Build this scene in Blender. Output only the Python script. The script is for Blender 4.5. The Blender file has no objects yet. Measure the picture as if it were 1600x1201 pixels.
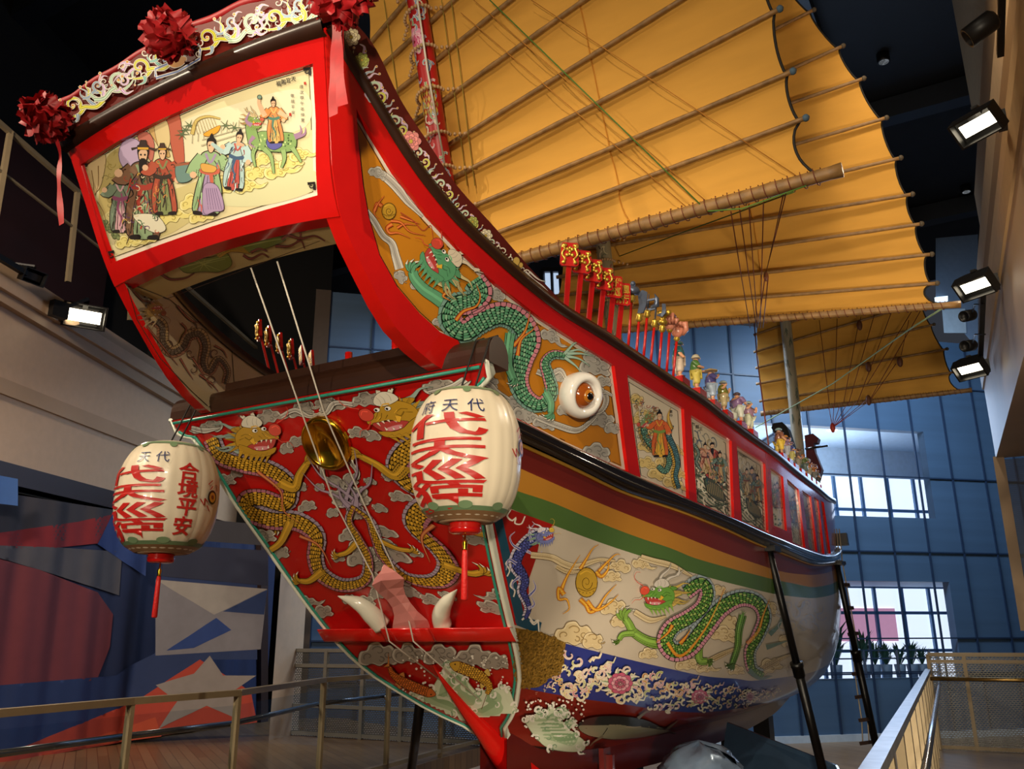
import bpy, bmesh, math, random
import numpy as np
from mathutils import Vector, Matrix, Quaternion, geometry
SC = bpy.context.scene
COL = SC.collection
random.seed(7)
PI = math.pi
# ------------------------------------------------------------------ camera
FL = 1328.1
def _rot():
    p, r, yaw = math.radians(16.5714), math.radians(-0.2277), math.radians(30)
    f = np.array([0, math.cos(p), math.sin(p)]); rt = np.array([1., 0, 0]); up = np.cross(rt, f)
    R = math.cos(r) * rt + math.sin(r) * up; U = -math.sin(r) * rt + math.cos(r) * up
    M = np.array([[math.cos(yaw), -math.sin(yaw), 0], [math.sin(yaw), math.cos(yaw), 0], [0, 0, 1]])
    return M @ R, M @ U, M @ f
CR, CU, CF = _rot()
CP = np.array([3.95655, -4.12011, 1.6])
cd = bpy.data.cameras.new('camera'); cam = bpy.data.objects.new('camera', cd); COL.objects.link(cam)
cd.sensor_width = 36; cd.lens = FL / 1600 * 36; cd.clip_end = 200; cd.clip_start = .05
cam.matrix_world = Matrix(((CR[0], CU[0], -CF[0], CP[0]), (CR[1], CU[1], -CF[1], CP[1]), (CR[2], CU[2], -CF[2], CP[2]), (0, 0, 0, 1)))
SC.camera = cam
SC.view_settings.view_transform = 'Standard'; SC.view_settings.look = 'None'
SC.view_settings.gamma = 1; SC.view_settings.use_curve_mapping = False
SC.view_settings.exposure = 0.0
# ------------------------------------------------------------------ light
W = bpy.data.worlds.new('world'); SC.world = W; W.use_nodes = True
W.node_tree.nodes['Background'].inputs[0].default_value = (.55, .62, .8, 1)
W.node_tree.nodes['Background'].inputs[1].default_value = .05
def spot(name, loc, aim, power, size=60, col=(1, .82, .6), rad=.08, blend=.6):
    l = bpy.data.lights.new(name, 'SPOT'); l.energy = power; l.color = col; l.spot_size = math.radians(size)
    l.spot_blend = blend; l.shadow_soft_size = rad
    o = bpy.data.objects.new(name, l); COL.objects.link(o); o.location = loc
    o.rotation_euler = (Vector(aim) - Vector(loc)).to_track_quat('-Z', 'Y').to_euler(); return o
def area(name, loc, aim, power, sx, sy, col):
    l = bpy.data.lights.new(name, 'AREA'); l.energy = power; l.color = col; l.shape = 'RECTANGLE'; l.size = sx; l.size_y = sy
    o = bpy.data.objects.new(name, l); COL.objects.link(o); o.location = loc
    o.rotation_euler = (Vector(aim) - Vector(loc)).to_track_quat('-Z', 'Y').to_euler(); return o
WARM = (1, .84, .62); COOL = (.45, .66, 1)
spot('gallery_spot', (4.6, -8.5, 7.0), (.2, .2, 2.9), 2000, 52, WARM, .06)
spot('gallery_spot', (-4.6, -6.0, 8.6), (-.2, .3, 2.8), 1900, 50, WARM, .06)
spot('low_spot', (.5, -9.5, 3.0), (.3, 1, 1.4), 1200, 50, WARM, .08)  # added fill from low in front, lifts the lower transom
spot('side_spot', (4.7, -4.8, 2.3), (1.4, 4.6, 1.75), 1100, 42, WARM, .1)  # added fill beside the camera for the lower hull side, no fixture there
spot('sail_spot', (3.5, -5.5, 3.0), (1.2, 3, 7.0), 850, 60, WARM, .2)
spot('sail_spot', (4.3, 2.5, 3.0), (2.0, 7, 6.5), 360, 70, WARM, .2)
spot('wall_spot', (-4.5, -3.5, 7.5), (-10.5, 6, 4.0), 2000, 80, (1, .8, .62), .3)  # added fill to brighten the left wall, an unseen source
spot('wall_spot', (3.5, 2.6, 9.6), (5.2, 5.5, 6.6), 600, 80, WARM, .3)  # added fill between the sails for the right wall
spot('curtain_spot', (-5.0, 0.5, 5.0), (-9.2, 5.5, .8), 230, 90, (1, .9, .8), .3)  # extra unseen light, added to lift the curtain
area('hall_light', (0, -8, 11), (0, 4, 2), 220, 5, 5, WARM)  # broad added fill standing in for unseen ceiling lamps
area('daylight', (1.5, 16.5, 6.2), (1.5, 3, 2.5), 260, 4, 3, COOL)
area('wall_wash', (-3.5, 11.5, 8), (-5.0, 14, 3), 700, 6, 1.5, (.72, .84, 1))  # cool fill added to brighten the left part of the far wall
area('wall_wash', (3.0, 16.5, 9.0), (2.0, 21.2, 3), 440, 4, 1.5, (.6, .78, 1))  # same added cool fill for the right part of the far wall
spot('floor_uplight', (3.1, .6, -.45), (.9, 4.6, 1.3), 320, 80, WARM, .12)  # added fill from below for the hull bottom, no lamp known there

# ------------------------------------------------------------------ unprojection of photo pixels on real surfaces
def rays(q):
    q = np.atleast_2d(np.asarray(q, float))
    d = FL * CF + (q[:, :1] - 800) * CR + (600.5 - q[:, 1:2]) * CU
    return d / np.linalg.norm(d, axis=1, keepdims=True)
def onp(q, n, c):
    d = rays(q); n = np.asarray(n, float)
    return CP + d * ((c - CP @ n) / (d @ n))[:, None]
def at(px, py, n, c): return Vector(onp((px, py), n, c)[0])
def atz(px, py, z): return at(px, py, (0, 0, 1), z)
def aty(px, py, y): return at(px, py, (0, 1, 0), y)
def atx(px, py, x): return at(px, py, (1, 0, 0), x)
def pix(p):
    d = np.asarray(p, float) - CP; z = d @ CF
    return 800 + FL * (d @ CR) / z, 600.5 - FL * (d @ CU) / z
def spl(xs, ys):
    xs = np.array(xs, float); ys = np.array(ys, float); h = np.diff(xs); d = np.diff(ys) / h
    m = np.zeros_like(ys); m[0] = d[0]; m[-1] = d[-1]
    for i in range(1, len(xs) - 1):
        if d[i - 1] * d[i] > 0:
            a = 2 * h[i] + h[i - 1]; b = h[i] + 2 * h[i - 1]; m[i] = (a + b) / (a / d[i - 1] + b / d[i])
    def f(x):
        x = np.asarray(x, float); k = np.clip(np.searchsorted(xs, x) - 1, 0, len(h) - 1)
        t = (x - xs[k]) / h[k]; tc = np.clip(t, 0, 1)
        r = (2*tc**3 - 3*tc**2 + 1)*ys[k] + (tc**3 - 2*tc**2 + tc)*h[k]*m[k] + (3*tc**2 - 2*tc**3)*ys[k+1] + (tc**3 - tc**2)*h[k]*m[k+1]
        return r + np.where(t < 0, t*h[k]*m[0], 0) + np.where(t > 1, (t - 1)*h[k]*m[-1], 0)
    return f
# hull geometry: transom profile, transom half width, wale plan, wale sheer, flare, mid section
yT = spl([.3, .63, .87, 1.03, 1.40, 1.71, 2.3, 2.89, 3.19, 3.6], [3.3, 2.66, 2.3, 2.05, 1.53, 1.19, .66, .20, 0, -.25])
wT = spl([.5, .8, .9, 1.02, 1.17, 1.33, 1.5, 1.7, 2.0, 2.3, 2.6, 2.95, 3.05], [.1, .13, .2, .39, .55, .70, .79, .855, .935, 1.015, 1.11, 1.2, 1.25])
Bw = spl([-1.5, 0, .7, 1.2, 2.1, 3.3, 4.4, 6, 8, 9.5, 11, 12.3, 13.2], [.60, 1.046, 1.19, 1.28, 1.40, 1.55, 1.64, 1.71, 1.71, 1.66, 1.45, 1.15, .85])
zw = spl([-1.5, 0, .7, 1.2, 2.1, 3.3, 4.4, 5.4, 6.4, 7.9, 8.9, 10, 12, 13.2], [3.45, 3.1, 3.0, 2.93, 2.85, 2.75, 2.70, 2.66, 2.65, 2.66, 2.73, 2.9, 3.3, 3.6])
cf = spl([-2, 0.3, 2, 5, 8, 13], [.336, .336, .24, .10, .05, .05])
def XU(y, z): return Bw(y) + cf(y) * (z - zw(y))
Xf = spl([.50, .58, .7, .85, 1.05, 1.35, 1.7, 2.2, 2.65, 3.3], [.14, .3, .72, 1.05, 1.32, 1.54, 1.66, 1.72, 1.71, 1.66])
def X0(y, z):
    wt = np.minimum(wT(z), 1.2) - .05 - .06 * np.clip((z - 2.3) / .6, 0, 1); s = np.maximum(y - yT(z), 0)
    g = 1 - np.exp(-(s / 2.1) ** 1.15); x = wt + (Xf(z) - wt) * g
    return .1 + (x - .1) * (1 - np.clip((y - 8.0) / 6.2, 0, 1) ** 2.2)
def XL(y, z):
    z_ = zw(y); dl = Bw(y) - .02 - X0(y, z_)
    return X0(y, z) + dl * np.exp(-((z_ - z) / .8) ** 2)
yA = spl([3.1, 3.22, 3.3, 3.4, 3.6, 3.87, 4.06, 4.35, 4.8, 5.3], [.2, .0, -.26, -.43, -.63, -.895, -1.0, -1.11, -1.28, -1.45])
class Surf:
    """implicit surface g(p)=0 seen from the station point; hit() lands pixels on it"""
    def __init__(s, g, lo, hi, ok=None): s.g = g; s.lo = lo; s.hi = hi; s.ok = ok
    def hit(s, q, sub=0):
        q = np.atleast_2d(np.asarray(q, float)); out = np.zeros((len(q), 3))
        for a in range(0, len(q), 4000):
            d = rays(q[a:a + 4000]); n = len(d); ts = np.linspace(s.lo, s.hi, 90)
            P = CP + ts[None, :, None] * d[:, None, :]
            G = s.g(P[..., 0], P[..., 1], P[..., 2])
            c = (G[:, :-1] > 0) & (G[:, 1:] <= 0)
            if s.ok is not None: c &= s.ok(P[..., 0], P[..., 1], P[..., 2])[:, 1:]
            k = np.where(c.any(1), c.argmax(1), np.abs(G[:, :-1]).argmin(1))
            t0 = ts[k]; t1 = ts[k + 1]
            for _ in range(16):
                tm = (t0 + t1) / 2; p = CP + d * tm[:, None]; g = s.g(p[:, 0], p[:, 1], p[:, 2])
                t0 = np.where(g > 0, tm, t0); t1 = np.where(g > 0, t1, tm)
            out[a:a + 4000] = CP + d * ((t0 + t1) / 2)[:, None]
        return out
    def nrm(s, p):
        e = 1e-3; x, y, z = p.T
        n = np.stack([s.g(x + e, y, z) - s.g(x - e, y, z), s.g(x, y + e, z) - s.g(x, y - e, z), s.g(x, y, z + e) - s.g(x, y, z - e)], 1)
        return n / np.linalg.norm(n, axis=1, keepdims=True)
S_TR = Surf(lambda x, y, z: yT(z) - y, 3.5, 12)
S_UP = Surf(lambda x, y, z: x - XU(y, z), 3, 18, lambda x, y, z: (y > -1.6) & (y < 13.2))
S_LO = Surf(lambda x, y, z: x - XL(y, z), 3.5, 18, lambda x, y, z: (y > .1) & (y < 13.2))
S_AF = Surf(lambda x, y, z: yA(z) - y, 2.5, 12)
S_IN = Surf(lambda x, y, z: x + XU(y, z) - .1, 4, 14, lambda x, y, z: (y > -1.6) & (y < 4))
def S_PL(n, c): n = np.asarray(n, float); return Surf(lambda x, y, z: x * n[0] + y * n[1] + z * n[2] - c, .5, 40)
# ------------------------------------------------------------------ materials
def lin(h):
    if not isinstance(h, str): return tuple(h)
    v = [int(h[i:i + 2], 16) / 255 for i in (0, 2, 4)]
    return tuple(c / 12.92 if c <= .04045 else ((c + .055) / 1.055) ** 2.4 for c in v)
MATS = {}
def mat(name, col='888888', rough=.5, metal=0, var=.06, scale=8, bump=0, coat=0, emit=None, es=1, trans=0, alpha=1):
    if name in MATS: return MATS[name]
    m = bpy.data.materials.new(name); m.use_nodes = True; nt = m.node_tree; b = nt.nodes['Principled BSDF']
    c = lin(col); b.inputs['Roughness'].default_value = rough; b.inputs['Metallic'].default_value = metal
    b.inputs['Coat Weight'].default_value = coat; b.inputs['Coat Roughness'].default_value = .08
    b.inputs['Transmission Weight'].default_value = trans; b.inputs['Alpha'].default_value = alpha
    tc = nt.nodes.new('ShaderNodeTexCoord'); nz = nt.nodes.new('ShaderNodeTexNoise'); nz.inputs['Scale'].default_value = scale
    nz.inputs['Detail'].default_value = 5
    nt.links.new(tc.outputs['Object'], nz.inputs['Vector'])
    rp = nt.nodes.new('ShaderNodeValToRGB')
    rp.color_ramp.elements[0].color = tuple(x * (1 - var) for x in c) + (1,); rp.color_ramp.elements[1].color = tuple(min(1, x * (1 + var)) for x in c) + (1,)
    rp.color_ramp.elements[0].position = .3; rp.color_ramp.elements[1].position = .7
    nt.links.new(nz.outputs['Fac'], rp.inputs[0]); nt.links.new(rp.outputs[0], b.inputs['Base Color'])
    if bump:
        bp = nt.nodes.new('ShaderNodeBump'); bp.inputs['Strength'].default_value = bump; bp.inputs['Distance'].default_value = .01
        nt.links.new(nz.outputs['Fac'], bp.inputs['Height']); nt.links.new(bp.outputs[0], b.inputs['Normal'])
    if emit is not None:
        b.inputs['Emission Color'].default_value = lin(emit) + (1,); b.inputs['Emission Strength'].default_value = es
    MATS[name] = m; return m
def pigment(name, rough=.3, coat=.3, var=.05, metal=0, bump=0, bs=60):
    """paint whose colour is the pigment stored on each painted shape"""
    if name in MATS: return MATS[name]
    m = bpy.data.materials.new(name); m.use_nodes = True; nt = m.node_tree; b = nt.nodes['Principled BSDF']
    b.inputs['Roughness'].default_value = rough; b.inputs['Coat Weight'].default_value = coat; b.inputs['Coat Roughness'].default_value = .06
    b.inputs['Metallic'].default_value = metal
    at_ = nt.nodes.new('ShaderNodeAttribute'); at_.attribute_name = 'pigment'
    nz = nt.nodes.new('ShaderNodeTexNoise'); nz.inputs['Scale'].default_value = 6; tc = nt.nodes.new('ShaderNodeTexCoord')
    nt.links.new(tc.outputs['Object'], nz.inputs['Vector'])
    mr = nt.nodes.new('ShaderNodeMapRange'); mr.inputs['To Min'].default_value = 1 - var; mr.inputs['To Max'].default_value = 1 + var
    nt.links.new(nz.outputs['Fac'], mr.inputs['Value'])
    mx = nt.nodes.new('ShaderNodeVectorMath'); mx.operation = 'SCALE'
    nt.links.new(at_.outputs['Color'], mx.inputs[0]); nt.links.new(mr.outputs[0], mx.inputs['Scale'])
    nt.links.new(mx.outputs[0], b.inputs['Base Color'])
    if bump:
        n2 = nt.nodes.new('ShaderNodeTexNoise'); n2.inputs['Scale'].default_value = bs; nt.links.new(tc.outputs['Object'], n2.inputs['Vector'])
        bp = nt.nodes.new('ShaderNodeBump'); bp.inputs['Strength'].default_value = bump; bp.inputs['Distance'].default_value = .01
        nt.links.new(n2.outputs['Fac'], bp.inputs['Height']); nt.links.new(bp.outputs[0], b.inputs['Normal'])
    MATS[name] = m; return m
# ------------------------------------------------------------------ objects
def props(o, label=None, cat=None, group=None, kind=None):
    for k, v in (('label', label), ('category', cat), ('group', group), ('kind', kind)):
        if v: o[k] = v
    return o
def thing(name, loc, label, cat, group=None, rz=0):
    o = bpy.data.objects.new(name, None); COL.objects.link(o); o.location = loc; o.rotation_euler = (0, 0, rz); o.empty_display_size = .1
    return props(o, label, cat, group)
class MB:
    """collects shapes (world coordinates unless the parent is moved) and links them as one mesh object"""
    def __init__(s): s.v = []; s.f = []; s.c = []; s.mi = []; s.cur = 0; s.sm = []
    def add(s, v, f, col=None, smooth=True):
        o = sum(len(a) for a in s.v); v = np.asarray(v, float).reshape(-1, 3); s.v.append(v)
        s.f += [[i + o for i in q] for q in f]; c = lin(col) if col is not None else (.5, .5, .5)
        s.c += [c] * len(f); s.mi += [s.cur] * len(f); s.sm += [smooth] * len(f); return s
    def box(s, c, d, M=None, col=None):
        x, y, z = [k / 2 for k in d]
        v = [Vector(p) for p in ((-x, -y, -z), (x, -y, -z), (x, y, -z), (-x, y, -z), (-x, -y, z), (x, -y, z), (x, y, z), (-x, y, z))]
        v = [((M @ p) if M else p) + Vector(c) for p in v]
        return s.add(v, [(0, 3, 2, 1), (4, 5, 6, 7), (0, 1, 5, 4), (1, 2, 6, 5), (2, 3, 7, 6), (3, 0, 4, 7)], col, False)
    def bar(s, a, b, w, h=None, col=None, up=(0, 0, 1)):
        a = Vector(a); b = Vector(b); d = (b - a).normalized(); u = Vector(up)
        if abs(d.dot(u)) > .98: u = Vector((0, 1, 0))
        sx = d.cross(u).normalized() * w / 2; sz = sx.cross(d).normalized() * (h or w) / 2
        v = [a - sx - sz, a + sx - sz, a + sx + sz, a - sx + sz, b - sx - sz, b + sx - sz, b + sx + sz, b - sx + sz]
        return s.add(v, [(3, 2, 1, 0), (4, 5, 6, 7), (0, 1, 5, 4), (1, 2, 6, 5), (2, 3, 7, 6), (3, 0, 4, 7)], col, False)
    def tube(s, pts, r, n=8, col=None, cap=True):
        pts = [Vector(p) for p in pts]; m = len(pts); rr = r if hasattr(r, '__len__') else [r] * m
        ring = []; pu = None
        for i, p in enumerate(pts):
            t = (pts[min(i + 1, m - 1)] - pts[max(i - 1, 0)]).normalized()
            u = pu - t * pu.dot(t) if pu is not None else t.orthogonal()
            u.normalize(); pu = u; w = t.cross(u)
            ring.append([p + (u * math.cos(2*PI*k/n) + w * math.sin(2*PI*k/n)) * rr[i] for k in range(n)])
        v = [q for a in ring for q in a]; f = [(i*n + k, i*n + (k+1) % n, (i+1)*n + (k+1) % n, (i+1)*n + k) for i in range(m - 1) for k in range(n)]
        if cap: f += [tuple(range(n))[::-1], tuple((m - 1)*n + k for k in range(n))]
        return s.add(v, f, col)
    def lathe(s, prof, n=24, M=None, col=None, closed=False):
        v = []; f = []; m = len(prof)
        for r, z in prof:
            for k in range(n): v.append(Vector((r*math.cos(2*PI*k/n), r*math.sin(2*PI*k/n), z)))
        if M: v = [M @ p for p in v]
        f = [(i*n + k, i*n + (k+1) % n, (i+1)*n + (k+1) % n, (i+1)*n + k) for i in range(m - 1) for k in range(n)]
        if prof[0][0] > 1e-4: f.append(tuple(range(n))[::-1])
        if prof[-1][0] > 1e-4: f.append(tuple((m-1)*n + k for k in range(n)))
        return s.add(v, f, col)
    def ball(s, c, r, n=12, m=8, col=None, sc=(1, 1, 1), M=None):
        pr = [(max(1e-5, math.sin(PI*i/m)), -math.cos(PI*i/m)) for i in range(m + 1)]
        T = Matrix.Translation(Vector(c)) @ (M.to_4x4() if M else Matrix()) @ Matrix.Diagonal((r*sc[0], r*sc[1], r*sc[2], 1))
        return s.lathe(pr, n, T, col)
    def grid(s, P, col=None, flip=False, closed=False):
        P = np.asarray(P, float); a, b = P.shape[:2]
        f = [(i*b + j, i*b + j + 1, (i+1)*b + j + 1, (i+1)*b + j) for i in range(a - 1) for j in range(b - 1)]
        if flip: f = [q[::-1] for q in f]
        return s.add(P.reshape(-1, 3), f, col)
    def prism(s, poly, d, col=None):
        """planar 3D polygon extruded by vector d"""
        v = [Vector(p) for p in poly]; n = len(v); d = Vector(d)
        return s.add(v + [p + d for p in v], [tuple(range(n))[::-1], tuple(range(n, 2*n))] + [(i, (i+1) % n, n + (i+1) % n, n + i) for i in range(n)], col, False)
    def build(s, name, m, parent=None, smooth=None):
        me = bpy.data.meshes.new(name); v = np.concatenate(s.v) if s.v else np.zeros((0, 3))
        if parent is not None:
            L = np.array(parent_world(parent).inverted()); v = v @ L[:3, :3].T + L[:3, 3]
        me.from_pydata(v.tolist(), [], s.f)
        ms = m if isinstance(m, (list, tuple)) else [m]
        for q in ms: me.materials.append(q)
        if len(ms) > 1: me.polygons.foreach_set('material_index', s.mi)
        me.polygons.foreach_set('use_smooth', s.sm if smooth is None else [smooth] * len(s.f))
        ca = me.attributes.new('pigment', 'FLOAT_COLOR', 'CORNER')
        tot = np.array([len(q) for q in s.f]); cc = np.ones((len(s.f), 4)); cc[:, :3] = np.array(s.c).reshape(-1, 3)
        ca.data.foreach_set('color', np.repeat(cc, tot, axis=0).ravel())
        me.update(); me.validate()
        o = bpy.data.objects.new(name, me); COL.objects.link(o)
        if parent is not None: o.parent = parent
        return o
def parent_world(o):
    M = o.matrix_basis.copy()
    while o.parent: o = o.parent; M = o.matrix_basis @ M
    return M
def copy_tree(o, parent=None):
    c = o.copy(); COL.objects.link(c)
    if parent is not None: c.parent = parent
    for ch in list(o.children): copy_tree(ch, c)
    return c
# ------------------------------------------------------------------ painting
def smooth(pts, closed=False, step=3.0):
    P = np.asarray(pts, float); n = len(P)
    if n < 3: 
        k = max(2, int(np.linalg.norm(P[-1] - P[0]) / step) + 1); return P[0] + np.linspace(0, 1, k)[:, None] * (P[-1] - P[0])
    out = []
    for i in range(n if closed else n - 1):
        p0 = P[(i - 1) % n] if closed or i > 0 else 2*P[0] - P[1]; p1 = P[i]; p2 = P[(i + 1) % n]
        p3 = P[(i + 2) % n] if closed or i < n - 2 else 2*P[-1] - P[-2]
        k = max(2, min(12, int(np.linalg.norm(p2 - p1) / step) + 1)); t = np.arange(k)[:, None] / k
        out.append(.5 * ((2*p1) + (p2 - p0)*t + (2*p0 - 5*p1 + 4*p2 - p3)*t*t + (3*p1 - p0 - 3*p2 + p3)*t**3))
    if not closed: out.append(P[-1:])
    return np.concatenate(out)
class Brush:
    """paints closed shapes and strokes, given as photo pixels, onto a surface as thin layers of pigment"""
    def __init__(s, surf, mb, off=.0015, T=None): s.S = surf; s.mb = mb; s.off = off; s.lift = 3e-6; s.T = T; s.q = []; s.clip = None; s.items = []
    def _push(s, V, F, col, sz=None):
        if s.clip is not None:
            k = inside_n(s.clip, np.asarray(V, float)); F = [f for f in F if k[list(f)].all()]
            if not F: return
        V = np.asarray(V, float); z = min(9, float(np.ptp(V, axis=0).min())) if sz is None else sz
        s.off += s.lift if s.lift < 1e-6 else max(s.lift, 2.2e-7*z*z); s.items.append((np.asarray(V, float), F, col, s.off))
    def flush(s, mirror=False):
        if not s.items: return
        q = np.concatenate([i[0] for i in s.items])
        if s.T is not None: q = s.T(q)
        p = s.S.hit(q); n = s.S.nrm(p); k = 0
        for V, F, col, off in s.items:
            m = len(V); a = p[k:k+m] + n[k:k+m] * off; s.mb.add(a, F, col)
            if mirror: s.mb.add(a * np.array([-1, 1, 1]), [f[::-1] for f in F], col)
            k += m
        s.items = []
    def fill(s, pts, col, h=14, holes=()):
        P = np.asarray(pts, float)
        if len(P) < 3: return
        if len(P) > 3 or holes:
            rings = [P] + [np.asarray(x, float) for x in holes]; V = [Vector(p) for r in rings for p in r]; E = []; o = 0; F0 = []
            for r in rings: F0.append(list(range(o, o + len(r)))); E += [(o + i, o + (i + 1) % len(r)) for i in range(len(r))]; o += len(r)
            lo = P.min(0); hi = P.max(0)
            h = min(h, 5.5)
            if max(hi - lo) > 1.5 * h:
                s.off += 6e-5
                xs = np.arange(lo[0] + h/2, hi[0], h); ys = np.arange(lo[1] + h/2, hi[1], h)
                V += [Vector((x + (h/2 if j % 2 else 0), y)) for j, y in enumerate(ys) for x in xs if inside(P, x + (h/2 if j % 2 else 0), y)]
            try:
                if holes: r = geometry.delaunay_2d_cdt(V, E, [], 2, 1e-4)
                else: r = geometry.delaunay_2d_cdt(V, [], F0[:1], 1, 1e-4)
            except Exception: return
            F = [tuple(f) for f in r[2]]; V = np.array([tuple(v) for v in r[0]])
            if holes:
                G = []
                for f in F:
                    c = V[list(f)].mean(0)
                    if inside(P, *c) and not any(inside(np.asarray(x), *c) for x in holes): G.append(f)
                F = G
        else: V = P; F = [tuple(range(len(P)))]
        if len(F): s._push(V, F, col, None if len(V) < 40 else 7)
    def poly(s, pts, col, out=None, ow=1.2, sm=True, h=14, step=4):
        P = smooth(pts, True, step) if sm else np.asarray(pts, float)
        s.fill(P, col, h)
        if out: s.line(np.vstack([P, P[:1]]), ow, ow, out, sm=False)
    def line(s, pts, w0, w1=None, col='000000', sm=True, mid=None, step=4):
        P = smooth(pts, False, step) if sm else np.asarray(pts, float); n = len(P)
        if n < 2: return
        if w1 is None: w1 = w0
        t = np.linspace(0, 1, n); w = w0 + (w1 - w0)*t
        if mid is not None: w = np.interp(t, [0, .5, 1], [w0, mid, w1])
        d = np.gradient(P, axis=0); d /= np.linalg.norm(d, axis=1, keepdims=True) + 1e-9; nn = np.stack([-d[:, 1], d[:, 0]], 1) * (w/2)[:, None]
        wm = float(np.max(w)); nc = 1 + int(wm/4); V = np.concatenate([P + nn*k for k in np.linspace(1, -1, nc + 1)]); F = [(j*n + i, j*n + i + 1, j*n + n + i + 1, j*n + n + i) for j in range(nc) for i in range(n - 1)]
        s._push(V, F, col, min(4, wm))
    def up(s, d=.0008): s.off += d
    def dot(s, x, y, r, col, ry=None, n=14, out=None, ow=1):
        a = np.arange(n) * 2*PI/n; P = np.stack([x + r*np.cos(a), y + (ry or r)*np.sin(a)], 1)
        s.poly(P, col, out, ow, sm=False)
def inside(P, x, y):
    x0, y0 = P[:, 0], P[:, 1]; x1 = np.roll(x0, -1); y1 = np.roll(y0, -1)
    c = ((y0 > y) != (y1 > y)); 
    with np.errstate(divide='ignore', invalid='ignore'): xx = (x1 - x0)*(y - y0)/(y1 - y0) + x0
    return bool((c & (x < xx)).sum() % 2)
def inside_n(P, V):
    x0, y0 = P[:, 0], P[:, 1]; x1 = np.roll(x0, -1); y1 = np.roll(y0, -1); X = V[:, :1]; Y = V[:, 1:2]
    c = ((y0 > Y) != (y1 > Y)) & (X < (x1 - x0)*(Y - y0)/np.where(y1 == y0, 1e-9, y1 - y0) + x0); return (c.sum(1) % 2).astype(bool)
def aff(dx, dy, sc=1, rot=0, flip=1):
    c, s_ = math.cos(rot), math.sin(rot)
    def f(P):
        P = np.asarray(P, float) * np.array([sc*flip, sc]); return np.stack([P[..., 0]*c - P[..., 1]*s_ + dx, P[..., 0]*s_ + P[..., 1]*c + dy], -1)
    return f
def glyph(txt, bold=.02):
    c = bpy.data.curves.new('t', 'FONT'); c.body = txt; c.offset = bold; c.align_x = 'CENTER'; c.resolution_u = 3
    o = bpy.data.objects.new('t', c); COL.objects.link(o); dg = bpy.context.evaluated_depsgraph_get(); dg.update()
    me = o.evaluated_get(dg).to_mesh(); v = np.array([tuple(q.co)[:2] for q in me.vertices]).reshape(-1, 2); f = [tuple(p.vertices) for p in me.polygons]
    o.evaluated_get(dg).to_mesh_clear(); bpy.data.objects.remove(o); bpy.data.curves.remove(c)
    return v - np.array([0, .38]), f      # centred on the em box, unit height
def glyph_fine(txt, bold=.02, h=.12):
    """glyph cut on a fine lattice so it can wrap on a curved surface"""
    v, f = glyph(txt, bold); bm = bmesh.new(); vs = [bm.verts.new((a, b, 0)) for a, b in v]
    for q in f:
        try: bm.faces.new([vs[i] for i in q])
        except ValueError: pass
    for ax in (0, 1):
        for t in np.arange(-.6, .6, h):
            co = [0, 0, 0]; no = [0, 0, 0]; co[ax] = t; no[ax] = 1
            bmesh.ops.bisect_plane(bm, geom=bm.verts[:] + bm.edges[:] + bm.faces[:], plane_co=co, plane_no=no)
    bm.verts.index_update(); v = np.array([q.co[:2] for q in bm.verts]); f = [tuple(w.index for w in q.verts) for q in bm.faces]; bm.free()
    return v, f
def dens(P, h=.06):
    P = np.asarray(P, float); out = []
    for i in range(len(P)):
        a, b = P[i], P[(i + 1) % len(P)]; k = max(1, int(np.linalg.norm(b - a) / h)); out += [a + (b - a)*j/k for j in range(k)]
    return np.array(out)
def pp(s): return np.array([[float(a) for a in w.split(',')] for w in s.split()])
ID = lambda P: np.asarray(P, float)
def shade(c, k):
    c = lin(c); return tuple(min(1, x*k) for x in c)
CLO = [pp('-50,10 -44,-8 -29,-12 -20,-28 1,-33 15,-21 31,-25 45,-10 41,4 52,15 41,25 21,20 4,28 -14,22 -31,27 -47,22'),
       pp('-48,4 -40,-14 -22,-14 -14,-30 8,-30 18,-16 36,-14 48,2 66,8 88,2 70,18 46,20 30,14 16,26 -4,20 -20,28 -40,20'),
       pp('-30,0 -24,-18 -6,-26 12,-18 22,-22 32,-8 26,6 32,18 16,26 0,20 -16,26 -30,16')]
def cloud(B, x, y, s=1, kind=0, rot=0, flip=1, c='b4afa6', rim='dad6cb', ln='4b4743', d=None, sy=1):
    f = aff(x, y, s, rot, flip); g = lambda P: f(np.asarray(P, float)*np.array([1, sy])); lw = max(.5, 1.1*min(1, s*1.6))
    P = CLO[kind]; B.poly(g(P), rim, ln, lw, step=3)
    B.poly(g(P*.86 + np.array([0, 1])), c, step=3)
    d = d or shade(c, .72)
    for cx, cy, r, a0 in ((-24, 4, 12, 2.4), (2, -10, 16, 3.4), (26, -2, 13, .2), (8, 12, 9, 4.5))[:3 if kind == 2 else 4]:
        a = a0 + np.linspace(0, 5.2, 14); rr = r*np.linspace(1, .18, 14)
        B.line(g(np.stack([cx + rr*np.cos(a), cy + rr*.8*np.sin(a)], 1)), 3.2*s, 1*s, d, sm=False)
        B.line(g(np.stack([cx + (rr + 1.6)*np.cos(a), cy + (rr + 1.6)*.8*np.sin(a)], 1)), lw*.8, lw*.5, ln, sm=False)
def wisp(B, pts, w, c='b4afa6', rim='d8d4c9', ln='4b4743', w1=None):
    pts = pp(pts) if isinstance(pts, str) else pts; w1 = w*.3 if w1 is None else w1; m = w*1.1
    B.line(pts, w + 1.6, w1 + 1.4, ln, mid=m + 1.6); B.line(pts, w, w1, rim, mid=m); B.line(pts, w*.6, w1*.5, c, mid=m*.62)
    B.line(smooth(pts) + np.array([0, w*.1]), .6, .4, ln, sm=False)
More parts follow.
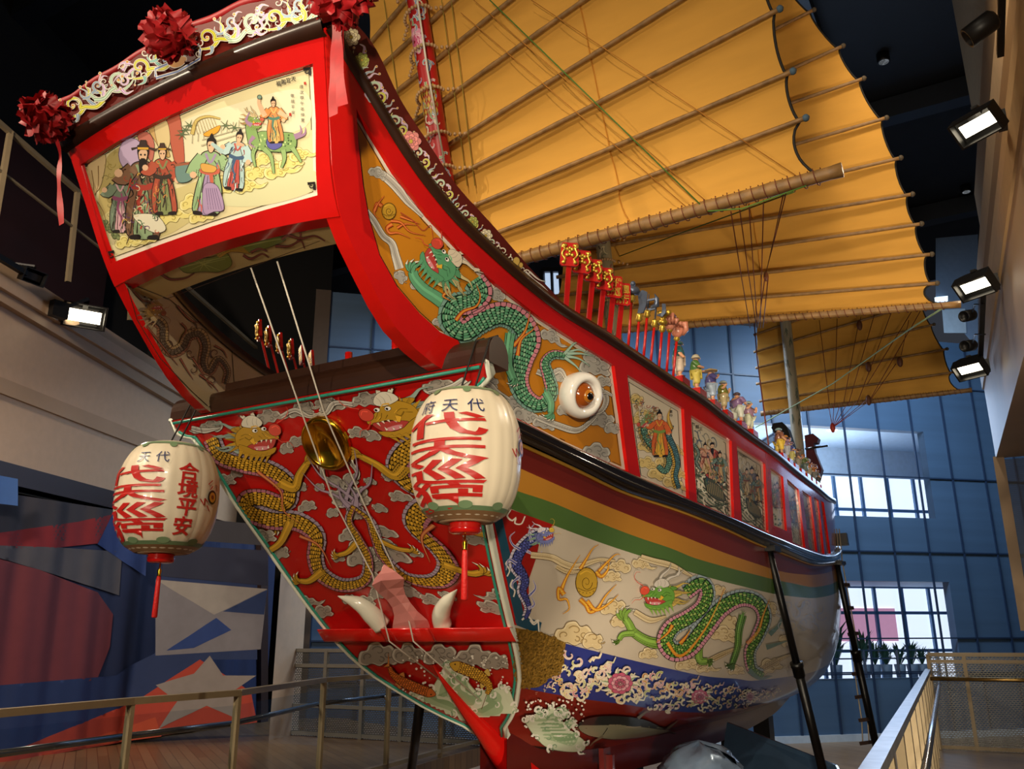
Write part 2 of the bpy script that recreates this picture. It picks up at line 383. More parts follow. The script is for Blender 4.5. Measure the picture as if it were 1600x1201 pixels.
def flame(B, pts, w, c='d9641e', c2='f0a83a', ln='5a1c0c'):
    pts = pp(pts) if isinstance(pts, str) else pts
    if ln: B.line(pts, w + 1.2, .8, ln)
    B.line(pts, w, .4, c); B.line(pts, w*.45, .2, c2)
def pearl(B, x, y, r, ry=None, c='c79a35', ln='4a3510', rot=0):
    ry = ry or r; B.dot(x, y, r, c, ry, 20, ln, 1.2)
    a = np.linspace(0, 9, 26); rr = np.linspace(.55, .08, 26)
    B.line(np.stack([x + r*rr*np.cos(a), y + ry*rr*np.sin(a)], 1), 1, .6, ln, sm=False)
    for k in np.linspace(-.7, .7, 5): B.dot(x + k*r*.9, y + ry*(.72 - .25*k*k), r*.05, ln, n=6)
    B.line([(x - r*.85, y + ry*.35), (x, y + ry*.58), (x + r*.85, y + ry*.35)], .8, .8, ln)
    B.line([(x - r*.6, y - ry*.55), (x, y - ry*.78), (x + r*.5, y - ry*.6)], r*.14, .5, shade(c, 1.5))
def dragon_body(B, path, w0, w1, base='c9a238', dark='3b2a0c', belly='c97f86', spine='a58aa8', side=1, mid=None, sp=6, rows=5, bs=.34, light=None, spl_=1.0):
    P = smooth(pp(path) if isinstance(path, str) else path, step=2.0)
    L = np.concatenate([[0], np.cumsum(np.linalg.norm(np.diff(P, axis=0), axis=1))]); T = L[-1]
    n = int(T/2); t = np.linspace(0, T, n); P = np.stack([np.interp(t, L, P[:, 0]), np.interp(t, L, P[:, 1])], 1)
    d = np.gradient(P, axis=0); d /= np.linalg.norm(d, axis=1, keepdims=True) + 1e-9; nn = np.stack([-d[:, 1], d[:, 0]], 1)*side
    W = np.interp(t/T, [0, .5, 1], [w0, mid or (w0 + w1)/2, w1])/2
    at_ = lambda u, v: (np.array([np.interp(u, t, P[:, 0]), np.interp(u, t, P[:, 1])]) + np.array([np.interp(u, t, nn[:, 0]), np.interp(u, t, nn[:, 1])])*np.interp(u, t, W)*v)
    # short runs so later coils lie over earlier ones
    B.up(4e-5); run = max(6, int(sp*2)); light = light or shade(base, 1.5)
    for u0 in np.arange(0, T, sp*1.15):
        wv = np.interp(u0, t, W)
        if spine and u0 + sp < T:
            B.poly([at_(u0, .9), at_(u0 + sp*.5, 1.0 + spl_*3.2/max(wv, 2) + .18), at_(u0 + sp*1.5, 1.0 + spl_*4.5/max(wv, 2)), at_(u0 + sp*1.1, .9)], spine, dark, .6, sm=False)
    for u0 in np.arange(0, T, run):
        us = np.linspace(u0, min(T, u0 + run + 1), 8)
        A = [at_(u, 1.03) for u in us] + [at_(u, -1.03) for u in us[::-1]]
        B.poly(A, dark, sm=False)
    B.up(4e-5); lf = B.lift; B.lift = 1e-7; k = 0; u0 = 0
    while u0 < T:
        wv = np.interp(u0, t, W); m = max(2, int(round(rows*min(1, .35 + wv/w0*1.3)))); st = sp*min(1, .5 + wv/w0); vlo = -1 + 2*bs if belly else -1
        for j in range(m):
            v = vlo + (1 - vlo)*(j + (.5 if k % 2 else 0) + .28)/m; hv = (1 - vlo)/m*.44
            if v > 1.0: continue
            u1 = u0; c = base if (j + k) % 3 else light
            q = [at_(u1, max(-1, v - hv)), at_(u1 + st*.55, max(-1, v - hv*.95)), at_(u1 + st*.92, v), at_(u1 + st*.55, min(1, v + hv*.95)), at_(u1, min(1, v + hv))]
            B.poly(q, c, sm=False)
        if belly:
            B.poly([at_(u0 + .6, -1), at_(u0 + st*.45, -1.04), at_(u0 + st*.92, -1), at_(u0 + st*.98, vlo - .06), at_(u0 + st*.5, vlo + .02), at_(u0 + .5, vlo - .06)], belly, sm=False)
        u0 += st; k += 1
    B.lift = lf
    for v in (1.03, -1.03): B.line(np.array([at_(u, v) for u in np.arange(0, T, 3)]), .9, .9, dark, sm=False)
def dragon_head(B, f, face='c9a238', skull='d8d2c0', nose='d24b3c', mane='8fa39a', ln='2c2010', hair=None, sz=1.0, beard=None):
    lw = .9*sz; hair = hair or mane; beard = beard or face
    for i, (a, b) in enumerate(((-30, 20), (-34, 6), (-30, -10), (-26, 34), (-10, 46), (-20, 40))):
        q = [(a, b), (a - 26, b - 4 + 5*i % 7), (a - 50, b + (8 if i % 2 else -10)), (a - 74, b + (2 if i % 2 else -4))]
        B.line(f(q), 15*sz, 1*sz, ln); B.line(f(q), 13*sz, .3*sz, mane if i % 2 else shade(mane, 1.35))
    for q in (pp('-12,-26 -34,-44 -62,-50 -86,-66'), pp('4,-30 -10,-56 -34,-72 -46,-92'), pp('-62,-50 -70,-62 -68,-78')):
        B.line(f(q), 13*sz, 2*sz, ln); B.line(f(q), 11*sz, .8*sz, skull)
    B.poly(f(pp('-58,-6 -36,-16 -34,2')), shade(face, .9), ln, lw)
    for k in range(7):
        a = .9 + k*.42; c, s = math.cos(a), math.sin(a)
        B.poly(f([(-20 + 20*math.cos(a + 1.2), 20 + 20*math.sin(a + 1.2)), (-24 + 50*math.cos(a + 1.5), 22 + 46*math.sin(a + 1.5)), (-20 + 20*math.cos(a + 1.75), 20 + 20*math.sin(a + 1.75))]), beard if k % 2 else shade(beard, .75), ln, lw*.7, sm=False)
    B.poly(f(pp('-44,6 -24,-16 4,-20 24,-14 40,-8 58,-6 66,6 58,12 40,12 22,15 2,24 -14,34 -38,34')), face, ln, lw)
    B.poly(f(pp('58,10 34,14 8,22 -12,33 8,42 30,40 50,34')), 'b8433f', ln, lw)
    B.poly(f(pp('44,30 20,30 4,34 14,40 34,38')), 'dd8f98')
    B.poly(f(pp('-34,30 -12,34 8,41 30,41 48,34 60,30 58,42 44,52 20,58 -6,57 -30,48')), face, ln, lw)
    for x, y, h in ((46, 13, 9), (34, 13, 7), (22, 15, 6), (10, 21, 5)): B.poly(f([(x - 3, y - 1), (x, y + h), (x + 3, y - 1)]), 'efe9d8', ln, lw*.5, sm=False)
    for x, y, h in ((40, 33, 8), (26, 37, 6), (12, 39, 5)): B.poly(f([(x - 3, y + 1), (x, y - h), (x + 3, y + 1)]), 'efe9d8', ln, lw*.5, sm=False)
    for x, y in ((44, 50), (30, 54), (16, 57), (2, 57), (-12, 54), (-26, 48)): B.poly(f([(x - 6, y - 5), (x - 9, y + 24), (x + 6, y - 4)]), beard, ln, lw*.6, sm=False)
    B.poly(f(pp('38,-10 42,-24 56,-28 68,-20 70,-6 60,2 46,0')), nose, ln, lw)
    B.line(f(pp('46,-18 56,-23 64,-16')), 3*sz, 1*sz, shade(nose, 1.7))
    B.poly(f(pp('-30,-18 -26,-36 -8,-46 12,-40 22,-28 14,-18 -6,-14')), skull, ln, lw)
    for x in (-14, 0, 10): B.line(f([(x, -20), (x - 4, -30), (x - 2, -40)]), 1.4*sz, .5, shade(skull, .55))
    for x, y in ((4, -8), (26, -14)):
        B.poly(f(np.stack([x + 7*np.cos(np.arange(12)*PI/6), y + 5.2*np.sin(np.arange(12)*PI/6)], 1)), 'f1eee6', ln, lw, sm=False)
        B.poly(f(np.stack([x + 2 + 3*np.cos(np.arange(8)*PI/4), y + 3*np.sin(np.arange(8)*PI/4)], 1)), '0c0a08', sm=False)
    B.line(f(pp('-6,-16 6,-20 16,-14')), 4*sz, 1*sz, shade(face, 1.5))
    for q in (pp('58,-30 76,-44 84,-62 74,-78 60,-74'), pp('56,4 74,16 90,14 104,26')): B.line(f(q), 2.6*sz, .8*sz, nose)
    for q in ('28,-8 36,-2 44,2', '22,-4 30,4 38,8', '14,4 24,10', '-30,8 -18,2 -6,6', '-34,18 -22,12'): B.line(f(pp(q)), 1.6*sz, .5, shade(face, .4))
    for q in ('30,2 38,6 46,8', '-10,2 0,6'): B.line(f(pp(q)), 2*sz, .5, shade(face, 1.6))
    B.line(f(pp('-20,10 -8,16 -2,8')), 3*sz, 1, shade(face, .5)); B.poly(f(pp('-8,18 2,10 6,20 14,18 4,28')), 'e8b53c', ln, lw*.6, sm=False)
def claw(B, pts, w0, w1, c='c9a238', ln='2c2010', nail='ece6d4', s=1.0, spread=.5, n=4):
    P = pp(pts) if isinstance(pts, str) else np.asarray(pts, float)
    B.line(P, w0 + 1.6, w1 + 1.6, ln); B.line(P, w0, w1, c); d = P[-1] - P[-2]; a0 = math.atan2(d[1], d[0]); e = P[-1]
    B.line(smooth(P) + np.array([-w1*.15, -w1*.15]), w0*.25, w1*.25, shade(c, 1.45), sm=False)
    for k in range(n):
        a = a0 + (k - (n - 1)/2)*spread; q = [e, e + 9*s*np.array([math.cos(a), math.sin(a)]), e + 16*s*np.array([math.cos(a + .35), math.sin(a + .35)])]
        r = [q[-1], e + 21*s*np.array([math.cos(a + .7), math.sin(a + .7)])]
        B.line(q, 6*s + 1.2, 4*s + 1.2, ln); B.line(q, 6*s, 4*s, c); B.line(r, 4*s + .8, .8, ln); B.line(r, 3.4*s, .3, nail)
    for k in range(3):
        a = a0 + PI + (k - 1)*.5; B.line([P[0], P[0] + 13*s*np.array([math.cos(a), math.sin(a)])], 3*s, .4, shade(c, .8))
def spiral(x, y, r, a0, turns, n=22, r1=.12, dirn=1):
    a = a0 + dirn*np.linspace(0, turns*2*PI, n); rr = r*np.linspace(1, r1, n); return np.stack([x + rr*np.cos(a), y + rr*np.sin(a)], 1)
def leafscroll(B, f, c='9fae3f', c2='7f93a8', w=7, rim='e6e2cf', sz=1, ln='2a1a10'):
    """one acanthus scroll: a curled stem with lobed leaves, about 100 units long"""
    stem = np.vstack([pp('-50,18 -30,24 -8,14'), spiral(14, 0, 18, 2.3, 1.15)])
    tails = [pp('-30,22 -20,2 -24,-14 -14,-26'), pp('-8,14 10,24 32,20 50,8'), pp('30,-14 46,-22 58,-14'), pp('-44,20 -52,4 -46,-8'), pp('12,22 18,34 34,34')]
    cols = [c2, c, 'b99ac0', c, c2]
    for q, k in zip(tails, cols):
        B.line(f(q), (w + 2.8)*sz, 1.6*sz, rim); B.line(f(q), w*sz, .5*sz, k); B.line(f(q), w*.35*sz, .3*sz, shade(k, 1.8))
    B.line(f(stem), (w + 3)*sz, 3*sz, rim); B.line(f(stem), w*sz, 1.6*sz, c); B.line(f(stem), w*.4*sz, .6*sz, shade(c, 1.8))
    for x, y in ((14, 1), (34, -20), (-16, -28), (56, 4)): B.dot(*f([(x, y)])[0], 3.2*sz, 'd9973a', n=8, out=rim, ow=1*sz)
def flower(B, f, c='d98a9c', c2='f0c6cc', heart='d9b24a', n=8, sz=1, ln='5a2a30', r=20, sy=1):
    for R_, cc, o in ((1, c, 0), (.72, c2, .4), (.46, c, .2)):
        for k in range(n):
            a = 2*PI*k/n + o; u = np.array([math.cos(a), math.sin(a)*sy]); v = np.array([-math.sin(a), math.cos(a)*sy])
            B.poly(f([u*r*.2*R_ - v*r*.12*R_, u*r*.75*R_ - v*r*.34*R_, u*r*R_, u*r*.75*R_ + v*r*.34*R_, u*r*.2*R_ + v*r*.12*R_]), cc, ln, .6*sz)
    B.poly(f(np.stack([r*.2*np.cos(np.arange(9)*.7), r*.2*sy*np.sin(np.arange(9)*.7)], 1)), heart, ln, .6*sz, sm=False)
def figure(B, f, robe='7fa06a', robe2='d8b070', sash='a33b2f', hair='1d1612', skin='dcb592', sz=1, hat=None, arm=1, ln='2b211a', beard=False):
    """standing robed person, 100 units tall, feet at the origin"""
    B.poly(f(pp('-16,-2 -18,-30 -12,-58 -13,-78 0,-84 13,-78 12,-58 18,-30 20,-2 6,2 -6,1')), robe, ln, .9*sz)
    B.poly(f(pp('-8,0 -7,-30 -3,-54 5,-54 9,-28 12,0')), robe2, ln, .6*sz)
    for s in (-1, 1):
        q = pp('11,-76 19,-62 22,-50') if (s > 0) != (arm < 0) else pp('11,-76 21,-66 27,-70')
        q = q*np.array([s, 1]); B.line(f(q), 11*sz, 15*sz, ln); B.line(f(q), 9.4*sz, 13.4*sz, shade(robe, 1.12)); B.dot(*f(q[-1:])[0], 3.2*sz, skin, n=8)
    rd = random.Random(int(abs(f([(0, 0)])[0][0])*7)); fc = (shade(robe, .45), shade(robe, 1.5), shade(robe2, .6), shade(sash, 1.1), '2b211a')
    for i in range(22): x = rd.uniform(-15, 15); y = rd.uniform(-74, -6); B.line(f([(x, y), (x + rd.uniform(-4, 4), y + rd.uniform(4, 9)), (x*1.1 + rd.uniform(-3, 3), y + rd.uniform(10, 18))]), 1.5*sz, .4*sz, fc[i % 5])
    B.poly(f(pp('-12,-60 0,-57 12,-60 13,-54 0,-51 -13,-54')), sash)
    for x in (-12, -5, 4, 13): B.line(f([(x, -3), (x*.8, -28), (x*.5, -50)]), .9*sz, .4*sz, ln)
    B.line(f(pp('-2,-52 -4,-36 2,-22 -1,-8')), 3.4*sz, 1.2*sz, sash); B.line(f(pp('-7,-80 0,-68 7,-80')), 2*sz, 2*sz, robe2)
    for x in (-12, 8): B.poly(f(pp('0,-1 10,-2 11,3 -1,3') + np.array([x, 0])), '241d1a')
    B.poly(f(pp('-5,-89 -5,-96 0,-99 5,-96 5,-89 3,-83 0,-81 -3,-83')), skin, ln, .7*sz)
    B.poly(f(pp('-6,-91 -6,-99 0,-103 6,-99 6,-91 4,-96 -3,-96')), hair)
    if beard: B.poly(f(pp('-4,-85 4,-85 3,-66 0,-58 -3,-66')), hair)
    else: B.poly(f(pp('-3,-102 0,-108 3,-102')), hair)
    if hat: B.poly(f(pp('-6,-97 -6,-101 -4,-102 -3,-107 3,-107 4,-102 6,-101 6,-97')), hat, ln, .8*sz, sm=False); B.line(f(pp('-13,-97 -6,-99')), 2*sz, 1*sz, hat); B.line(f(pp('13,-97 6,-99')), 2*sz, 1*sz, hat); B.line(f(pp('-6,-98 6,-98')), 1.6*sz, 1.6*sz, 'd9a83c')
    for x in (-2.2, 2.2): B.dot(*f([(x, -91)])[0], .8*sz, '15100c', n=6)
def seawaves(B, x0, x1, yf, n, amp, c='5d6a5c', w=1.2, k=.12, ph=0):
    xs = np.arange(x0, x1, 4)
    for i in range(n):
        y = yf(xs, i/max(1, n - 1)); B.line(np.stack([xs, y + amp*np.sin(k*xs + ph + i*1.1)], 1), w, w, c, sm=False)
def words(B, txt, x, y, s, col, bold=.02, dx=0, dy=0, sx=1, rot=0):
    for i, ch in enumerate(txt):
        v, F = glyph(ch, bold); c, t = math.cos(rot), math.sin(rot); v = v*np.array([s*sx, -s]); v = np.stack([v[:, 0]*c - v[:, 1]*t, v[:, 0]*t + v[:, 1]*c], 1)
        if len(F): B._push(v + np.array([x + i*dx, y + i*dy]), F, lin(col))

def seafoam(B, s, n):
    P = pp(s); Q = smooth(P, True, 3); B.poly(P, 'd3dec2', '8a9c80', 1); lo = P.min(0); hi = P.max(0); rnd = random.Random(n)
    c = P.mean(0)
    for k in (.88, .74, .6, .46, .32):
        R = c + (Q - c)*k + np.stack([3*np.sin(np.arange(len(Q))*.35 + k*20), 2*np.cos(np.arange(len(Q))*.3 + k*9)], 1); B.fill(R, ('a9c49c', 'd6e2c6', '9dbb92', 'dbe5cc', '8fb086')[int(k*7) % 5])
    for i in range(len(P)):
        x, y = P[i]; B.line(spiral(x, y, 6, i*1.3, .9), 4, 1.4, 'f4f2e8'); B.line(spiral(x + 2, y + 3, 5, i*2.1, .8), 1.2, .5, '6f9470')
    for i in range(n*3):
        x, y = lo + (hi - lo)*np.array([rnd.random(), rnd.random()])
        if inside(P, x, y): B.line(spiral(x, y, rnd.uniform(5, 10), i, .9), 2.2, .7, 'f4f2e8' if i % 2 else '7fa382')
    for i in range(n*9):
        x, y = lo + (hi - lo)*np.array([rnd.random(), rnd.random()*.6]) - np.array([0, 10])
        if not inside(P, x, y): B.dot(x, y, rnd.uniform(.7, 2.2), 'f4f2e8', n=7)

# ------------------------------------------------------------------ the boat
GLOSS = pigment('painted_lacquer', .28, .5, .04)
SATIN = pigment('painted_satin', .42, .15, .05)
RED = mat('red_lacquer', 'c0130f', .16, coat=.6, var=.04)
DKBROWN = mat('dark_brown_lacquer', '301a10', .34, coat=.15, var=.1)
BLACK = mat('black_lacquer', '17110e', .16, coat=.6)
GOLD = mat('polished_gold', 'd9a62c', .16, 1, var=.05)
GILT = mat('gilt_carving', 'a37f34', .4, .55, var=.45, scale=40, bump=1)
CREAM = mat('cream_paint', 'cdbd97', .4, var=.04)
WOODDECK = mat('deck_wood', '7d5a38', .5, var=.2)
boat = thing('ceremonial_boat', (0, 6, .45), 'large ornate red wooden ceremonial boat with dragon paintings and lion face transom', 'boat')
zg = spl([0, .84, 1.46, 2.13, 2.92, 4.05, 5.1, 5.9, 7.3, 8.9, 11, 13], [2.97, 2.857, 2.775, 2.695, 2.66, 2.596, 2.53, 2.51, 2.49, 2.59, 2.95, 3.4])
zm = spl([.2, .88, 1.5, 2.4, 3.13, 4.04, 4.82, 5.8, 7.2, 8.8, 11, 13], [2.81, 2.707, 2.617, 2.517, 2.447, 2.371, 2.333, 2.302, 2.342, 2.475, 2.8, 3.25])
zgd = spl([.3, .886, 1.19, 1.85, 2.43, 2.95, 3.41, 4.8, 5.8, 7.17, 8.4, 11, 13], [2.66, 2.561, 2.53, 2.438, 2.371, 2.325, 2.274, 2.217, 2.196, 2.197, 2.271, 2.6, 3.05])
zgr = spl([.4, .877, 1.31, 1.9, 2.47, 3.43, 4.42, 5.8, 7.14, 8.4, 11, 13], [2.53, 2.441, 2.374, 2.294, 2.232, 2.141, 2.085, 2.044, 2.057, 2.127, 2.45, 2.9])
zpt = spl([.9, 1.276, 1.89, 2.48, 3.43, 4.47, 5.2, 5.9, 7.85, 11, 13], [1.75, 1.673, 1.56, 1.467, 1.338, 1.224, 1.178, 1.129, 1.121, 1.3, 1.6])
zbl = spl([1.4, 1.767, 2.6, 3.38, 4.39, 5.77, 7.9, 11, 13], [1.31, 1.247, 1.121, 1.025, .903, .795, .74, .9, 1.2])
zmr = spl([2, 3.08, 3.67, 4.5, 6.7, 8.3, 11, 13], [.84, .667, .585, .53, .47, .483, .6, .9])
zkb = lambda y: zmr(y) - .02
YE = 12.9
def ystart(zf):
    lo, hi = -.3, 3.4
    for _ in range(40):
        m = (lo + hi) / 2
        if m > yT(zf(m)): hi = m
        else: lo = m
    return hi
BANDS = [(zg, zm, '6a1f14', 3), (zm, zgd, 'b27a28', 3), (zgd, zgr, '4c6a34', 3), (zgr, zpt, 'c6bba9', 26), (zpt, zbl, '2a3786', 12), (zbl, zmr, '7c2218', 10), (zmr, zkb, '2a1210', 1)]
hb = MB()
def hull_rows(za, zb, n, m=110):
    rows = []
    for i in range(n + 1):
        t = i / n; zf = lambda y, t=t: za(y) * (1 - t) + zb(y) * t
        y0 = ystart(zf); y = y0 + (YE - y0) * np.linspace(0, 1, m) ** 1.4; z = zf(y)
        rows.append(np.stack([XL(y, z), y, z], 1))
    return np.array(rows)
for za, zb, c, n in BANDS:
    R_ = hull_rows(za, zb, n); hb.grid(R_, c); hb.grid(R_ * np.array([-1, 1, 1]), c, True)
for sgn in (1, -1):          # far end board
    k = np.linspace(0, 1, 24); zz = zmr(YE) + (zg(YE) - zmr(YE)) * k; xx = XL(YE, zz)
    hb.add(np.concatenate([np.stack([xx*sgn, 0*zz + YE, zz], 1), np.stack([0*zz, 0*zz + YE, zz], 1)]), [(i, i + 1, 25 + i, 24 + i) for i in range(23)], '7c2218')
LO = Brush(S_LO, hb, off=.002)
CC = dict(c='d3bf93', rim='e3d3ac', ln='6a5534', d='b89f6e')
LO.fill(dens(pp('772,800 800,796 866,820 845,835 838,870 826,905 826,940 818,970 815,976 803,974 790,900'), 6), '9c1a14'); LO.up()
LO.poly(pp('769,806 783,802 819,962 846,972 842,990 806,976'), '1c4c63', sm=False); LO.poly(pp('764,812 770,806 807,976 800,976'), 'b41210', sm=False)
LO.line(pp('783,806 817,966'), 2, 2, 'e8e2d2', sm=False)
for q in ('797,796 792,806 800,813 806,808 804,817 814,818 820,806', '797,873 790,880 796,890 792,900', '801,905 797,915 804,922 802,932', '815,968 824,962 834,972 840,968 842,990', '828,968 834,975 842,968'): LO.line(pp(q), 3, 2, 'e9e4d6')
FD = dict(base='4b55a0', dark='1d2148', belly=None, spine='dcd6e6')
dragon_body(LO, '858,836 842,836 826,846 812,862 806,880 814,894 820,908 816,922 822,936 826,950 820,966', 15, 5, mid=15, sp=4, rows=3, **FD)
for q in ('806,880 794,874 790,890', '822,860 840,868 846,860', '812,900 800,910 802,922', '826,930 836,918 832,905', '824,950 834,944 830,932', '812,858 800,850 796,838 804,830', '830,846 826,830 834,818'): LO.line(pp(q), 5, 1, 'e6e0ea'); LO.line(pp(q), 3, .4, '5a64b0')
dragon_head(LO, aff(848, 834, .26, -.25), face='7d86c4', skull='e6dfe6', nose='d8b64a', mane='8fb090', sz=.3, ln='1d2148')
for x, y, s, k, fl, r in ((896, 990, .62, 0, 1, .1), (925, 1000, .5, 2, 1, .1), (958, 948, .42, 0, 1, 0), (965, 970, .36, 2, 1, .1), (1136, 970, .46, 2, 1, .2), (1130, 990, .42, 0, 1, .2), (1122, 922, .34, 2, 1, .1), (1205, 950, .34, 2, 1, 1.2), (1201, 1040, .4, 0, 1, -.3), (1072, 1036, .36, 0, 1, 0), (1012, 1020, .3, 0, 1, 0), (1100, 1042, .3, 1, 1, 0), (1150, 1046, .26, 0, 1, 0), (968, 884, .36, 1, -1, .15), (955, 900, .3, 0, 1, 0), (1000, 880, .3, 1, 1, .2), (1225, 1000, .3, 2, 1, 1)):
    cloud(LO, x, y, s, k, r, fl, **CC)
for q, w in (('828,866 860,870 880,880 900,884 935,874 960,876', 9), ('868,884 885,892 910,892', 6), ('990,955 1015,968 1040,962', 8), ('1090,1040 1130,1020 1160,1008', 7), ('1180,1050 1215,1030 1240,1020', 6), ('1000,870 1020,876 1050,884 1080,900', 8)):
    wisp(LO, q, w, c='cdb88c', rim='e0cfa8', ln='7a6440')
for q, w in (('905,888 915,872 925,856 934,850', 5), ('930,896 945,880 960,866 968,866', 5), ('876,920 882,905 890,890 905,866', 5), ('880,928 872,918 872,935 884,935 888,950 878,958', 7), ('905,935 915,945 920,955 932,950 945,930 962,912', 7), ('916,938 930,952 950,942 965,928', 6), ('930,892 938,900 948,890 950,876', 7)): flame(LO, q, w, 'dd8a22', 'f0c24a', '8a4a12')
pearl(LO, 915, 909, 17, 23, 'c09a34')
GD = dict(base='5c9440', dark='142c16', belly='cf8fa4', spine='9fb0b8')
claw(LO, '1048,1005 1015,1002 990,988 982,975 976,966', 17, 11, s=1.0, c='7fa648', ln='20380f')
claw(LO, '990,988 972,990 966,998', 9, 7, s=.6, c='7fa648', ln='20380f', n=2)
claw(LO, '1112,960 1106,985 1092,1005 1092,1030 1104,1032', 14, 10, s=.55, c='7fa648', ln='20380f')
dragon_body(LO, '1070,926 1092,912 1101,926 1092,948 1070,964 1046,978 1036,1000 1050,1018 1074,1012 1096,986 1124,952 1154,936 1180,942 1190,964 1180,992 1168,1016 1172,1044 1190,1055', 20, 12, mid=27, side=-1, sp=5, rows=5, bs=.22, light='a9c46a', **GD)
LO.line(pp('1040,1002 1056,1022 1074,1014 1100,980 1116,950 1130,918'), 5, .8, 'd8721e'); LO.line(pp('1040,1002 1056,1022 1074,1014 1100,980 1116,950 1130,918'), 3, .4, 'ecc04a')
flame(LO, '1165,1004 1182,985 1190,960 1200,935', 6, 'd8721e', 'ecc04a'); flame(LO, '1048,975 1040,988 1022,1002', 5, 'd8721e', 'ecc04a'); flame(LO, '1060,1004 1070,992 1076,982', 6, 'd8721e', 'ecc04a')
claw(LO, '1158,960 1152,985 1150,1010 1142,1035', 11, 8, s=.6, c='6a9a48', ln='20380f')
for q in ('1168,1045 1185,1058 1205,1054', '1200,990 1215,975 1222,955', '1195,1010 1212,1005 1228,1000'): LO.line(pp(q), 8, 1, '5f7f78')
for i in range(14):
    x = 1215 + 5*i; LO.line(spiral(x, 955 + 20*math.sin(i*1.9) + i, 10, i, .8), 1.6, .6, 'aeb2bc')
dragon_head(LO, aff(1030, 924, .46, -.12, -1), face='69a040', skull='d6cfc4', nose='d8523c', mane='b99f50', sz=.46, ln='1c2c10', beard='86b04a')
# blue band of peonies and scrolls
BC = ['dfa24a', 'd98a9c', 'e8d79a', 'b7bf62', 'd9a0b0', 'f0e2c0', 'c88a3a']
LO.clip = None
zb_ = lambda x: np.interp(x, [795, 880, 950, 1040, 1110, 1180, 1250], [979, 1004, 1022, 1043, 1057, 1063, 1054]); zc_ = lambda x: np.interp(x, [807, 900, 975, 1040, 1110, 1180, 1215], [1072, 1090, 1100, 1110, 1112, 1103, 1089])
for i in range(300):
    x = 838 + 378*(i/300)**1.05 + random.uniform(-3, 3); hi, lo_ = zb_(x) + 13, zc_(x) - 3
    if x < 885: hi = max(hi, 1080 - (x - 838)*1.2)
    t = random.random(); y = hi + (lo_ - hi)*t; k = (lo_ - hi)/62; r = random.uniform(5, 10)*k; c = BC[i % 7]
    q = spiral(x, y, r, random.uniform(0, 6), random.uniform(.5, .95), 12, dirn=random.choice((-1, 1))) if i % 3 else np.array([(x, y), (x + r*.6, y - r*.7), (x + r*1.5, y - r*.6), (x + r*1.9, y - r*1.5)])
    LO.line(q, 4.6*k, 1.6*k, 'f0ead4', sm=False); LO.line(q, 3.2*k, .8*k, c, sm=False)
for x, y, s in ((967, 1064, 1.05), (1091, 1085, .72), (1170, 1085, .4)):
    for k in range(10): a = k*.63; LO.line([(x, y), (x + 22*s*math.cos(a), y + 17*s*math.sin(a)), (x + 31*s*math.cos(a + .2), y + 23*s*math.sin(a + .2))], 9*s, 1, 'f0ead4'); LO.line([(x, y), (x + 29*s*math.cos(a + .15), y + 22*s*math.sin(a + .15))], 6*s, .5, '8fae82')
    flower(LO, aff(x, y, s), 'cf5f80', 'eeb0bd', 'f2d8d0', 9, s, r=19, sy=.85)
# waves and tuna on the bottom planking
seafoam(LO, '818,1118 832,1116 840,1104 850,1110 858,1098 868,1108 880,1100 886,1112 872,1118 882,1126 894,1118 898,1130 884,1136 898,1144 912,1156 905,1170 858,1166 835,1148', 9)
LO.poly(pp('902,1130 912,1120 935,1115 970,1115 1005,1121 1030,1132 1045,1138 1032,1142 1000,1148 960,1151 925,1147 908,1140'), '8c8a72', '1b1a17', 1)
LO.poly(pp('902,1129 912,1120 935,1115 970,1115 1005,1121 1030,1132 1042,1137 1000,1132 960,1130 925,1131'), '2d302f')
LO.line(pp('950,1127 985,1132 1000,1131'), 5, 1, 'a59a80'); LO.line(pp('940,1118 948,1130 940,1144'), 1.4, 1, '1b1a17'); LO.dot(914, 1131, 2.2, 'c9c2ac', out='0c0c0c'); LO.dot(914, 1131, 1.1, '0a0a0a', n=8)
LO.line(pp('1040,1136 1050,1128 1058,1122'), 4, .6, '5f5a48'); LO.line(pp('1040,1138 1052,1142 1058,1150'), 4, .6, '5f5a48'); LO.line(pp('995,1118 1008,1108 1014,1108'), 5, 1, '77705c'); LO.line(pp('940,1146 926,1155 920,1162'), 4, 1, '77705c')
LO.flush()
# gilded relief at the quarter
GP = pp('797,980 844,988 881,1004 878,1028 872,1045 850,1060 835,1070 809,1072 802,1030')
gm = MB(); LG = Brush(S_LO, gm, off=.012); LG.fill(dens(GP, 5), '8a6a22', 7); LG.line(np.vstack([GP, GP[:1]]), 4, 4, '8a6a22', sm=False)
for i in range(420):
    a = random.random(); x = 803 + 72*random.random(); y = 984 + 84*random.random()
    if inside(GP, x, y): LG.off = .016 + .012*random.random(); LG.line(spiral(x, y, random.uniform(3, 8), random.uniform(0, 6), .8), 3, 1, '8a6a22', sm=False)
LG.flush(); gilt_relief = gm

hull = hb.build('hull', GLOSS, boat); props(gilt_relief.build('gilded_relief', GILT, hull), 'gilded carved relief patch on the quarter')
# rub rail with its gold line
wb = MB(); gb = MB()
ys = np.linspace(.30, YE, 120)
for sgn in (1, -1):
    prof = [(0, 0), (.05, .02), (.085, .2), (.088, .34), (.065, .46), (.07, .5), (.075, .68), (.06, .85), (.02, 1)]
    P = np.array([[(sgn*(XU(y, zw(y)) + dx - .01), y, zw(y) + (zg(y) - zw(y))*t) for y in ys] for dx, t in prof]); wb.grid(P, '17110e', sgn < 0)
    gb.tube([(sgn*(XL(y, zg(y)) + .012), y, zg(y)) for y in ys[::2]], .014, 6)
rail = wb.build('rub_rail', BLACK, boat)
gb.build('gold_line', mat('gold_paint', 'b98a35', .35, .3), rail)
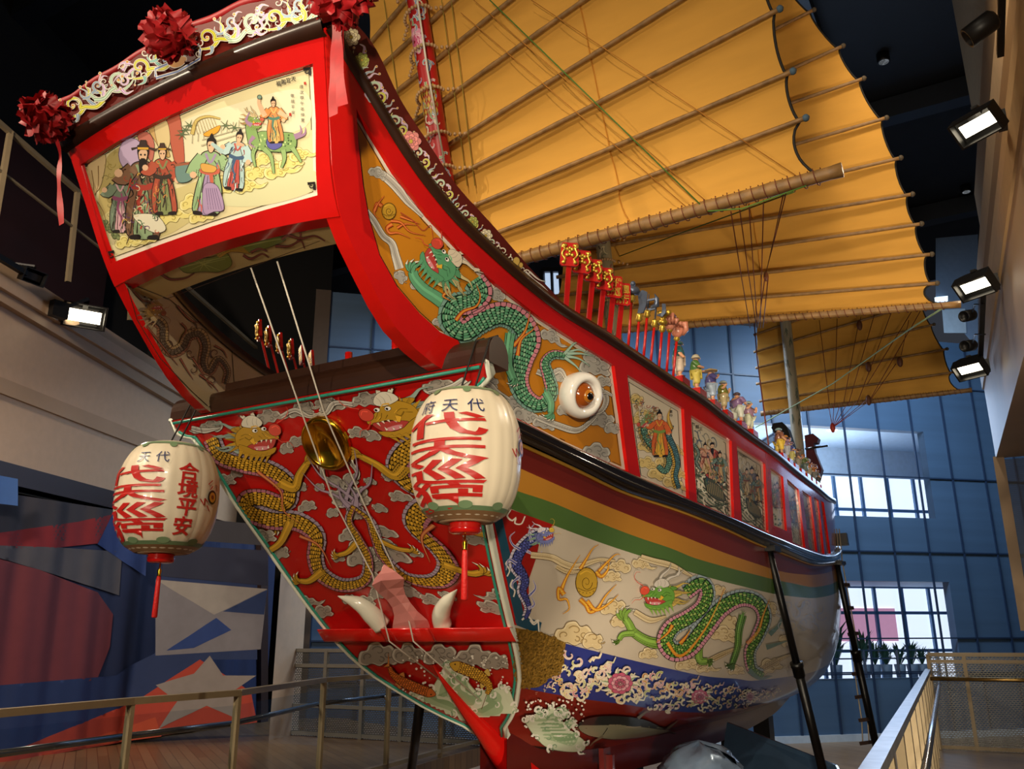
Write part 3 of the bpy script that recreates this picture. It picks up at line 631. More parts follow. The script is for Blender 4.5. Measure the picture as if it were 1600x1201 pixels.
# ---- transom board
tb = MB()
def wTT(z): return np.where(z > 3.05, np.where(z > 3.11, 1.405, 1.25 + .155*np.clip((z - 3.05)/.06, 0, 1)**.5), wT(z))
zs = np.concatenate([np.linspace(.66, 3.04, 60), np.linspace(3.05, 3.11, 8), [3.185]])
G = np.array([[(wTT(z)*s, yT(z), z) for s in np.linspace(-1, 1, 25)] for z in zs]); tb.grid(G, 'b41210', True)
G2 = G + np.array([0, .05, .03]); tb.grid(G2, 'b41210')
for e in (0, -1): tb.grid(np.stack([G[:, e], G2[:, e]]), 'd8dccb')
TR = Brush(S_TR, tb, off=.002)
TR.clip = pp('275,666 757,572 748,598 737,612 748,700 757,820 786,970 801,1061 813,1110 724,1124 692,1109 633,1078 570,1041 531,1003 483,945 429,868 369,781 343,745 321,705 316,692 290,682')
YD = dict(base='b98f2c', dark='33240a', belly='a8687c', spine='a493a6')
for x, y, s, k, fl in ((420, 650, .42, 1, 1), (470, 640, .4, 0, 1), (505, 630, .3, 0, -1), (448, 700, .34, 2, 1), (462, 690, .3, 0, 1), (545, 835, .34, 0, 1), (530, 870, .3, 2, 1), (590, 925, .4, 2, 1), (570, 940, .34, 0, 1), (545, 935, .3, 2, 1), (395, 800, .3, 0, 1), (600, 880, .4, 0, 1), (480, 790, .3, 0, 1), (520, 800, .3, 2, 1), (330, 665, .4, 1, -1), (352, 750, .34, 0, 1), (370, 738, .3, 2, 1), (470, 760, .3, 2, 1), (412, 838, .4, 0, 1), (440, 862, .38, 2, 1), (552, 775, .55, 0, 1), (556, 800, .45, 2, 1),
    (566, 868, .5, 0, 1), (556, 852, .36, 2, 1), (582, 905, .42, 0, -1), (478, 940, .36, 1, 1), (503, 955, .36, 0, 1), (500, 760, .25, 2, 1), (548, 748, .4, 2, 1)):
    cloud(TR, x, y, s, k, -.17, fl, c='9a9389', rim='c9c4b8')
wisp(TR, '300,668 320,672 345,668', 7); wisp(TR, '440,650 462,640 485,650 505,642', 6); wisp(TR, '548,720 560,740 548,760', 6)
claw(TR, '385,775 372,800 398,812 428,820', 13, 9, s=.8, **dict(c='b98f2c'))
dragon_body(TR, '330,684 345,712 380,725 420,734 450,756 446,784 412,775 386,778 388,798 425,812 466,815 494,836 492,868 502,896 536,914 572,905 578,872 562,838 548,812 556,786', 22, 7, mid=26, side=-1, sp=6.2, rows=5, bs=.2, **YD)
for q in ('405,735 440,765 445,795 470,815', '470,835 500,850 520,885'): flame(TR, q, 5, 'b2573a', 'cf8a55')
claw(TR, '440,752 462,760 470,740 482,722', 15, 10, s=.95, c='b98f2c'); claw(TR, '455,815 440,845 420,860', 13, 8, s=.8, c='b98f2c'); claw(TR, '505,890 485,905 470,905', 12, 7, s=.7, c='b98f2c'); claw(TR, '560,845 545,860 530,865', 10, 6, s=.55, c='b98f2c')
dragon_head(TR, aff(398, 676, .62, .06), face='b98f2c', sz=.62, mane='7f9088')
for q in ('540,790 548,760 560,735 556,700', '552,786 566,764 580,752 584,722', '548,790 535,775 530,750'): TR.line(pp(q), 8, .8, '5b4a60'); TR.line(pp(q), 6, .4, 'a493a6')
TR.flush(True)
# below the shelf
for x, y, s, k, fl in ((592, 1020, .62, 0, 1), (640, 1018, .55, 1, 1), (690, 1020, .55, 0, 1), (742, 1022, .62, 1, -1), (776, 1030, .45, 0, 1)): cloud(TR, x, y, s, k, 0, fl, c='9a9389', rim='c9c4b8')
seafoam(TR, '628,1082 646,1080 660,1088 676,1072 690,1048 700,1030 716,1036 730,1058 748,1078 770,1082 784,1066 796,1072 806,1098 812,1112 770,1128 740,1124 700,1118 660,1100', 11)
def koi(B, path, w, c, fin, ln='5a2a08'):
    P = pp(path); d = P[0] - P[1]; d /= np.linalg.norm(d); n_ = np.array([-d[1], d[0]])
    B.poly([P[-1], P[-1] + (P[-1] - P[-2])*.9 + n_*w*.8, P[-1] + (P[-1] - P[-2])*.4, P[-1] + (P[-1] - P[-2])*.9 - n_*w*.8], fin, ln, .7, sm=False)
    m = P[len(P)//2]; B.poly([m + n_*w*.3, m + n_*w*.95 - d*4, m + n_*w*.4 - d*12], fin, ln, .6); B.poly([m - n_*w*.3, m - n_*w*1.0 - d*5, m - n_*w*.4 - d*11], fin, ln, .6)
    dragon_body(B, P, w, w*.35, base=c, dark=ln, belly=None, spine=None, mid=w*1.05, sp=3.6, rows=5)
    h = P[0]; B.poly([h + d*w*.75, h + n_*w*.5, h - d*w*.25, h - n_*w*.5], c, ln, .8); B.dot(*(h + d*w*.25 + n_*w*.12), 1.3, '161008', n=8)
koi(TR, '672,1078 655,1072 632,1062 616,1050 610,1038', 15, 'cf6a26', 'd98a45'); koi(TR, '716,1037 735,1044 754,1054 766,1068 762,1080', 17, 'cfa235', 'dcbd62')
TR.flush()

transom = tb.build('transom_board', GLOSS, boat)
bd = MB(); tl = MB()
for s in (-1, 1):
    e = [(s*float(wTT(z)), float(yT(z)) - .008, z) for z in zs[4::2]] + [(s*1.4, -.01, 3.185)]
    bd.tube(e, .016, 8); tl.tube([(a - s*.035, b - .004, c) for a, b, c in e[:-2]], .011, 6)
tl.tube([(-1.36, -.012, 3.155), (1.36, -.012, 3.155)], .012, 6)
bd.build('edge_bead', mat('white_bead', 'd9dccc', .3), transom); tl.build('teal_bead', mat('teal_bead', '2f8f7a', .35), transom)
# ---- crossbeam with rounded top carrying the stern
cb = MB()
pf = [(0, 3.187)] + [(.115 - .115*math.cos(a), 3.25 + .125*math.sin(a)) for a in np.linspace(0, PI, 12)] + [(.23, 3.187)]
v = [(x, y, z) for x in (-1.42, 1.42) for y, z in pf]; n = len(pf)
cb.add(v, [tuple(range(n))[::-1], tuple(range(n, 2*n))] + [(i, (i+1) % n, n + (i+1) % n, n + i) for i in range(n)], '3a1d10', False)
cb.build('crossbeam', DKBROWN, boat)
cb = MB(); cb.box((0, .24, 3.30), (1.9, .3, .26)); cb.build('inner_beam', DKBROWN, boat)
# ---- bulwark walls
def zleg(y): return np.interp(y, [-1.27, -1.1, -1.0, -.895, -.785, -.645, -.51, -.379, -.214, -.07, .015, .1, .1001], [4.8, 4.35, 4.09, 3.88, 3.745, 3.60, 3.465, 3.355, 3.265, 3.21, 3.19, 3.17, 3.11])
def zbot(y): return np.where(y < .1, zleg(y), zw(y))
zd = spl([-1.27, -.936, -.679, -.485, -.19, .067, .485, .974, 1.494, 1.97, 2.62, 3.315, 3.835, 5.35, 7.04, 8.757, 11, 13], [4.80, 4.537, 4.336, 4.205, 4.05, 3.959, 3.848, 3.77, 3.745, 3.722, 3.68, 3.655, 3.62, 3.576, 3.553, 3.543, 3.75, 4.1])
zc = spl([-1.30, -1.214, -1.0, -.768, -.514, -.271, .045, .436, .824, .95], [5.03, 4.932, 4.81, 4.592, 4.41, 4.25, 4.117, 3.966, 3.847, 3.80])
yb = np.concatenate([np.linspace(-1.26, .1, 50), np.linspace(.12, YE, 120)])
REC = .03
bw = MB(); bi = MB()
for sgn in (1, -1):
    P = np.array([[(sgn*(XU(y, z) - REC), y, z) for y in yb for z in [zbot(y)*(1 - t) + zd(y)*t]] for t in np.linspace(0, 1, 9)]); bw.grid(P, 'b5140f', sgn < 0)
    Q = P.copy(); Q[..., 0] -= sgn*.07; bi.grid(Q, 'b9a988', sgn > 0)
    bw.grid(np.stack([P[0], Q[0]]), 'a0120d', sgn > 0); bi.grid(np.stack([P[-1], Q[-1]]), 'a0120d')
S_UPr = Surf(lambda x, y, z: x - XU(y, z) + REC - .002, 3, 18, lambda x, y, z: (y > -1.6) & (y < 13.2))
bulwark = bw.build('bulwark', RED, boat); INN = Brush(S_IN, bi, off=.002)
INN.line(pp('199,447 265,468 270,472 362,548 366,604 326,636'), 1.2, 1.2, '3a2a1c', sm=False); INN.line(pp('199,450 214,500 250,560 300,612 324,634'), 1.2, 1.2, '3a2a1c', sm=False)
ID_ = dict(base='6d6455', dark='3a2a20', belly='b9a070', spine='a3765a')
dragon_body(INN, '236,494 254,508 256,534 268,548 284,540 292,524 312,520 322,540 318,566 326,580 340,560 356,578 352,600', 13, 5, mid=13, sp=4.5, rows=3, **ID_)
dragon_head(INN, aff(240, 490, .26, 2.9, -1), face='a8884a', skull='cdbb90', nose='a0553a', mane='8a7a6a', sz=.3, ln='3a2418')
for q in ('208,456 222,470 234,472 246,482', '276,478 296,500 316,506 330,520', '228,510 244,530 258,548 276,570', '280,560 292,580 300,592', '300,560 310,575 322,596 330,606', '334,540 348,548 354,560', '282,505 290,515 282,530', '310,585 330,600 340,612'): INN.line(pp(q), 4, 1, '4a2c1c'); INN.line(pp(q), 2.6, .6, 'a3604a')
for x, y in ((230, 470), (300, 512), (296, 552), (335, 552), (300, 578), (330, 595), (262, 540)): INN.line(spiral(x, y, 8, x, 1), 2, .8, '5a3a28', sm=False)
INN.flush()

bi.build('inner_bulwark_face', SATIN, boat)
PANELS = {'dragon': [(551, 172), (612, 272), (665, 340), (712, 390), (770, 445), (842, 500), (900, 537), (955, 572), (966, 650), (977, 737), (875, 692), (802, 654), (760, 632), (735, 600), (722, 560), (710, 533), (682, 520), (650, 491), (615, 450), (587, 400), (570, 340), (561, 290), (554, 225)],
 'a': [(975, 586), (1064, 639), (1072, 779), (996, 746)], 'b': [(1075, 649), (1139, 689), (1143, 810), (1085, 785)], 'c': [(1147, 696), (1192, 725), (1197, 832), (1155, 814)],
 'd': [(1200, 731), (1220, 745), (1226, 830), (1205, 821)], 'e': [(1226, 748), (1245, 765), (1255, 856), (1235, 847)], 'f': [(1250, 766), (1264, 776), (1274, 862), (1261, 857)],
 'g': [(1268, 776), (1276, 782), (1285, 865), (1277, 864)], 'h': [(1279, 782), (1284, 785), (1295, 865), (1289, 865)]}
fr = MB()
hol = [dens(S_UPr.hit(np.array(p))[:, 1:]) for p in PANELS.values()]
ob = dens(np.concatenate([[(-1.26, 4.79)], [(y, float(zleg(y))) for y in np.linspace(-1.25, .1, 40)], [(y, float(zw(y))) for y in np.linspace(.12, 12.8, 90)], [(y, float(zd(y))) for y in np.linspace(12.8, -1.25, 110)]]))
rings = [ob] + hol; V = [Vector(p) for r in rings for p in r]; E = []; o_ = 0
for r in rings: E += [(o_ + i, o_ + (i + 1) % len(r)) for i in range(len(r))]; o_ += len(r)
for yy in np.arange(-1.2, 12.8, .1):
    for zz in np.arange(2.6, 4.8, .1):
        if zbot(yy) + .03 < zz < zd(yy) - .03 and not any(inside(h, yy, zz) for h in hol): V.append(Vector((yy, zz)))
r = geometry.delaunay_2d_cdt(V, E, [], 2, 1e-5); VV = np.array([tuple(v) for v in r[0]]); FF = []
for f in r[2]:
    c = VV[list(f)].mean(0)
    if inside(ob, *c) and not any(inside(h, *c) for h in hol): FF.append(tuple(f))
for sgn in (1, -1):
    fr.add(np.stack([sgn*XU(VV[:, 0], VV[:, 1]), VV[:, 0], VV[:, 1]], 1), FF, 'c0130f')
    for r in rings:
        n = len(r); a = np.stack([sgn*XU(r[:, 0], r[:, 1]), r[:, 0], r[:, 1]], 1); b = a.copy(); b[:, 0] -= sgn*REC
        fr.add(np.concatenate([a, b]), [(i, (i + 1) % n, n + (i + 1) % n, n + i) for i in range(n)], 'a8110d', False)
fr.build('bulwark_frame', RED, bulwark)
# painted panels in the bulwark
pans = {}
for k, p in PANELS.items():
    m = MB(); b = Brush(S_UPr, m, off=.0); P = np.array(p, float)
    b.fill(dens(P, 6), 'd6cdbd', 10)
    pans[k] = (m, b, P)
def border(b, P, w=4, g=4, cw='e6dfd0', cl='1c1714', lw=1):
    Q = np.vstack([P, P[:1]]); b.line(Q, w*2, w*2, cw, sm=False); c = P.mean(0); n = len(P)
    b.line(np.vstack([c + (P - c)*(1 - g/60), (c + (P - c)*(1 - g/60))[:1]]), lw, lw, cl, sm=False)
def inset(P, d):
    n = len(P); out = []; A = sum(P[i][0]*P[(i+1) % n][1] - P[(i+1) % n][0]*P[i][1] for i in range(n)); s = 1 if A > 0 else -1
    for i in range(n):
        a, b, c = P[i-1], P[i], P[(i+1) % n]; e1 = (b - a)/np.linalg.norm(b - a); e2 = (c - b)/np.linalg.norm(c - b)
        n1 = np.array([-e1[1], e1[0]])*s; n2 = np.array([-e2[1], e2[0]])*s; m = n1 + n2; m /= np.linalg.norm(m); out.append(b + m*d/max(.4, m @ n1))
    return np.array(out)
m, b, P = pans['dragon']
b.up(); b.fill(dens(inset(P, 5), 6), 'c07c1c', 10); b.up(); I = inset(P, 6.5); b.line(np.vstack([I, I[:1]]), 1.2, 1.2, '2a2018', sm=False)
CG = dict(c='aaa79f', rim='cbc8bd', ln='4b4743')
wisp(b, '578,268 592,270 606,280 622,296 636,314 648,326 660,338', 12, w1=5); cloud(b, 590, 270, .3, 0, .5, 1, **CG); wisp(b, '572,330 584,345 598,368 612,380 618,400 624,420', 9, w1=14); cloud(b, 626, 432, .34, 2, .8, 1, **CG); cloud(b, 652, 446, .34, 2, .4, 1, **CG)
for x, y, s, k, r in ((690, 505, .3, 0, .5), (775, 460, .34, 0, .6), (792, 500, .36, 2, 1.3), (860, 525, .36, 1, .5), (930, 572, .5, 0, .2), (922, 556, .36, 2, .2), (940, 596, .3, 0, 0), (941, 656, .42, 0, .2), (955, 668, .36, 2, .1), (800, 632, .42, 0, .5), (822, 648, .46, 1, .4), (850, 660, .36, 0, .3), (880, 640, .34, 2, 0), (932, 706, .46, 0, .3), (765, 595, .3, 0, .4), (872, 590, .26, 1, 0)): cloud(b, x, y, s, k, r, **CG)
for q, w in (('740,592 762,600 775,612 795,624', 9), ('838,580 856,586 874,578 884,592', 8), ('840,652 870,664 900,672 920,660 930,650', 9), ('930,600 946,620 940,640 920,648', 8), ('930,615 944,612 956,618', 5)): wisp(b, q, w, w1=w*.6)
for q, w in (('596,322 588,318 584,334 592,342', 6), ('584,330 590,318 600,306', 5), ('612,350 604,356 608,364 622,364 640,372', 6), ('620,356 632,350 650,352', 4), ('625,338 640,344 656,350', 4), ('610,345 626,348 640,362 664,368', 4)): flame(b, q, w, 'cc5526', 'e08a45')
pearl(b, 607, 330, 11, 13, 'b58c2c')
b.line(pp('625,332 645,345 660,360 672,352 676,372'), 1.6, 1, 'a8452c')
UD = dict(base='5f9f78', dark='16301f', belly='cf8492', spine='7fa79a')
claw(b, '700,478 680,464 662,452 648,436 644,424', 21, 14, s=.95, c='62a27a', ln='16301f')
dragon_body(b, '740,436 752,456 738,474 712,478 704,498 722,516 748,500 780,488 810,500 826,530 816,562 810,592 820,618 842,630 858,612 853,588 848,566 862,552 888,555', 30, 8, mid=34, side=1, sp=6.5, rows=6, bs=.2, light='8fc09a', **UD)
for q in ('710,500 722,486 742,478 748,462 742,444', '800,540 816,520 822,505 826,485', '806,555 812,530 830,515 836,505', '700,455 690,462 702,470'): flame(b, q, 6, 'cf5f22', 'e0a040')
for q in ('880,552 900,546 916,552', '882,556 902,560 920,572', '880,552 895,536 908,534', '880,558 898,572 906,584', '884,552 905,552 925,556'): b.line(pp(q), 6, .6, '3f6a5c'); b.line(pp(q), 4.6, .3, 'a8c6b4')
claw(b, '795,520 792,545 792,570 800,592', 15, 11, s=.6, c='68a880', ln='16301f'); claw(b, '850,612 858,628 858,644', 12, 9, s=.7, c='68a880', ln='16301f')
dragon_head(b, aff(694, 410, .58, .925, -1), face='5a9c70', skull='d9ccb4', nose='cc4a38', mane='b5a878', sz=.58, ln='16301f', beard='62a27a')
def panel_base(k, bg='d3c8b2'):
    m, b, P = pans[k]; s = min(np.ptp(P[:, 0]), np.ptp(P[:, 1])); d = min(4, s*.06); b.up(); b.fill(dens(inset(P, d*.6), 6), bg, 10); b.up(); I = inset(P, d*1.4); b.line(np.vstack([I, I[:1]]), .9, .9, '2a2018', sm=False); return b, P
def quad(P):      # unit square to the four corners
    return lambda q: (lambda u, v: (P[0]*(1-u)*(1-v) + P[1]*u*(1-v) + P[2]*u*v + P[3]*(1-u)*v))(np.asarray(q, float)[..., :1], np.asarray(q, float)[..., 1:])
def pfig(b, F, u, v, h, P, **k):
    o = F([(u, v)])[0]; H = np.linalg.norm(P[3] - P[0])*h/100; w = np.linalg.norm(P[1] - P[0])/max(1, abs(P[1][0] - P[0][0]))
    figure(b, aff(o[0], o[1], H), sz=H, **k)
b, P = panel_base('a'); F = quad(P)
for u, v, s in ((.18, .18, .34), (.3, .3, .3), (.14, .4, .26), (.5, .42, .3), (.3, .62, .34), (.25, .8, .34), (.5, .85, .4), (.75, .88, .36), (.85, .5, .26), (.85, .75, .3), (.6, .7, .3)): cloud(b, *F([(u, v)])[0], s, int(u*30) % 3, .3, 1, c='d6bd7a', rim='e0d0a0', ln='6d5826')
dragon_body(b, F(pp('.3,.35 .25,.5 .4,.6 .6,.55 .7,.65 .6,.8 .45,.78')), 10, 8, base='5d8a7a', dark='1c2a2a', belly=None, spine='b8a060', sp=3.5, rows=3); dragon_body(b, F(pp('.78,.25 .72,.38 .82,.5 .86,.65 .8,.8 .85,.92')), 9, 6, base='4d7a86', dark='1c2a2a', belly=None, spine='c8a040', sp=3.5, rows=3)
flame(b, F(pp('.78,.3 .74,.18 .8,.06')), 7, 'c9982c', 'e0c060'); dragon_head(b, aff(*F([(.27, .36)])[0], .2, -.9, -1), face='7d9a6a', skull='d9ccb4', nose='c25545', mane='9aa070', sz=.25)
for i in range(60): b.line(spiral(*F([(.1 + .5*random.random(), .15 + .5*random.random())])[0], 4, i, .8), 1, .5, random.choice(('a04a3a', '3f5f4a', '9a7a2a', '2f4a6a')))
pfig(b, F, .5, .66, .42, P, robe='cf6430', robe2='e0b040', sash='7a9a4a')
words(b, '雲中', *F([(.8, .1)])[0], 5, '1c1714', .01, 0, 6)
for k, cols, ttl in (('b', ('b5453a', 'cf9a86'), '海龍王'), ('c', ('6a6a7a', '9a8a6a'), '八仙過海'), ('d', ('b8623a', '8a9a6a'), ''), ('e', ('a05a40', '5a6a8a'), ''), ('f', ('7a6a60', '9a7a5a'), ''), ('g', ('5a6a8a', 'b07a5a'), ''), ('h', ('8a5a4a', '6a7a8a'), '')):
    b, P = panel_base(k, 'c9bea6' if k != 'd' else 'd8ceb0'); F = quad(P); S = np.linalg.norm(P[3] - P[0])/130; W = np.linalg.norm(P[1] - P[0])/75
    if k != 'd':
        for i in range(18):
            v = .48 + i*.029; b.line(F([(u, min(.97, v + .035*math.sin(9*u + i*.9 + len(ttl)) - .1*(1 - u)*(i < 6))) for u in np.linspace(.04, .96, 18)]), 2.1*W, 1.7*W, '3f4a3e' if i % 2 else '75826c', sm=False)
        for i in range(36): b.line(F(spiral(.1 + .8*random.random(), .45 + .5*random.random(), .08, i, .9)), 2*W, .8*W, '47523f' if i % 2 else 'e6e0cc', sm=False)
    else:
        for i in range(14): b.dot(*F([(.1 + .8*random.random(), .75 + .2*random.random())])[0], 1.6, '5a7048', n=7)
    for i in range(26): b.line(F(spiral(.1 + .8*random.random(), .1 + .4*random.random(), .09, i, .8)), 1.6*W, .5*W, random.choice(('7f6f4a', '8a8a80', '4f6070', 'a8905a')), sm=False)
    pfig(b, F, .52, .62, .42, P, robe=cols[0], robe2=cols[1], sash='5a7a5a', beard=(k == 'b')); pfig(b, F, .34, .58, .33, P, robe=cols[1], robe2='c9b48a', sash='7a3a30')
    pfig(b, F, .72, .6, .34, P, robe='6f8a86' if k != 'd' else 'b07a4a', robe2='d0b080', sash='8a4a3a')
    if k in 'bc':
        b.poly(F(pp('.3,.66 .5,.62 .75,.68 .85,.8 .6,.84 .38,.8')), '4a4f44', '16140f', 1*W)
        for i in range(9): b.line(F([(.36 + i*.05, .66), (.38 + i*.05, .8)]), .8*W, .8*W, 'a8946a')
    for i in range(34): b.line(F(spiral(.2 + .6*random.random(), .3 + .38*random.random(), .045, i, .7)), 1.8*W, .5*W, random.choice(('9a4a3a', '3f5f4a', '8a6a2a', '2f4a5a', '3a2a20', 'c9a870')), sm=False)
    if ttl: words(b, ttl, *F([(.12, .07)])[0], 6*W, '2a2018', .01, 5.5*W, 3.2*W)
    flame(b, F(pp('.2,.35 .3,.3 .42,.34')), 2*W, 'b0553a', 'cf9a60'); dragon_body(b, F(pp('.08,.3 .2,.38 .12,.5 .24,.58')), 5*W, 3*W, base='7f958c', dark='2c3a36', belly=None, spine=None, sp=3, rows=2)

for k, (m, b, P) in pans.items():
    b.flush(); m.build('painted_panel', GLOSS, bulwark)
# dark cap rail and the carved boards above it
cr = MB()
for sgn in (1, -1):
    prof = [(.0, -.02), (.035, -.015), (.04, .02), (.035, .05), (-.02, .06), (-.12, .06), (-.12, -.02)]
    P = np.array([[(sgn*(XU(y, zd(y)) + dx), y, zd(y) + dz) for y in yb] for dx, dz in prof]); cr.grid(P, '3a1d10', sgn < 0)
caprail = cr.build('cap_rail', DKBROWN, boat)
S_BD = Surf(lambda x, y, z: x - XU(y, z) - .008, 3, 14, lambda x, y, z: (y > -1.6) & (y < 2))
yo = np.linspace(-1.29, .95, 50)
for sgn in (-1, 1):
    sb = MB()
    P = np.array([[(sgn*(XU(y, z) + .006), y, z) for y in yo for z in [(zd(y) + .04)*(1 - t) + max(zc(y), zd(y) + .045)*t]] for t in np.linspace(0, 1, 7)]); sb.grid(P, '571811', sgn < 0)
    Q = P.copy(); Q[..., 0] -= sgn*.06; sb.grid(Q, '571811', sgn > 0); sb.grid(np.stack([P[-1], Q[-1]]), '6b1a12')
    if sgn < 0: sb.build('side_scroll_board', SATIN, boat)
BD = Brush(S_BD, sb, off=.001)
def edge(q): return smooth(pp(q), step=4)
mid_ = smooth(pp('540,40 568,100 602,165 642,222 684,280 714,318 752,362 792,399 832,434'), step=2); L_ = np.concatenate([[0], np.cumsum(np.linalg.norm(np.diff(mid_, axis=0), axis=1))])
def bs(s): return np.array([np.interp(s*L_[-1], L_, mid_[:, 0]), np.interp(s*L_[-1], L_, mid_[:, 1])])
for i in range(12):
    s = .14 + i*.062
    x, y = bs(s); a = math.atan2(*(bs(s + .02) - bs(s - .02))[::-1]); k = .58 - .028*i; c, c2 = (('b5b23a', '7f93a8'), ('9fb6a0', 'b99ac0'))[i % 2]
    leafscroll(BD, aff(x, y, k, a, 1 if i % 2 else -1), c, c2, 8, 'e8e0c8', k)
for s, c, r in ((.04, 'd9cfa8', 15), (.12, 'a9b45a', 12), (.42, 'd98a86', 17), (.74, 'a9b45a', 9), (.8, 'd9d0b0', 11)):
    x, y = bs(s); flower(BD, aff(x, y, 1), c, shade(c, 1.3), 'c9b24a', 7, .8, r=r)
for i in range(9): s = .84 + i*.017; x, y = bs(min(1, s)); BD.line(spiral(x, y, 6, i*2, .8), 2, .7, 'e8e0c8', sm=False)
BD.dot(806, 408, 5.5, 'cfae5a', 7, out='5a3a18'); BD.dot(813, 414, 3.5, 'cfae5a', 4.5, out='5a3a18')
for q in ('820,424 832,436 846,446 858,458', '826,424 840,436 852,440'): BD.line(pp(q), 3, 1, 'dcd6cc')
BD.flush()

sb.build('side_scroll_board', SATIN, boat)
# ---- stern gallery: framed painting between the side walls
def rise(x): return .075*(1 - np.clip(np.abs(x)/1.15, 0, 1)**2)
def hw(z): return XU(yA(z), z)
SP = [(126, 257), (185, 220), (250, 187), (330, 151), (410, 123), (489, 99), (493, 170), (496, 305), (410, 329), (330, 354), (250, 382), (173, 411), (147, 330)]
sf = MB(); hp = S_AF.hit(np.array(SP)); hole = dens(hp[:, [0, 2]], .05)
w1, w2 = float(hw(3.86)), float(hw(4.76))
ob = dens(np.concatenate([[(x, 3.86 + rise(x) - .02) for x in np.linspace(-w1, w1, 30)], [(float(hw(z)), z) for z in np.linspace(3.9, 4.74, 12)],
    [(x, 4.76 + float(rise(x))) for x in np.linspace(w2, -w2, 30)], [(-float(hw(z)), z) for z in np.linspace(4.74, 3.9, 12)]]), .05)
rings = [ob, hole]; V = [Vector(p) for r in rings for p in r]; E = []; o_ = 0
for r in rings: E += [(o_ + i, o_ + (i + 1) % len(r)) for i in range(len(r))]; o_ += len(r)
V += [Vector((x, z)) for x in np.arange(-1.1, 1.1, .08) for z in np.arange(3.9, 4.8, .06) if inside(ob, x, z) and not inside(hole, x, z)]
r = geometry.delaunay_2d_cdt(V, E, [], 2, 1e-5); VV = np.array([tuple(v) for v in r[0]])
FF = [tuple(f) for f in r[2] if inside(ob, *VV[list(f)].mean(0)) and not inside(hole, *VV[list(f)].mean(0))]
sf.add(np.stack([VV[:, 0], yA(VV[:, 1]), VV[:, 1]], 1), FF, 'c0130f')
for q, d in ((hole, .03), (ob, .1)):
    n = len(q); a = np.stack([q[:, 0], yA(q[:, 1]), q[:, 1]], 1); b = a + np.array([0, d, 0]); sf.add(np.concatenate([a, b]), [(i, (i+1) % n, n + (i+1) % n, n + i) for i in range(n)], 'a8110d', False)
stern = sf.build('stern_frame', RED, boat)
S_AFr = Surf(lambda x, y, z: yA(z) + .026 - y, 2.5, 12)
pm = MB(); AF = Brush(S_AFr, pm, off=0); AF.fill(dens(np.array(SP, float), 8), 'e2dcc8', 14)
Z = lambda s: pp(s)*.35
border_ = inset(np.array(SP, float), 7); AF.up(); AF.fill(dens(inset(np.array(SP, float), 6), 8), 'd9cfa2', 14); AF.up(); AF.line(np.vstack([border_, border_[:1]]), 1.2, 1.2, '2a2218', sm=False)
AF.poly(Z('480,700 600,640 640,660 600,820 480,1000 440,900'), 'b5a468'); AF.poly(Z('440,1010 700,1060 900,960 1100,860 1000,780 760,850 560,900'), 'c9bd84'); AF.poly(Z('800,560 1000,480 1340,400 1370,560 1100,640 820,720'), 'e0dab8'); AF.poly(Z('900,900 1100,840 1390,760 1400,850 1150,920'), 'd0cfa4')
AF.poly(Z('375,760 470,690 455,820 420,880 430,960 470,1080 430,1040 395,860'), 'c9b183', '5a4526', .9)
for q in ('410,760 420,830 412,880', '440,740 440,820 425,880', '420,890 440,950 455,1020', '425,885 460,940 475,990'): AF.line(Z(q), 1.6, .8, '7a5c34')
AF.poly(Z('745,510 800,505 825,720 785,735'), 'b8604a', '4a2418', .9); AF.poly(Z('660,570 690,560 740,640 760,700 730,690 700,640'), 'c9a56a', '5a4526', .8); AF.poly(Z('615,605 660,590 690,640 680,720 650,680'), 'c07060', '5a2a20', .8); AF.poly(Z('690,555 745,540 760,640 720,680'), 'd8c490', '5a4526', .7)
for i in range(60):
    x, y = 470 + 170*random.random(), 650 + 330*random.random(); AF.line(np.array(spiral(x, y, 18, i, .8))*.35, 1, .4, random.choice(('8a7c3c', '6f6a3a', 'a0904a')), sm=False)
for i in range(28):
    x, y = 440 + 90*random.random(), 990 + 80*random.random(); AF.dot(x*.35, y*.35, 3.2, '7f8a5a', n=8, out='3f4a2c', ow=.7)
for x, y, s, k in ((760, 960, .5, 1), (860, 900, .42, 0), (1000, 830, .5, 1), (1080, 780, .46, 0), (1150, 770, .4, 1), (1180, 710, .36, 0), (1240, 760, .46, 1), (1300, 720, .4, 0), (1340, 690, .36, 1), (640, 1060, .42, 0), (560, 1080, .34, 1), (900, 960, .4, 0), (1100, 830, .4, 1)): cloud(AF, x*.35, y*.35, s, k, -.2, 1, c='dccf80', rim='e4dca0', ln='8a7c3a', d='c0ae58')
for i in range(9): AF.line(Z(f'{860 + i*26},{640 - i*8} {862 + i*26},{600 - i*8}'), 1.2, 1.2, 'a9a48a', sm=False)
AF.line(Z('900,650 1100,590 1120,585'), 2.4, 2, 'b9b496'); AF.line(Z('905,625 1100,568'), 1.4, 1.4, 'a9a48a')
for x, y in ((830, 580), (850, 560), (815, 600), (1010, 560), (1050, 570)):
    for k in range(6): a = k; AF.line([(x*.35, y*.35), ((x + 34*math.cos(a))*.35, (y + 26*math.sin(a))*.35)], 2.2, .4, '5a6a4a')
AF.line(Z('860,600 880,540 930,520 985,530'), 7, 3, '8a7238'); AF.line(Z('860,600 880,540 930,520 985,530'), 5, 2, 'c9b468')
for k in range(8): AF.line(Z(f'{885 + k*13},{600 - k*3} {870 + k*12},{545 - k*3}'), .8, .6, '8a7238')
AF.poly(Z('910,600 940,580 985,560 975,590 930,610'), 'd8a030', '7a4a10', .7)
def fg(x, y, h, lean=0, fl=1, **k): figure(AF, aff(x*.35, y*.35, h*.35/100, lean - .1, fl), sz=h*.35/100*1.5, **k)
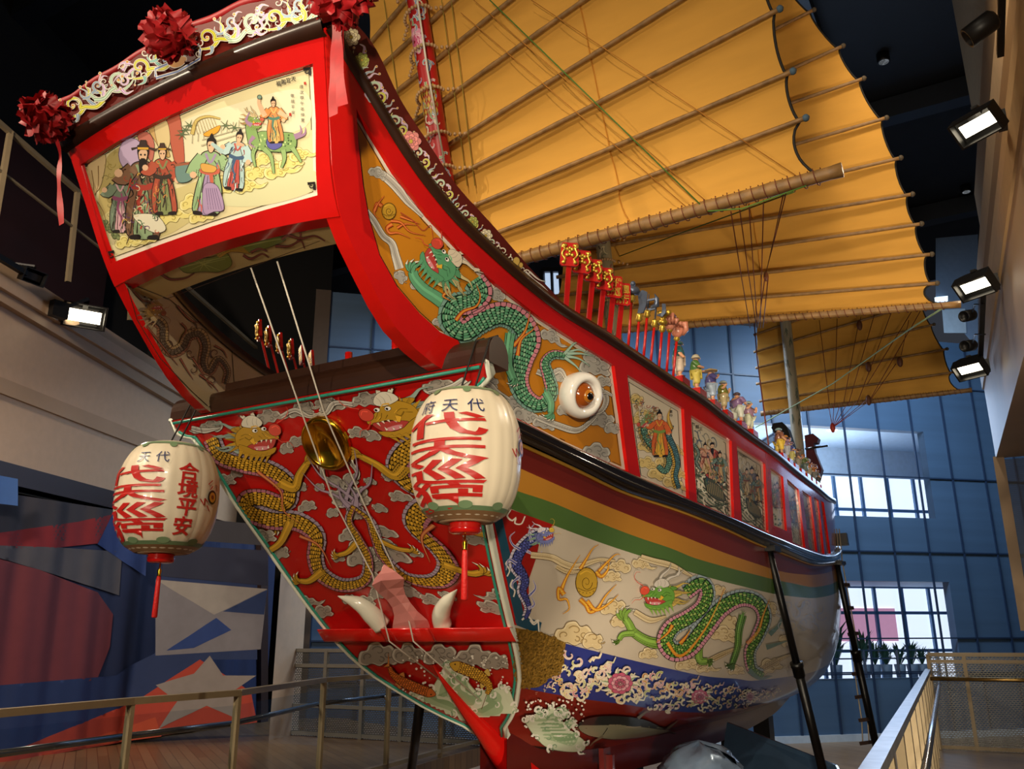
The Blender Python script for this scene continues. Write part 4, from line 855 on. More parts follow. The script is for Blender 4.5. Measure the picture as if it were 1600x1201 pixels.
fg(540, 1030, 260, .1, robe='6f7f6a', robe2='c9a0a8', sash='8a4a6a'); AF.dot(590*.35, 690*.35, 20, 'b9a4c4', 26, 16, '5a4a6a', 1)
fg(635, 1055, 400, .12, robe='7a5a44', robe2='8aa07a', sash='a33b2f', beard=True, hat='3a2a24'); AF.poly(Z('600,960 700,960 745,1020 700,1040 640,1010'), 'd9d4bc', '4a4438', .8)
for i in range(46):
    x, y = 560 + 150*random.random(), 760 + 270*random.random(); AF.line(np.array(spiral(x, y, random.uniform(8, 18), i, .7))*.35, 1.8, .6, random.choice(('a8503a', '4a6a4a', '2f2a24', 'c9a04a', '6a4a6a', 'd0c4a0')), sm=False)
fg(735, 950, 290, .08, robe='a8503a', robe2='7f8a5a', sash='3a3028', hat='4a3428')
for i in range(16):
    x, y = 690 + 90*random.random(), 720 + 190*random.random(); AF.line(np.array(spiral(x, y, 12, i, .7))*.35, 1.6, .5, random.choice(('3a2a20', 'c98a4a', '5a6a4a')), sm=False)
AF.poly(Z('790,740 850,730 860,800 800,812'), '6a8a84', '2a3a38', .8); AF.line(Z('785,738 860,728'), 4, 4, '9a5a40')
fg(930, 950, 330, .16, -1, robe='8fae80', robe2='a08ab0', sash='c0604a'); AF.poly(Z('915,830 975,830 1005,930 960,945 915,950'), 'a890b4', '4a3a54', .8)
for i in range(6): AF.line(Z(f'{925 + i*9},840 {935 + i*12},935'), .9, .6, '5f4a70')
AF.poly(Z('905,730 970,745 960,770 910,765'), 'd0a050', '5a3a18', .7)
fg(1040, 840, 250, .25, robe='a8c4c4', robe2='b5504a', sash='3f5a7a'); AF.line(Z('1060,640 1095,650'), 7, 4, 'd0a888'); AF.line(Z('1000,680 950,640'), 8, 5, 'a8c4c4')
# unicorn with rider
AF.poly(Z('1130,640 1160,590 1240,590 1320,600 1325,660 1280,680 1160,670'), '7fa060', '22301a', 1)
for i in range(40): AF.dot((1150 + 165*random.random())*.35, (600 + 68*random.random())*.35, 1.6, random.choice(('b9cf8a', '3f5a30')), n=7)
for q in ('1150,650 1135,690 1145,745', '1185,665 1215,700 1228,775', '1270,670 1275,710 1262,750', '1310,660 1330,690 1350,725'): AF.line(Z(q), 9, 4, '22301a'); AF.line(Z(q), 7.6, 2.8, '8fae70')
AF.line(Z('1140,640 1125,560 1150,530'), 20, 15, '22301a'); AF.line(Z('1140,640 1125,560 1150,530'), 18, 13, '7fa060'); dragon_head(AF, aff(1140*.35, 535*.35, .22, .2), face='7f9a50', skull='c9b48a', nose='c0604a', mane='a08050', sz=.3)
for q in ('1320,610 1350,590 1345,560', '1322,615 1365,600 1370,570', '1140,610 1120,640 1145,660', '1130,560 1105,540 1120,500'): AF.line(Z(q), 7, 1, '9a7a9a')
AF.poly(Z('1200,620 1250,615 1265,650 1230,670 1200,655'), '5a5aa0', '20204a', .8)
fg(1235, 635, 190, .05, robe='cf8a50', robe2='d8b068', sash='4a7a6a'); AF.line(Z('1190,520 1165,470 1162,440'), 8, 5, 'dcb592'); AF.dot(1165*.35, 435*.35, 3.4, '7f9a8a', out='2a3a34'); AF.line(Z('1250,500 1290,525'), 8, 5, 'dcb592')
for x, y, r in ((380, 750, 0), (500, 1140, -.4), (1375, 320, 0), (1395, 830, 0)):
    AF.line(np.array([(x - 16, y - 10), (x + 14, y - 14), (x + 14, y + 16)])*.35 if x > 900 else np.array([(x - 12, y + 18), (x - 8, y - 14), (x + 16, y - 18)])*.35, 4.4, 4.4, '1c1714', sm=False); AF.line(spiral(x*.35, y*.35, 4, 0, 1), 2, 1.4, '1c1714', sm=False)
for i, ch in enumerate('福賜官天'): words(AF, ch, (1250 + i*22)*.35, (374 - i*7)*.35, 8, '1c1714', .015)
for i, ch in enumerate('歲次甲午年仲夏'): words(AF, ch, (1352 + i*1)*.35, (388 + i*25)*.35, 6.4, '2a2420', .0)
for i, ch in enumerate('敬繪平安'): words(AF, ch, (1312 + i*1)*.35, (428 + i*25)*.35, 6, '2a2420', .0)
AF.poly(Z('1362,368 1372,366 1374,378 1364,380'), 'b03020', sm=False); AF.poly(Z('1296,506 1306,504 1308,518 1298,520'), 'b03020', sm=False)

AF.flush(); pm.build('stern_painting', SATIN, stern)
# soffit and back of the gallery
so = MB(); xs = np.linspace(-.96, .96, 31)
P = np.array([[(x, float(yA(3.85)) + .02 + d, 3.845 + float(rise(x))) for x in xs] for d in np.linspace(0, .28, 5)]); so.grid(P, 'c9b27a')
P2 = np.array([[(x*1.12, float(yA(3.85)) + .30 - t*.32, 3.845 + float(rise(x)) + t*.92) for x in xs] for t in (0, .25, .5, .75, 1)]); so.grid(P2, 'b9a988')
S_SO = Surf(lambda x, y, z: z - 3.843 - rise(x), 3, 8); S_SO.g = lambda x, y, z: -(z - 3.843 - rise(x))
SO = Brush(S_SO, so, off=.0015)
SO.line(pp('206,444 262,466 500,376'), 1, 1, '4a3020', sm=False)
SO.poly(pp('278,412 296,404 330,402 352,394 362,412 344,424 318,424 292,426 282,420'), '7a8432', '3a3a14', 1); SO.poly(pp('366,382 400,370 430,368 446,374 420,386 392,394 372,392'), '6f7a2c', '3a3a14', 1)
for i in range(9): SO.line([(318, 412), (288 + i*8, 404 + (18 if i % 2 else 0))], 1.2, .6, 'aab060')
SO.line(pp('282,418 320,408 358,400'), 2, 1, 'aab060'); SO.line(pp('368,388 410,378 444,372'), 2, 1, 'aab060')
for i in range(6): SO.line(pp('330,390 350,380 378,384') + np.array([i*2.4, i*2.2]), 5, 2, '5a4010'); SO.line(pp('330,390 350,380 378,384') + np.array([i*2.4, i*2.2]), 4, 1.4, 'b8902c')
for q in ('252,428 266,436 290,434 304,426', '380,398 392,404 410,396 420,402', '392,394 405,388 418,392', '440,374 456,362 476,360 488,350', '448,366 470,372 492,368 508,376', '446,360 462,352 484,346 504,344', '430,384 452,384 470,376 476,388', '460,352 470,366 462,380'): SO.line(pp(q), 5, 2, '4a1c1c'); SO.line(pp(q), 3.4, 1, '8a4034')
SO.flush()

so.build('gallery_soffit', SATIN, stern)
ds = MB(); P = np.array([[(x*w2*1.02, float(yA(z)) - dy, z + float(rise(x*w2))) for x in np.linspace(-1, 1, 31)] for dy, z in ((0, 4.73), (.035, 4.74), (.04, 4.78), (.035, 4.815), (0, 4.82))]); ds.grid(P, '3a1d10')
ds.build('dark_moulding', DKBROWN, stern)
S_BA = Surf(lambda x, y, z: yA(z) - .004 - y, 2.5, 12)
ab = MB(); P = np.array([[(x*float(hw(z))*1.01, float(yA(z)) - .002, z + float(rise(x*1.15))) for x in np.linspace(-1, 1, 41)] for z in np.linspace(4.81, 5.05, 7)]); ab.grid(P, '6b1d14')
Q = P + np.array([0, .06, 0]); ab.grid(Q, '571811', True); ab.grid(np.stack([P[-1], Q[-1]]), '8e1a14')
BA = Brush(S_BA, ab, off=.001)
def bpt(u): return np.array([93 + 430*u, 178 - 172*u - 29*math.sin(PI*u)])
for i, (c, c2) in enumerate((('b5b23a', '7f93a8'), ('9fb6a0', 'b99ac0'), ('b5b23a', '6fa09a'), ('a9a2c4', 'b5b23a'), ('b5b23a', '7f93a8'), ('9fb6a0', 'b99ac0'), ('b5b23a', '8aa0b8'), ('9fb6a0', 'b5b23a'))):
    u = .07 + i*.122
    if .36 < u < .5: continue
    x, y = bpt(u); leafscroll(BA, aff(x, y, .74, -.42, 1 if i % 2 else -1), c, c2, 8, 'ece8d8', .72)
    x, y = bpt(u + .055); leafscroll(BA, aff(x, y + (9 if i % 2 else -9), .46, -.42 + PI*(i % 2), 1), c2, c, 8, 'ece8d8', .46)
for q in ('244,120 243,108 280,92 312,70 314,80', '244,122 278,112 312,92 313,78', '262,100 275,94 290,88', '255,96 268,90'): BA.line(pp(q), 5, 5, 'e8e4d8', sm=False); BA.line(pp(q), 2.6, 2.6, '6f86c0', sm=False)
BA.poly(pp('262,98 276,88 292,90 286,102 272,106'), 'd9973a', 'ece8d8', 1)
for i in range(26): u = .03 + .94*random.random(); x, y = bpt(u); BA.line(spiral(x, y + random.uniform(-22, 22), 6, i, .9), 2, .7, 'ece8d8', sm=False)
BA.flush()

ab.build('stern_scroll_board', SATIN, stern)
# ---- stem timber under the transom
st = MB(); rows = []
for t in np.linspace(0, 1, 40):
    z = 1.41 - 1.02*t; y0 = float(yT(z)) ; w = .012 + .15*t**1.2; d = .02 + .16*t
    rows.append([(-w, y0 + .05, z), (-w*.9, y0 - d*.5, z - d*.3), (-w*.5, y0 - d*.9, z - d*.5), (0, y0 - d, z - d*.55), (w*.5, y0 - d*.9, z - d*.5), (w*.9, y0 - d*.5, z - d*.3), (w, y0 + .05, z)])
st.grid(np.array(rows), 'b5140f'); st.build('stem_post', RED, boat)
kl = MB(); yy = np.linspace(2.4, 12.6, 60)
P = np.array([[(sx*.13, y, float(zmr(y)) + dz) for y in yy] for sx, dz in ((-1, .08), (-1, -.26), (1, -.26), (1, .08))]); kl.grid(P, '4a1512')
kl.build('keel', mat('keel_red', '5a1512', .3, coat=.3), boat)
# ---- deck posts behind the crossbeam
for a, b in (((545, 551), (545, 590)), ((618, 532), (618, 575)), ((712, 470), (706, 545)), ((368, 580), (364, 620))):
    m = MB(); m.tube([aty(*a, .75), aty(*b, .75)], .03, 10); m.build('deck_post', RED, boat)
# ---- deck
dk = MB(); P = np.array([[(s*(float(XU(y, zw(y) + .2)) - .12), y, float(zw(y)) + .2) for s in np.linspace(-1, 1, 5)] for y in np.linspace(.3, 12.8, 40)]); dk.grid(P, '7d5a38'); dk.build('deck', WOODDECK, boat)
# ------------------------------------------------------------------ bulging eye, face on the transom
WHITEP = mat('white_porcelain', 'd8d6d0', .12, coat=.6, var=.02); AMBER = mat('amber_iris', '8a4312', .12, coat=.7, var=.15, scale=3)
PUPIL = mat('black_pupil', '0b0908', .08, coat=.6); IVORY = mat('ivory', 'd9d6c4', .22, coat=.4, var=.03); PINK = mat('pink_lacquer', 'd98b86', .25, coat=.4, var=.04)
WHITEROPE = mat('white_cord', 'd8d2c4', .7); TWINE = mat('brown_cord', '6a2f18', .7); BLKROPE = mat('black_cord', '15120f', .7); BAMBOO = mat('bamboo', '8d6a3e', .5, var=.3, scale=14)
def frame_at(p, n, up=(0, 0, 1)):
    n = Vector(n).normalized(); x = Vector(up).cross(n).normalized(); y = n.cross(x)
    return Matrix(((x.x, y.x, n.x, p[0]), (x.y, y.y, n.y, p[1]), (x.z, y.z, n.z, p[2]), (0, 0, 0, 1)))
for sgn in (1, -1):
    p = S_UP.hit((899, 616))[0]; n = S_UP.nrm(p[None])[0]; n = Vector((n[0], n[1] - .25, n[2] - .05)); p = np.array([p[0]*sgn, p[1], p[2]]); n.x *= sgn
    T = frame_at(p, n)
    m = MB(); m.lathe([(.145, -.06), (.158, 0), (.168, .05), (.168, .09), (.155, .125), (.13, .14), (.108, .135), (.1, .115), (.09, .1), (.001, .09)], 40, T)
    e = m.build('eye', WHITEP, boat); m = MB(); m.ball(T @ Vector((-.012, 0, .085)), .098, 28, 16, sc=(1, 1, .75), M=T.to_3x3()); e2 = m.build('iris', AMBER, e)
    m = MB(); m.lathe([(.05, .148), (.045, .158), (.03, .165), (.001, .167)], 24, T @ Matrix.Translation((.0, 0, 0)));
    m.build('pupil_ring', mat('golden_iris', 'a8671c', .2, coat=.5), e); m = MB(); m.lathe([(.03, .16), (.026, .17), (.001, .174)], 20, T); m.build('pupil', PUPIL, e)
# round gold mirror
p = S_TR.hit((513, 690))[0]; n = S_TR.nrm(p[None])[0]; T = frame_at(p, n)
m = MB(); m.lathe([(.19, -.01), (.2, .02), (.195, .045), (.18, .055), (.165, .05), (.16, .03)], 40, T); d = m.build('mirror_rim', GOLD, boat)
m = MB(); m.lathe([(.162, .028), (.12, .018), (.06, .013), (.001, .012)], 36, T); m.build('mirror_dish', mat('gold_mirror', 'c98f14', .1, 1, var=.03), d)
# shelf that forms the mouth
sh = MB(); xs = np.linspace(-.88, .88, 121)
def shf(x):
    a = abs(x); d = .17 + .035*math.exp(-(x/.17)**2) - .05*math.exp(-((a - .22)/.035)**2) + .02*math.exp(-((a - .42)/.15)**2) - .09*max(0, (a - .62)/.26)**1.5
    return d
def mouth(x): return .045*math.exp(-((abs(x) - .21)/.03)**2)
rows = []
SZ0 = 1.572
for dz, sc, back in ((.0, 1, 0), (.012, 1.02, 0), (.03, 1.02, 0), (.085, .99, 0), (.095, .93, 0), (.1, .0, 1)):
    z = SZ0 + dz; rows.append([(x*(1.0 if not back else .99), float(yT(z)) - (shf(x)*sc if not back else -.02), z) for x in xs])
rows = [[(x, float(yT(SZ0)) + .05, SZ0) for x in xs]] + rows; sh.grid(np.array(rows), 'b5140f', True); shelf = sh.build('mouth_shelf', RED, boat)
def cone(pts, r, sq=.75, n=18):
    m = MB(); m.tube(smooth(np.array(pts), step=.02), np.interp(np.linspace(0, 1, len(smooth(np.array(pts), step=.02))), np.linspace(0, 1, len(r)), r), n); return m
def fore(a, b, d): p = Vector(S_TR.hit((a, b))[0]); return p + (Vector(CP) - p).normalized()*d
P3 = lambda l, y: [tuple(fore(a, b, y + dy)) for a, b, dy in l]
cone(P3([(597, 977, 0), (583, 962, 0), (561, 943, 0), (528, 931, .02)], .075), [.075, .07, .05, .004]).build('tusk', IVORY, shelf)
cone(P3([(692, 977, 0), (689, 962, 0), (696, 943, 0), (714, 921, .02)], .075), [.068, .064, .044, .004]).build('tusk', IVORY, shelf)
m = MB(); rows = []
for px_, py_, w, a, dy in ((643, 984, .135, .75, .11), (641, 972, .12, .72, .12), (634, 958, .078, .65, .14), (627, 945, .06, .55, .15), (619, 933, .062, .4, .16), (611, 922, .085, .25, .17), (606, 909, .115, .15, .18), (602, 898, .075, .12, .18), (598, 886, .008, .1, .18)):
    c = fore(px_, py_, dy); rows.append([(c.x + w*math.cos(a + k*PI/2)*1.15, c.y + w*.9*math.sin(a + k*PI/2), c.z + .02*math.cos(a + k*PI/2)) for k in range(5)])
m.grid(np.array(rows)); m.build('tongue', PINK, shelf, smooth=False)
# hoisting cords in front of the transom
for i, (a, lows) in enumerate((((392, 418), [(470, 640), (525, 781), (586, 897), (640, 1001), (690, 1061)]), ((433, 408), [(505, 640), (570, 781), (630, 910), (677, 1001), (752, 1092)]))):
    pts = [atz(*a, 3.86)] + [Vector(S_TR.hit(q)[0]) + Vector((0, -.03 - (.22 if j == 3 else 0), 0)) for j, q in enumerate(lows)]
    pts[1] = aty(*lows[0], -.05)
    m = MB(); m.tube(pts, .0055, 6); o = m.build('hoisting_cord', WHITEROPE)
    props(o, ('white cord hanging down over the gold mirror, left of the pair', 'white cord hanging down right of the gold mirror centre')[i], 'cord', 'hoisting cords over the transom')
# ------------------------------------------------------------------ lanterns
PAPER = pigment('lantern_paper', .35, .25, .03)
def lantern(cx, cy, cz, R, H, th0, ang, texts, emblem, label, hook):
    t = thing('paper_lantern', (cx, cy, cz), label, 'lantern', 'paper lanterns on the crossbeam')
    prof = spl([-1, -.97, -.85, -.6, -.3, 0, .3, .6, .85, .97, 1], [.50, .58, .74, .9, .98, 1, .985, .9, .74, .56, .44])
    m = MB(); n = 120; zz = np.linspace(-1, 1, 41)
    P = np.array([[(cx + R*float(prof(v))*(1 + .010*(abs(math.sin(k*PI/n*24)) - .6))*math.cos(2*PI*k/n), cy + R*float(prof(v))*(1 + .010*(abs(math.sin(k*PI/n*24)) - .6))*math.sin(2*PI*k/n), cz + v*H) for k in range(n + 1)] for v in zz])
    m.grid(P, 'd9cdb4'); fa = math.atan2(CP[1] - cy, CP[0] - cx) 
    def pt(th, z, off): r = R*float(prof((z - cz)/H))*1.004 + .003 + off; a = fa + th; return (cx + r*math.cos(a), cy + r*math.sin(a), z)
    for ch, th, z, w, h, col, b in texts:
        v, F = glyph_fine(ch, b); m.add([pt(th + q[0]*w, z + q[1]*h, .003) for q in v], F, col)
    for lo, hi, c in ((-1, -.9, '8a6a4a'), (-.9, -.84, '5f7a58'), (.9, .95, '7a9070')):
        m.grid(np.array([[pt(2*PI*k/72, cz + H*v, .003) for k in range(73)] for v in (lo, hi)]), c)
    for k in range(8):
        for v, s_ in ((-.83, .1), (.88, .06)):
            m.add([pt(k*PI/4 + s_*1.6*math.cos(a), cz + H*v + .02*math.sin(a), .005) for a in np.arange(14)*2*PI/14], [tuple(range(14))], '6f8a66')
    th, z = emblem
    for r_, c in ((.05, '16100c'), (.035, 'c98a2c'), (.015, '7a2a12')): m.add([pt(th + r_/R*math.cos(a), z + r_*math.sin(a), .006 + (.05 - r_)*.05) for a in np.arange(16)*PI/8], [tuple(range(16))], c)
    for a in (1.0, 1.9, 3.6, 4.3):
        q = [(th + (.06 + .02*i)/R*math.cos(a + .25*(-1)**i), z + (.06 + .02*i)*math.sin(a + .25*(-1)**i)) for i in range(4)]
        m.add([pt(*x, .004) for x in q] + [pt(x[0] + .012/R, x[1], .004) for x in q], [(i, i + 1, 5 + i, 4 + i) for i in range(3)], 'b02a1c')
    m.build('lantern_body', PAPER, t)
    m = MB(); T = Matrix.Translation((cx, cy, cz)); m.lathe([(R*.5, -H), (R*.3, -H*1.01), (.001, -H*1.01)], 32, T); m.build('end_cap', mat('lantern_end', 'a3876a', .6), t); m = MB(); m.lathe([(.001, H*1.0), (R*.44, H*1.0)], 32, T); m.build('end_cap', mat('lantern_end', 'a3876a', .6), t)
    m = MB(); m.lathe([(.085, -H*1.01), (.09, -H*1.03), (.085, -H*1.06), (.092, -H*1.08), (.088, -H*1.15), (.07, -H*1.17)], 28, T); m.build('red_base', RED, t)
    m = MB(); m.lathe([(.001, -H*1.17), (.006, -H*1.2), (.006, -H*1.26), (.016, -H*1.3), (.012, -H*1.38), (.017, -H*1.4)], 12, T); m.build('finial', GOLD, t)
    m = MB(); m.lathe([(.012, -H*1.4), (.015, -H*1.45), (.019, -H*2.1), (.014, -H*2.12)], 14, T); m.build('tassel', mat('red_silk', 'c41a16', .5, bump=.4, scale=80), t)
    m = MB()
    for s in (-1, 1): m.tube([(cx + s*.05, cy, cz + H), (hook[0] + s*.05, hook[1] - .01, hook[2] + .01), (hook[0] + s*.05, hook[1] + .03, hook[2] + .1), (hook[0] + s*.05, hook[1] + .12, hook[2] + .145), (hook[0] + s*.05, hook[1] + .25, hook[2])], .006, 6)
    m.build('hanging_cord', BLKROPE, t)
    return t
def thz(px_, py_, cx, cy, cz, R, H):
    S = Surf(lambda x, y, z: np.hypot(x - cx, y - cy) - R*np.sqrt(np.maximum(.05, 1 - .8*((z - cz)/H)**4)), 3, 9); p = S.hit((px_, py_))[0]
    a = math.atan2(p[1] - cy, p[0] - cx) - math.atan2(CP[1] - cy, CP[0] - cx); return a, p[2]
for (c, R, H, hook, label, tx, em) in (
    (tuple(aty(262, 778, -.15)), .345, .385, (-1.33, -.008, 3.24), 'white paper lantern with red characters, hanging at the left beam end',
     [('代', 200, 741, 1.62, .132, 'b3201a', .02), ('天', 200, 769, 1.62, .132, 'b3201a', .02), ('巡', 200, 799, 1.62, .132, 'b3201a', .02), ('狩', 200, 829, 1.62, .14, 'b3201a', .02),
      ('代', 254, 712, .30, .085, '1d2a5c', .0), ('天', 224, 712, .30, .085, '1d2a5c', .0), ('合', 296, 736, .42, .13, 'b3201a', .02), ('境', 294, 763, .42, .13, 'b3201a', .02), ('平', 292, 791, .42, .13, 'b3201a', .02), ('安', 286, 821, .42, .13, 'b3201a', .02)], (330, 777)),
    (tuple(aty(728, 712, -.15)), .315, .375, (1.33, -.008, 3.24), 'white paper lantern with red characters, hanging at the right beam end',
     [('代', 688, 662, 1.7, .14, 'b3201a', .02), ('天', 688, 700, 1.7, .14, 'b3201a', .02), ('巡', 688, 736, 1.7, .14, 'b3201a', .02), ('狩', 690, 775, 1.7, .155, 'b3201a', .02),
      ('代', 744, 631, .34, .085, '1d2a5c', .0), ('天', 702, 631, .34, .085, '1d2a5c', .0), ('府', 668, 636, .34, .085, '1d2a5c', .0)], (812, 700))):
    T_ = []
    for ch, x, y, w, h, col, b in tx: th, z = thz(x, y, *c, R, H); T_.append((ch, -th if 0 else th, z, w, h, col, b))
    lantern(*c, R, H, 0, 0, T_, thz(*em, *c, R, H), label, (c[0], -.008, 3.24))
# ------------------------------------------------------------------ red cloth rosettes and ribbons
CLOTH = mat('red_cloth', 'a00f16', .55, var=.12, scale=20)
def rosette(c, r, label, ribbons=()):
    t = thing('cloth_rosette', c, label, 'rosette', 'red cloth rosettes on the stern'); m = MB(); rnd = random.Random(int(c[0]*100))
    for i in range(46):
        y = 1 - 2*(i + .5)/46; a = i*2.4; n = Vector((math.cos(a)*math.sqrt(1 - y*y), y, math.sin(a)*math.sqrt(1 - y*y)))
        x = n.orthogonal().normalized(); x.rotate(Quaternion(n, rnd.random()*6)); w = n.cross(x); P = []
        for u in np.linspace(-1, 1, 7):
            P.append([Vector(c) + (n*(.62 + .38*v + .1*math.sin(u*5 + i)*v) + x*u*.42*(1 - .3*v) + w*(.42*v - .15 + .08*math.cos(u*4 + i)))*r for v in np.linspace(0, 1, 5)])
        m.grid(np.array([[tuple(q) for q in row] for row in P]))
    m.ball(c, r*.68, 14, 10); m.build('bloom', CLOTH, t)
    for q in ribbons:
        m = MB(); P = [Vector(k) for k in q[0]]; P = [Vector(k) for k in smooth(np.array([tuple(k) for k in P]), step=.03)]; w = q[1]
        m.grid(np.array([[tuple(k + Vector((s*w*(.45 + .55*i/len(P)), .004*math.sin(i*.7)*s + .006*math.sin(i*.3), 0))) for s in (-1, -.5, 0, .5, 1)] for i, k in enumerate(P)])); m.build('ribbon', CLOTH, t)
    return t
rosette(tuple(aty(264, 54, -1.50)), .15, 'red cloth rosette on the middle of the stern board')
c = aty(70, 184, -1.48); rosette(tuple(c), .155, 'red cloth rosette at the left stern corner with a long ribbon', [([aty(82, 205, -1.44), aty(92, 235, -1.4), aty(93, 270, -1.4), aty(95, 350, -1.41)], .03)])
c = aty(533, -14, -1.46); rosette(tuple(c), .17, 'red cloth rosette at the right stern corner, cut by the frame top', [([aty(524, 0, -1.42), aty(528, 60, -1.4), aty(535, 165, -1.4)], .035), ([aty(520, 0, -1.4), aty(522, 80, -1.38), aty(520, 180, -1.39)], .03), ([aty(537, 0, -1.4), aty(533, 50, -1.38), aty(531, 110, -1.39)], .025)])
m = MB(); m.tube([(x, float(yA(5.05)) + .02, 5.065 + float(rise(x*1.15)) + .008*math.sin(x*14)) for x in np.linspace(-1.28, 1.28, 60)], .03, 8); m.build('cloth_sash', CLOTH, boat)
# ------------------------------------------------------------------ masts
def mast(name, pts, r0, r1, base, label, paint):
    t = thing(name, tuple(pts[0]), label, 'mast'); m = MB(); P = [Vector(pts[0]).lerp(Vector(pts[1]), k/60) for k in range(61)]
    m.tube(P, [r0 + (r1 - r0)*k/60 for k in range(61)], 24, base); ax = (Vector(pts[1]) - Vector(pts[0])); L = ax.length; ax.normalize()
    e1 = ax.cross(Vector((0, -1, 0))).normalized(); e2 = e1.cross(ax)    # e2 looks aft
    S = lambda th, s, off=.003: tuple(Vector(pts[0]) + ax*s + (e1*math.sin(th) + e2*math.cos(th))*(r0 + (r1 - r0)*s/L + off))
    k = [0]
    def shape(q, col):
        k[0] += 2e-5; v = [S(a, s, .0025 + k[0]) for a, s in q]; m.add(v, [tuple(range(len(v)))], col)
    def strip(q, w0, w1, col):
        q = np.asarray(q); d = np.gradient(q, axis=0)*np.array([r0, 1]); d /= np.linalg.norm(d, axis=1, keepdims=True) + 1e-9; n = np.stack([-d[:, 1]/r0, d[:, 0]], 1)*np.linspace(w0, w1, len(q))[:, None]/2
        k[0] += 2e-5; v = [S(a, s, .0025 + k[0]) for a, s in np.concatenate([q + n, q - n])]; j = len(q); m.add(v, [(i, i + 1, j + i + 1, j + i) for i in range(j - 1)], col)
    paint(shape, strip, L, r0); m.build('pole', SATIN, t); return t
def paint_a(shape, strip, L, r):
    rnd = random.Random(3); s = 2.0
    while s < L:
        kind = int(s*2.2) % 3
        for i in range(22):
            th = rnd.uniform(-1.5, 1.0); u = s + rnd.uniform(0, .55); c = rnd.choice(('6f93a8', '5d74b0', 'c98a9c', 'd8cfae', '7f9a6a', '8a7ab0')); a = rnd.uniform(0, 6)
            strip([(th + .45*math.cos(a + j*.5)*(1 - j/9), u + .05*math.sin(a + j*.5)*(1 - j/9)) for j in range(8)], .026, .006, 'ddd6c2'); strip([(th + .45*math.cos(a + j*.5)*(1 - j/9), u + .05*math.sin(a + j*.5)*(1 - j/9)) for j in range(8)], .018, .003, c)
        if kind == 0:
            for i in range(5):
                for j in range(8): th = -1.1 + j*.28 + .14*(i % 2); u = s + .1 + i*.055; shape([(th - .13, u), (th, u - .035), (th + .13, u), (th, u + .03)], 'c9a640' if (i + j) % 2 else '8f7426')
        if kind == 1:
            for R_, c in ((.1, 'd98aa8'), (.07, 'e9b9c8'), (.04, 'c95a80')):
                for j in range(9): a = j*.7 + R_*9; shape([(-.35 + (R_*math.cos(a) + .03*math.cos(b))/r*.9, s + .25 + R_*math.sin(a) + .03*math.sin(b)) for b in np.arange(8)*PI/4], c)
        s += .5
def paint_b(shape, strip, L, r):
    rnd = random.Random(5)
    for i in range(260):
        th = rnd.uniform(-1.6, 1.6); u = rnd.uniform(0, L); a = rnd.uniform(0, 6); strip([(th + .35*math.cos(a + j*.5), u + .06*math.sin(a + j*.5)) for j in range(6)], .018, .004, rnd.choice(('3a2f22', '5f6a50', 'a38a5a', '8a4a4a', 'c9bd98')))
def paint_c(shape, strip, L, r):
    rnd = random.Random(9)
    for i in range(60):
        th = rnd.uniform(-1.2, 1.2); u = rnd.uniform(0, L)
        strip([(th, u), (th + rnd.uniform(-.05, .05), u + .5)], .008, .004, '8f8a7c')
        for j in range(5): a = rnd.uniform(-2.6, -.4); strip([(th, u), (th + .5*math.cos(a)*.5, u + .13*math.sin(a)), (th + .5*math.cos(a), u + .2*math.sin(a))], .02, .003, rnd.choice(('4f5a4c', '6a7466', '7f8678')))
mast('mizzen_mast', ((0, 2.25, 3.2), (0, .30, 9.5)), .095, .085, 'b0171a', 'red aft mast painted with dragons and peonies', paint_a)
mast('main_mast', ((0, 5.75, 3.3), (0, 4.2, 10.6)), .1, .09, '8d8468', 'painted middle mast half hidden behind the red placards', paint_b)
mast('fore_mast', ((.72, 12.5, 3.4), (.71, 12.5, 12)), .11, .10, 'a39c88', 'pale grey mast painted with bamboo near the far end of the boat', paint_c)
m = MB(); m.tube([aty(652, 0, .85), aty(668, 110, 1.05), aty(697, 268, 1.45)], .009, 6); props(m.build('mast_cord', WHITEROPE), 'white cord running down the face of the red aft mast', 'cord')
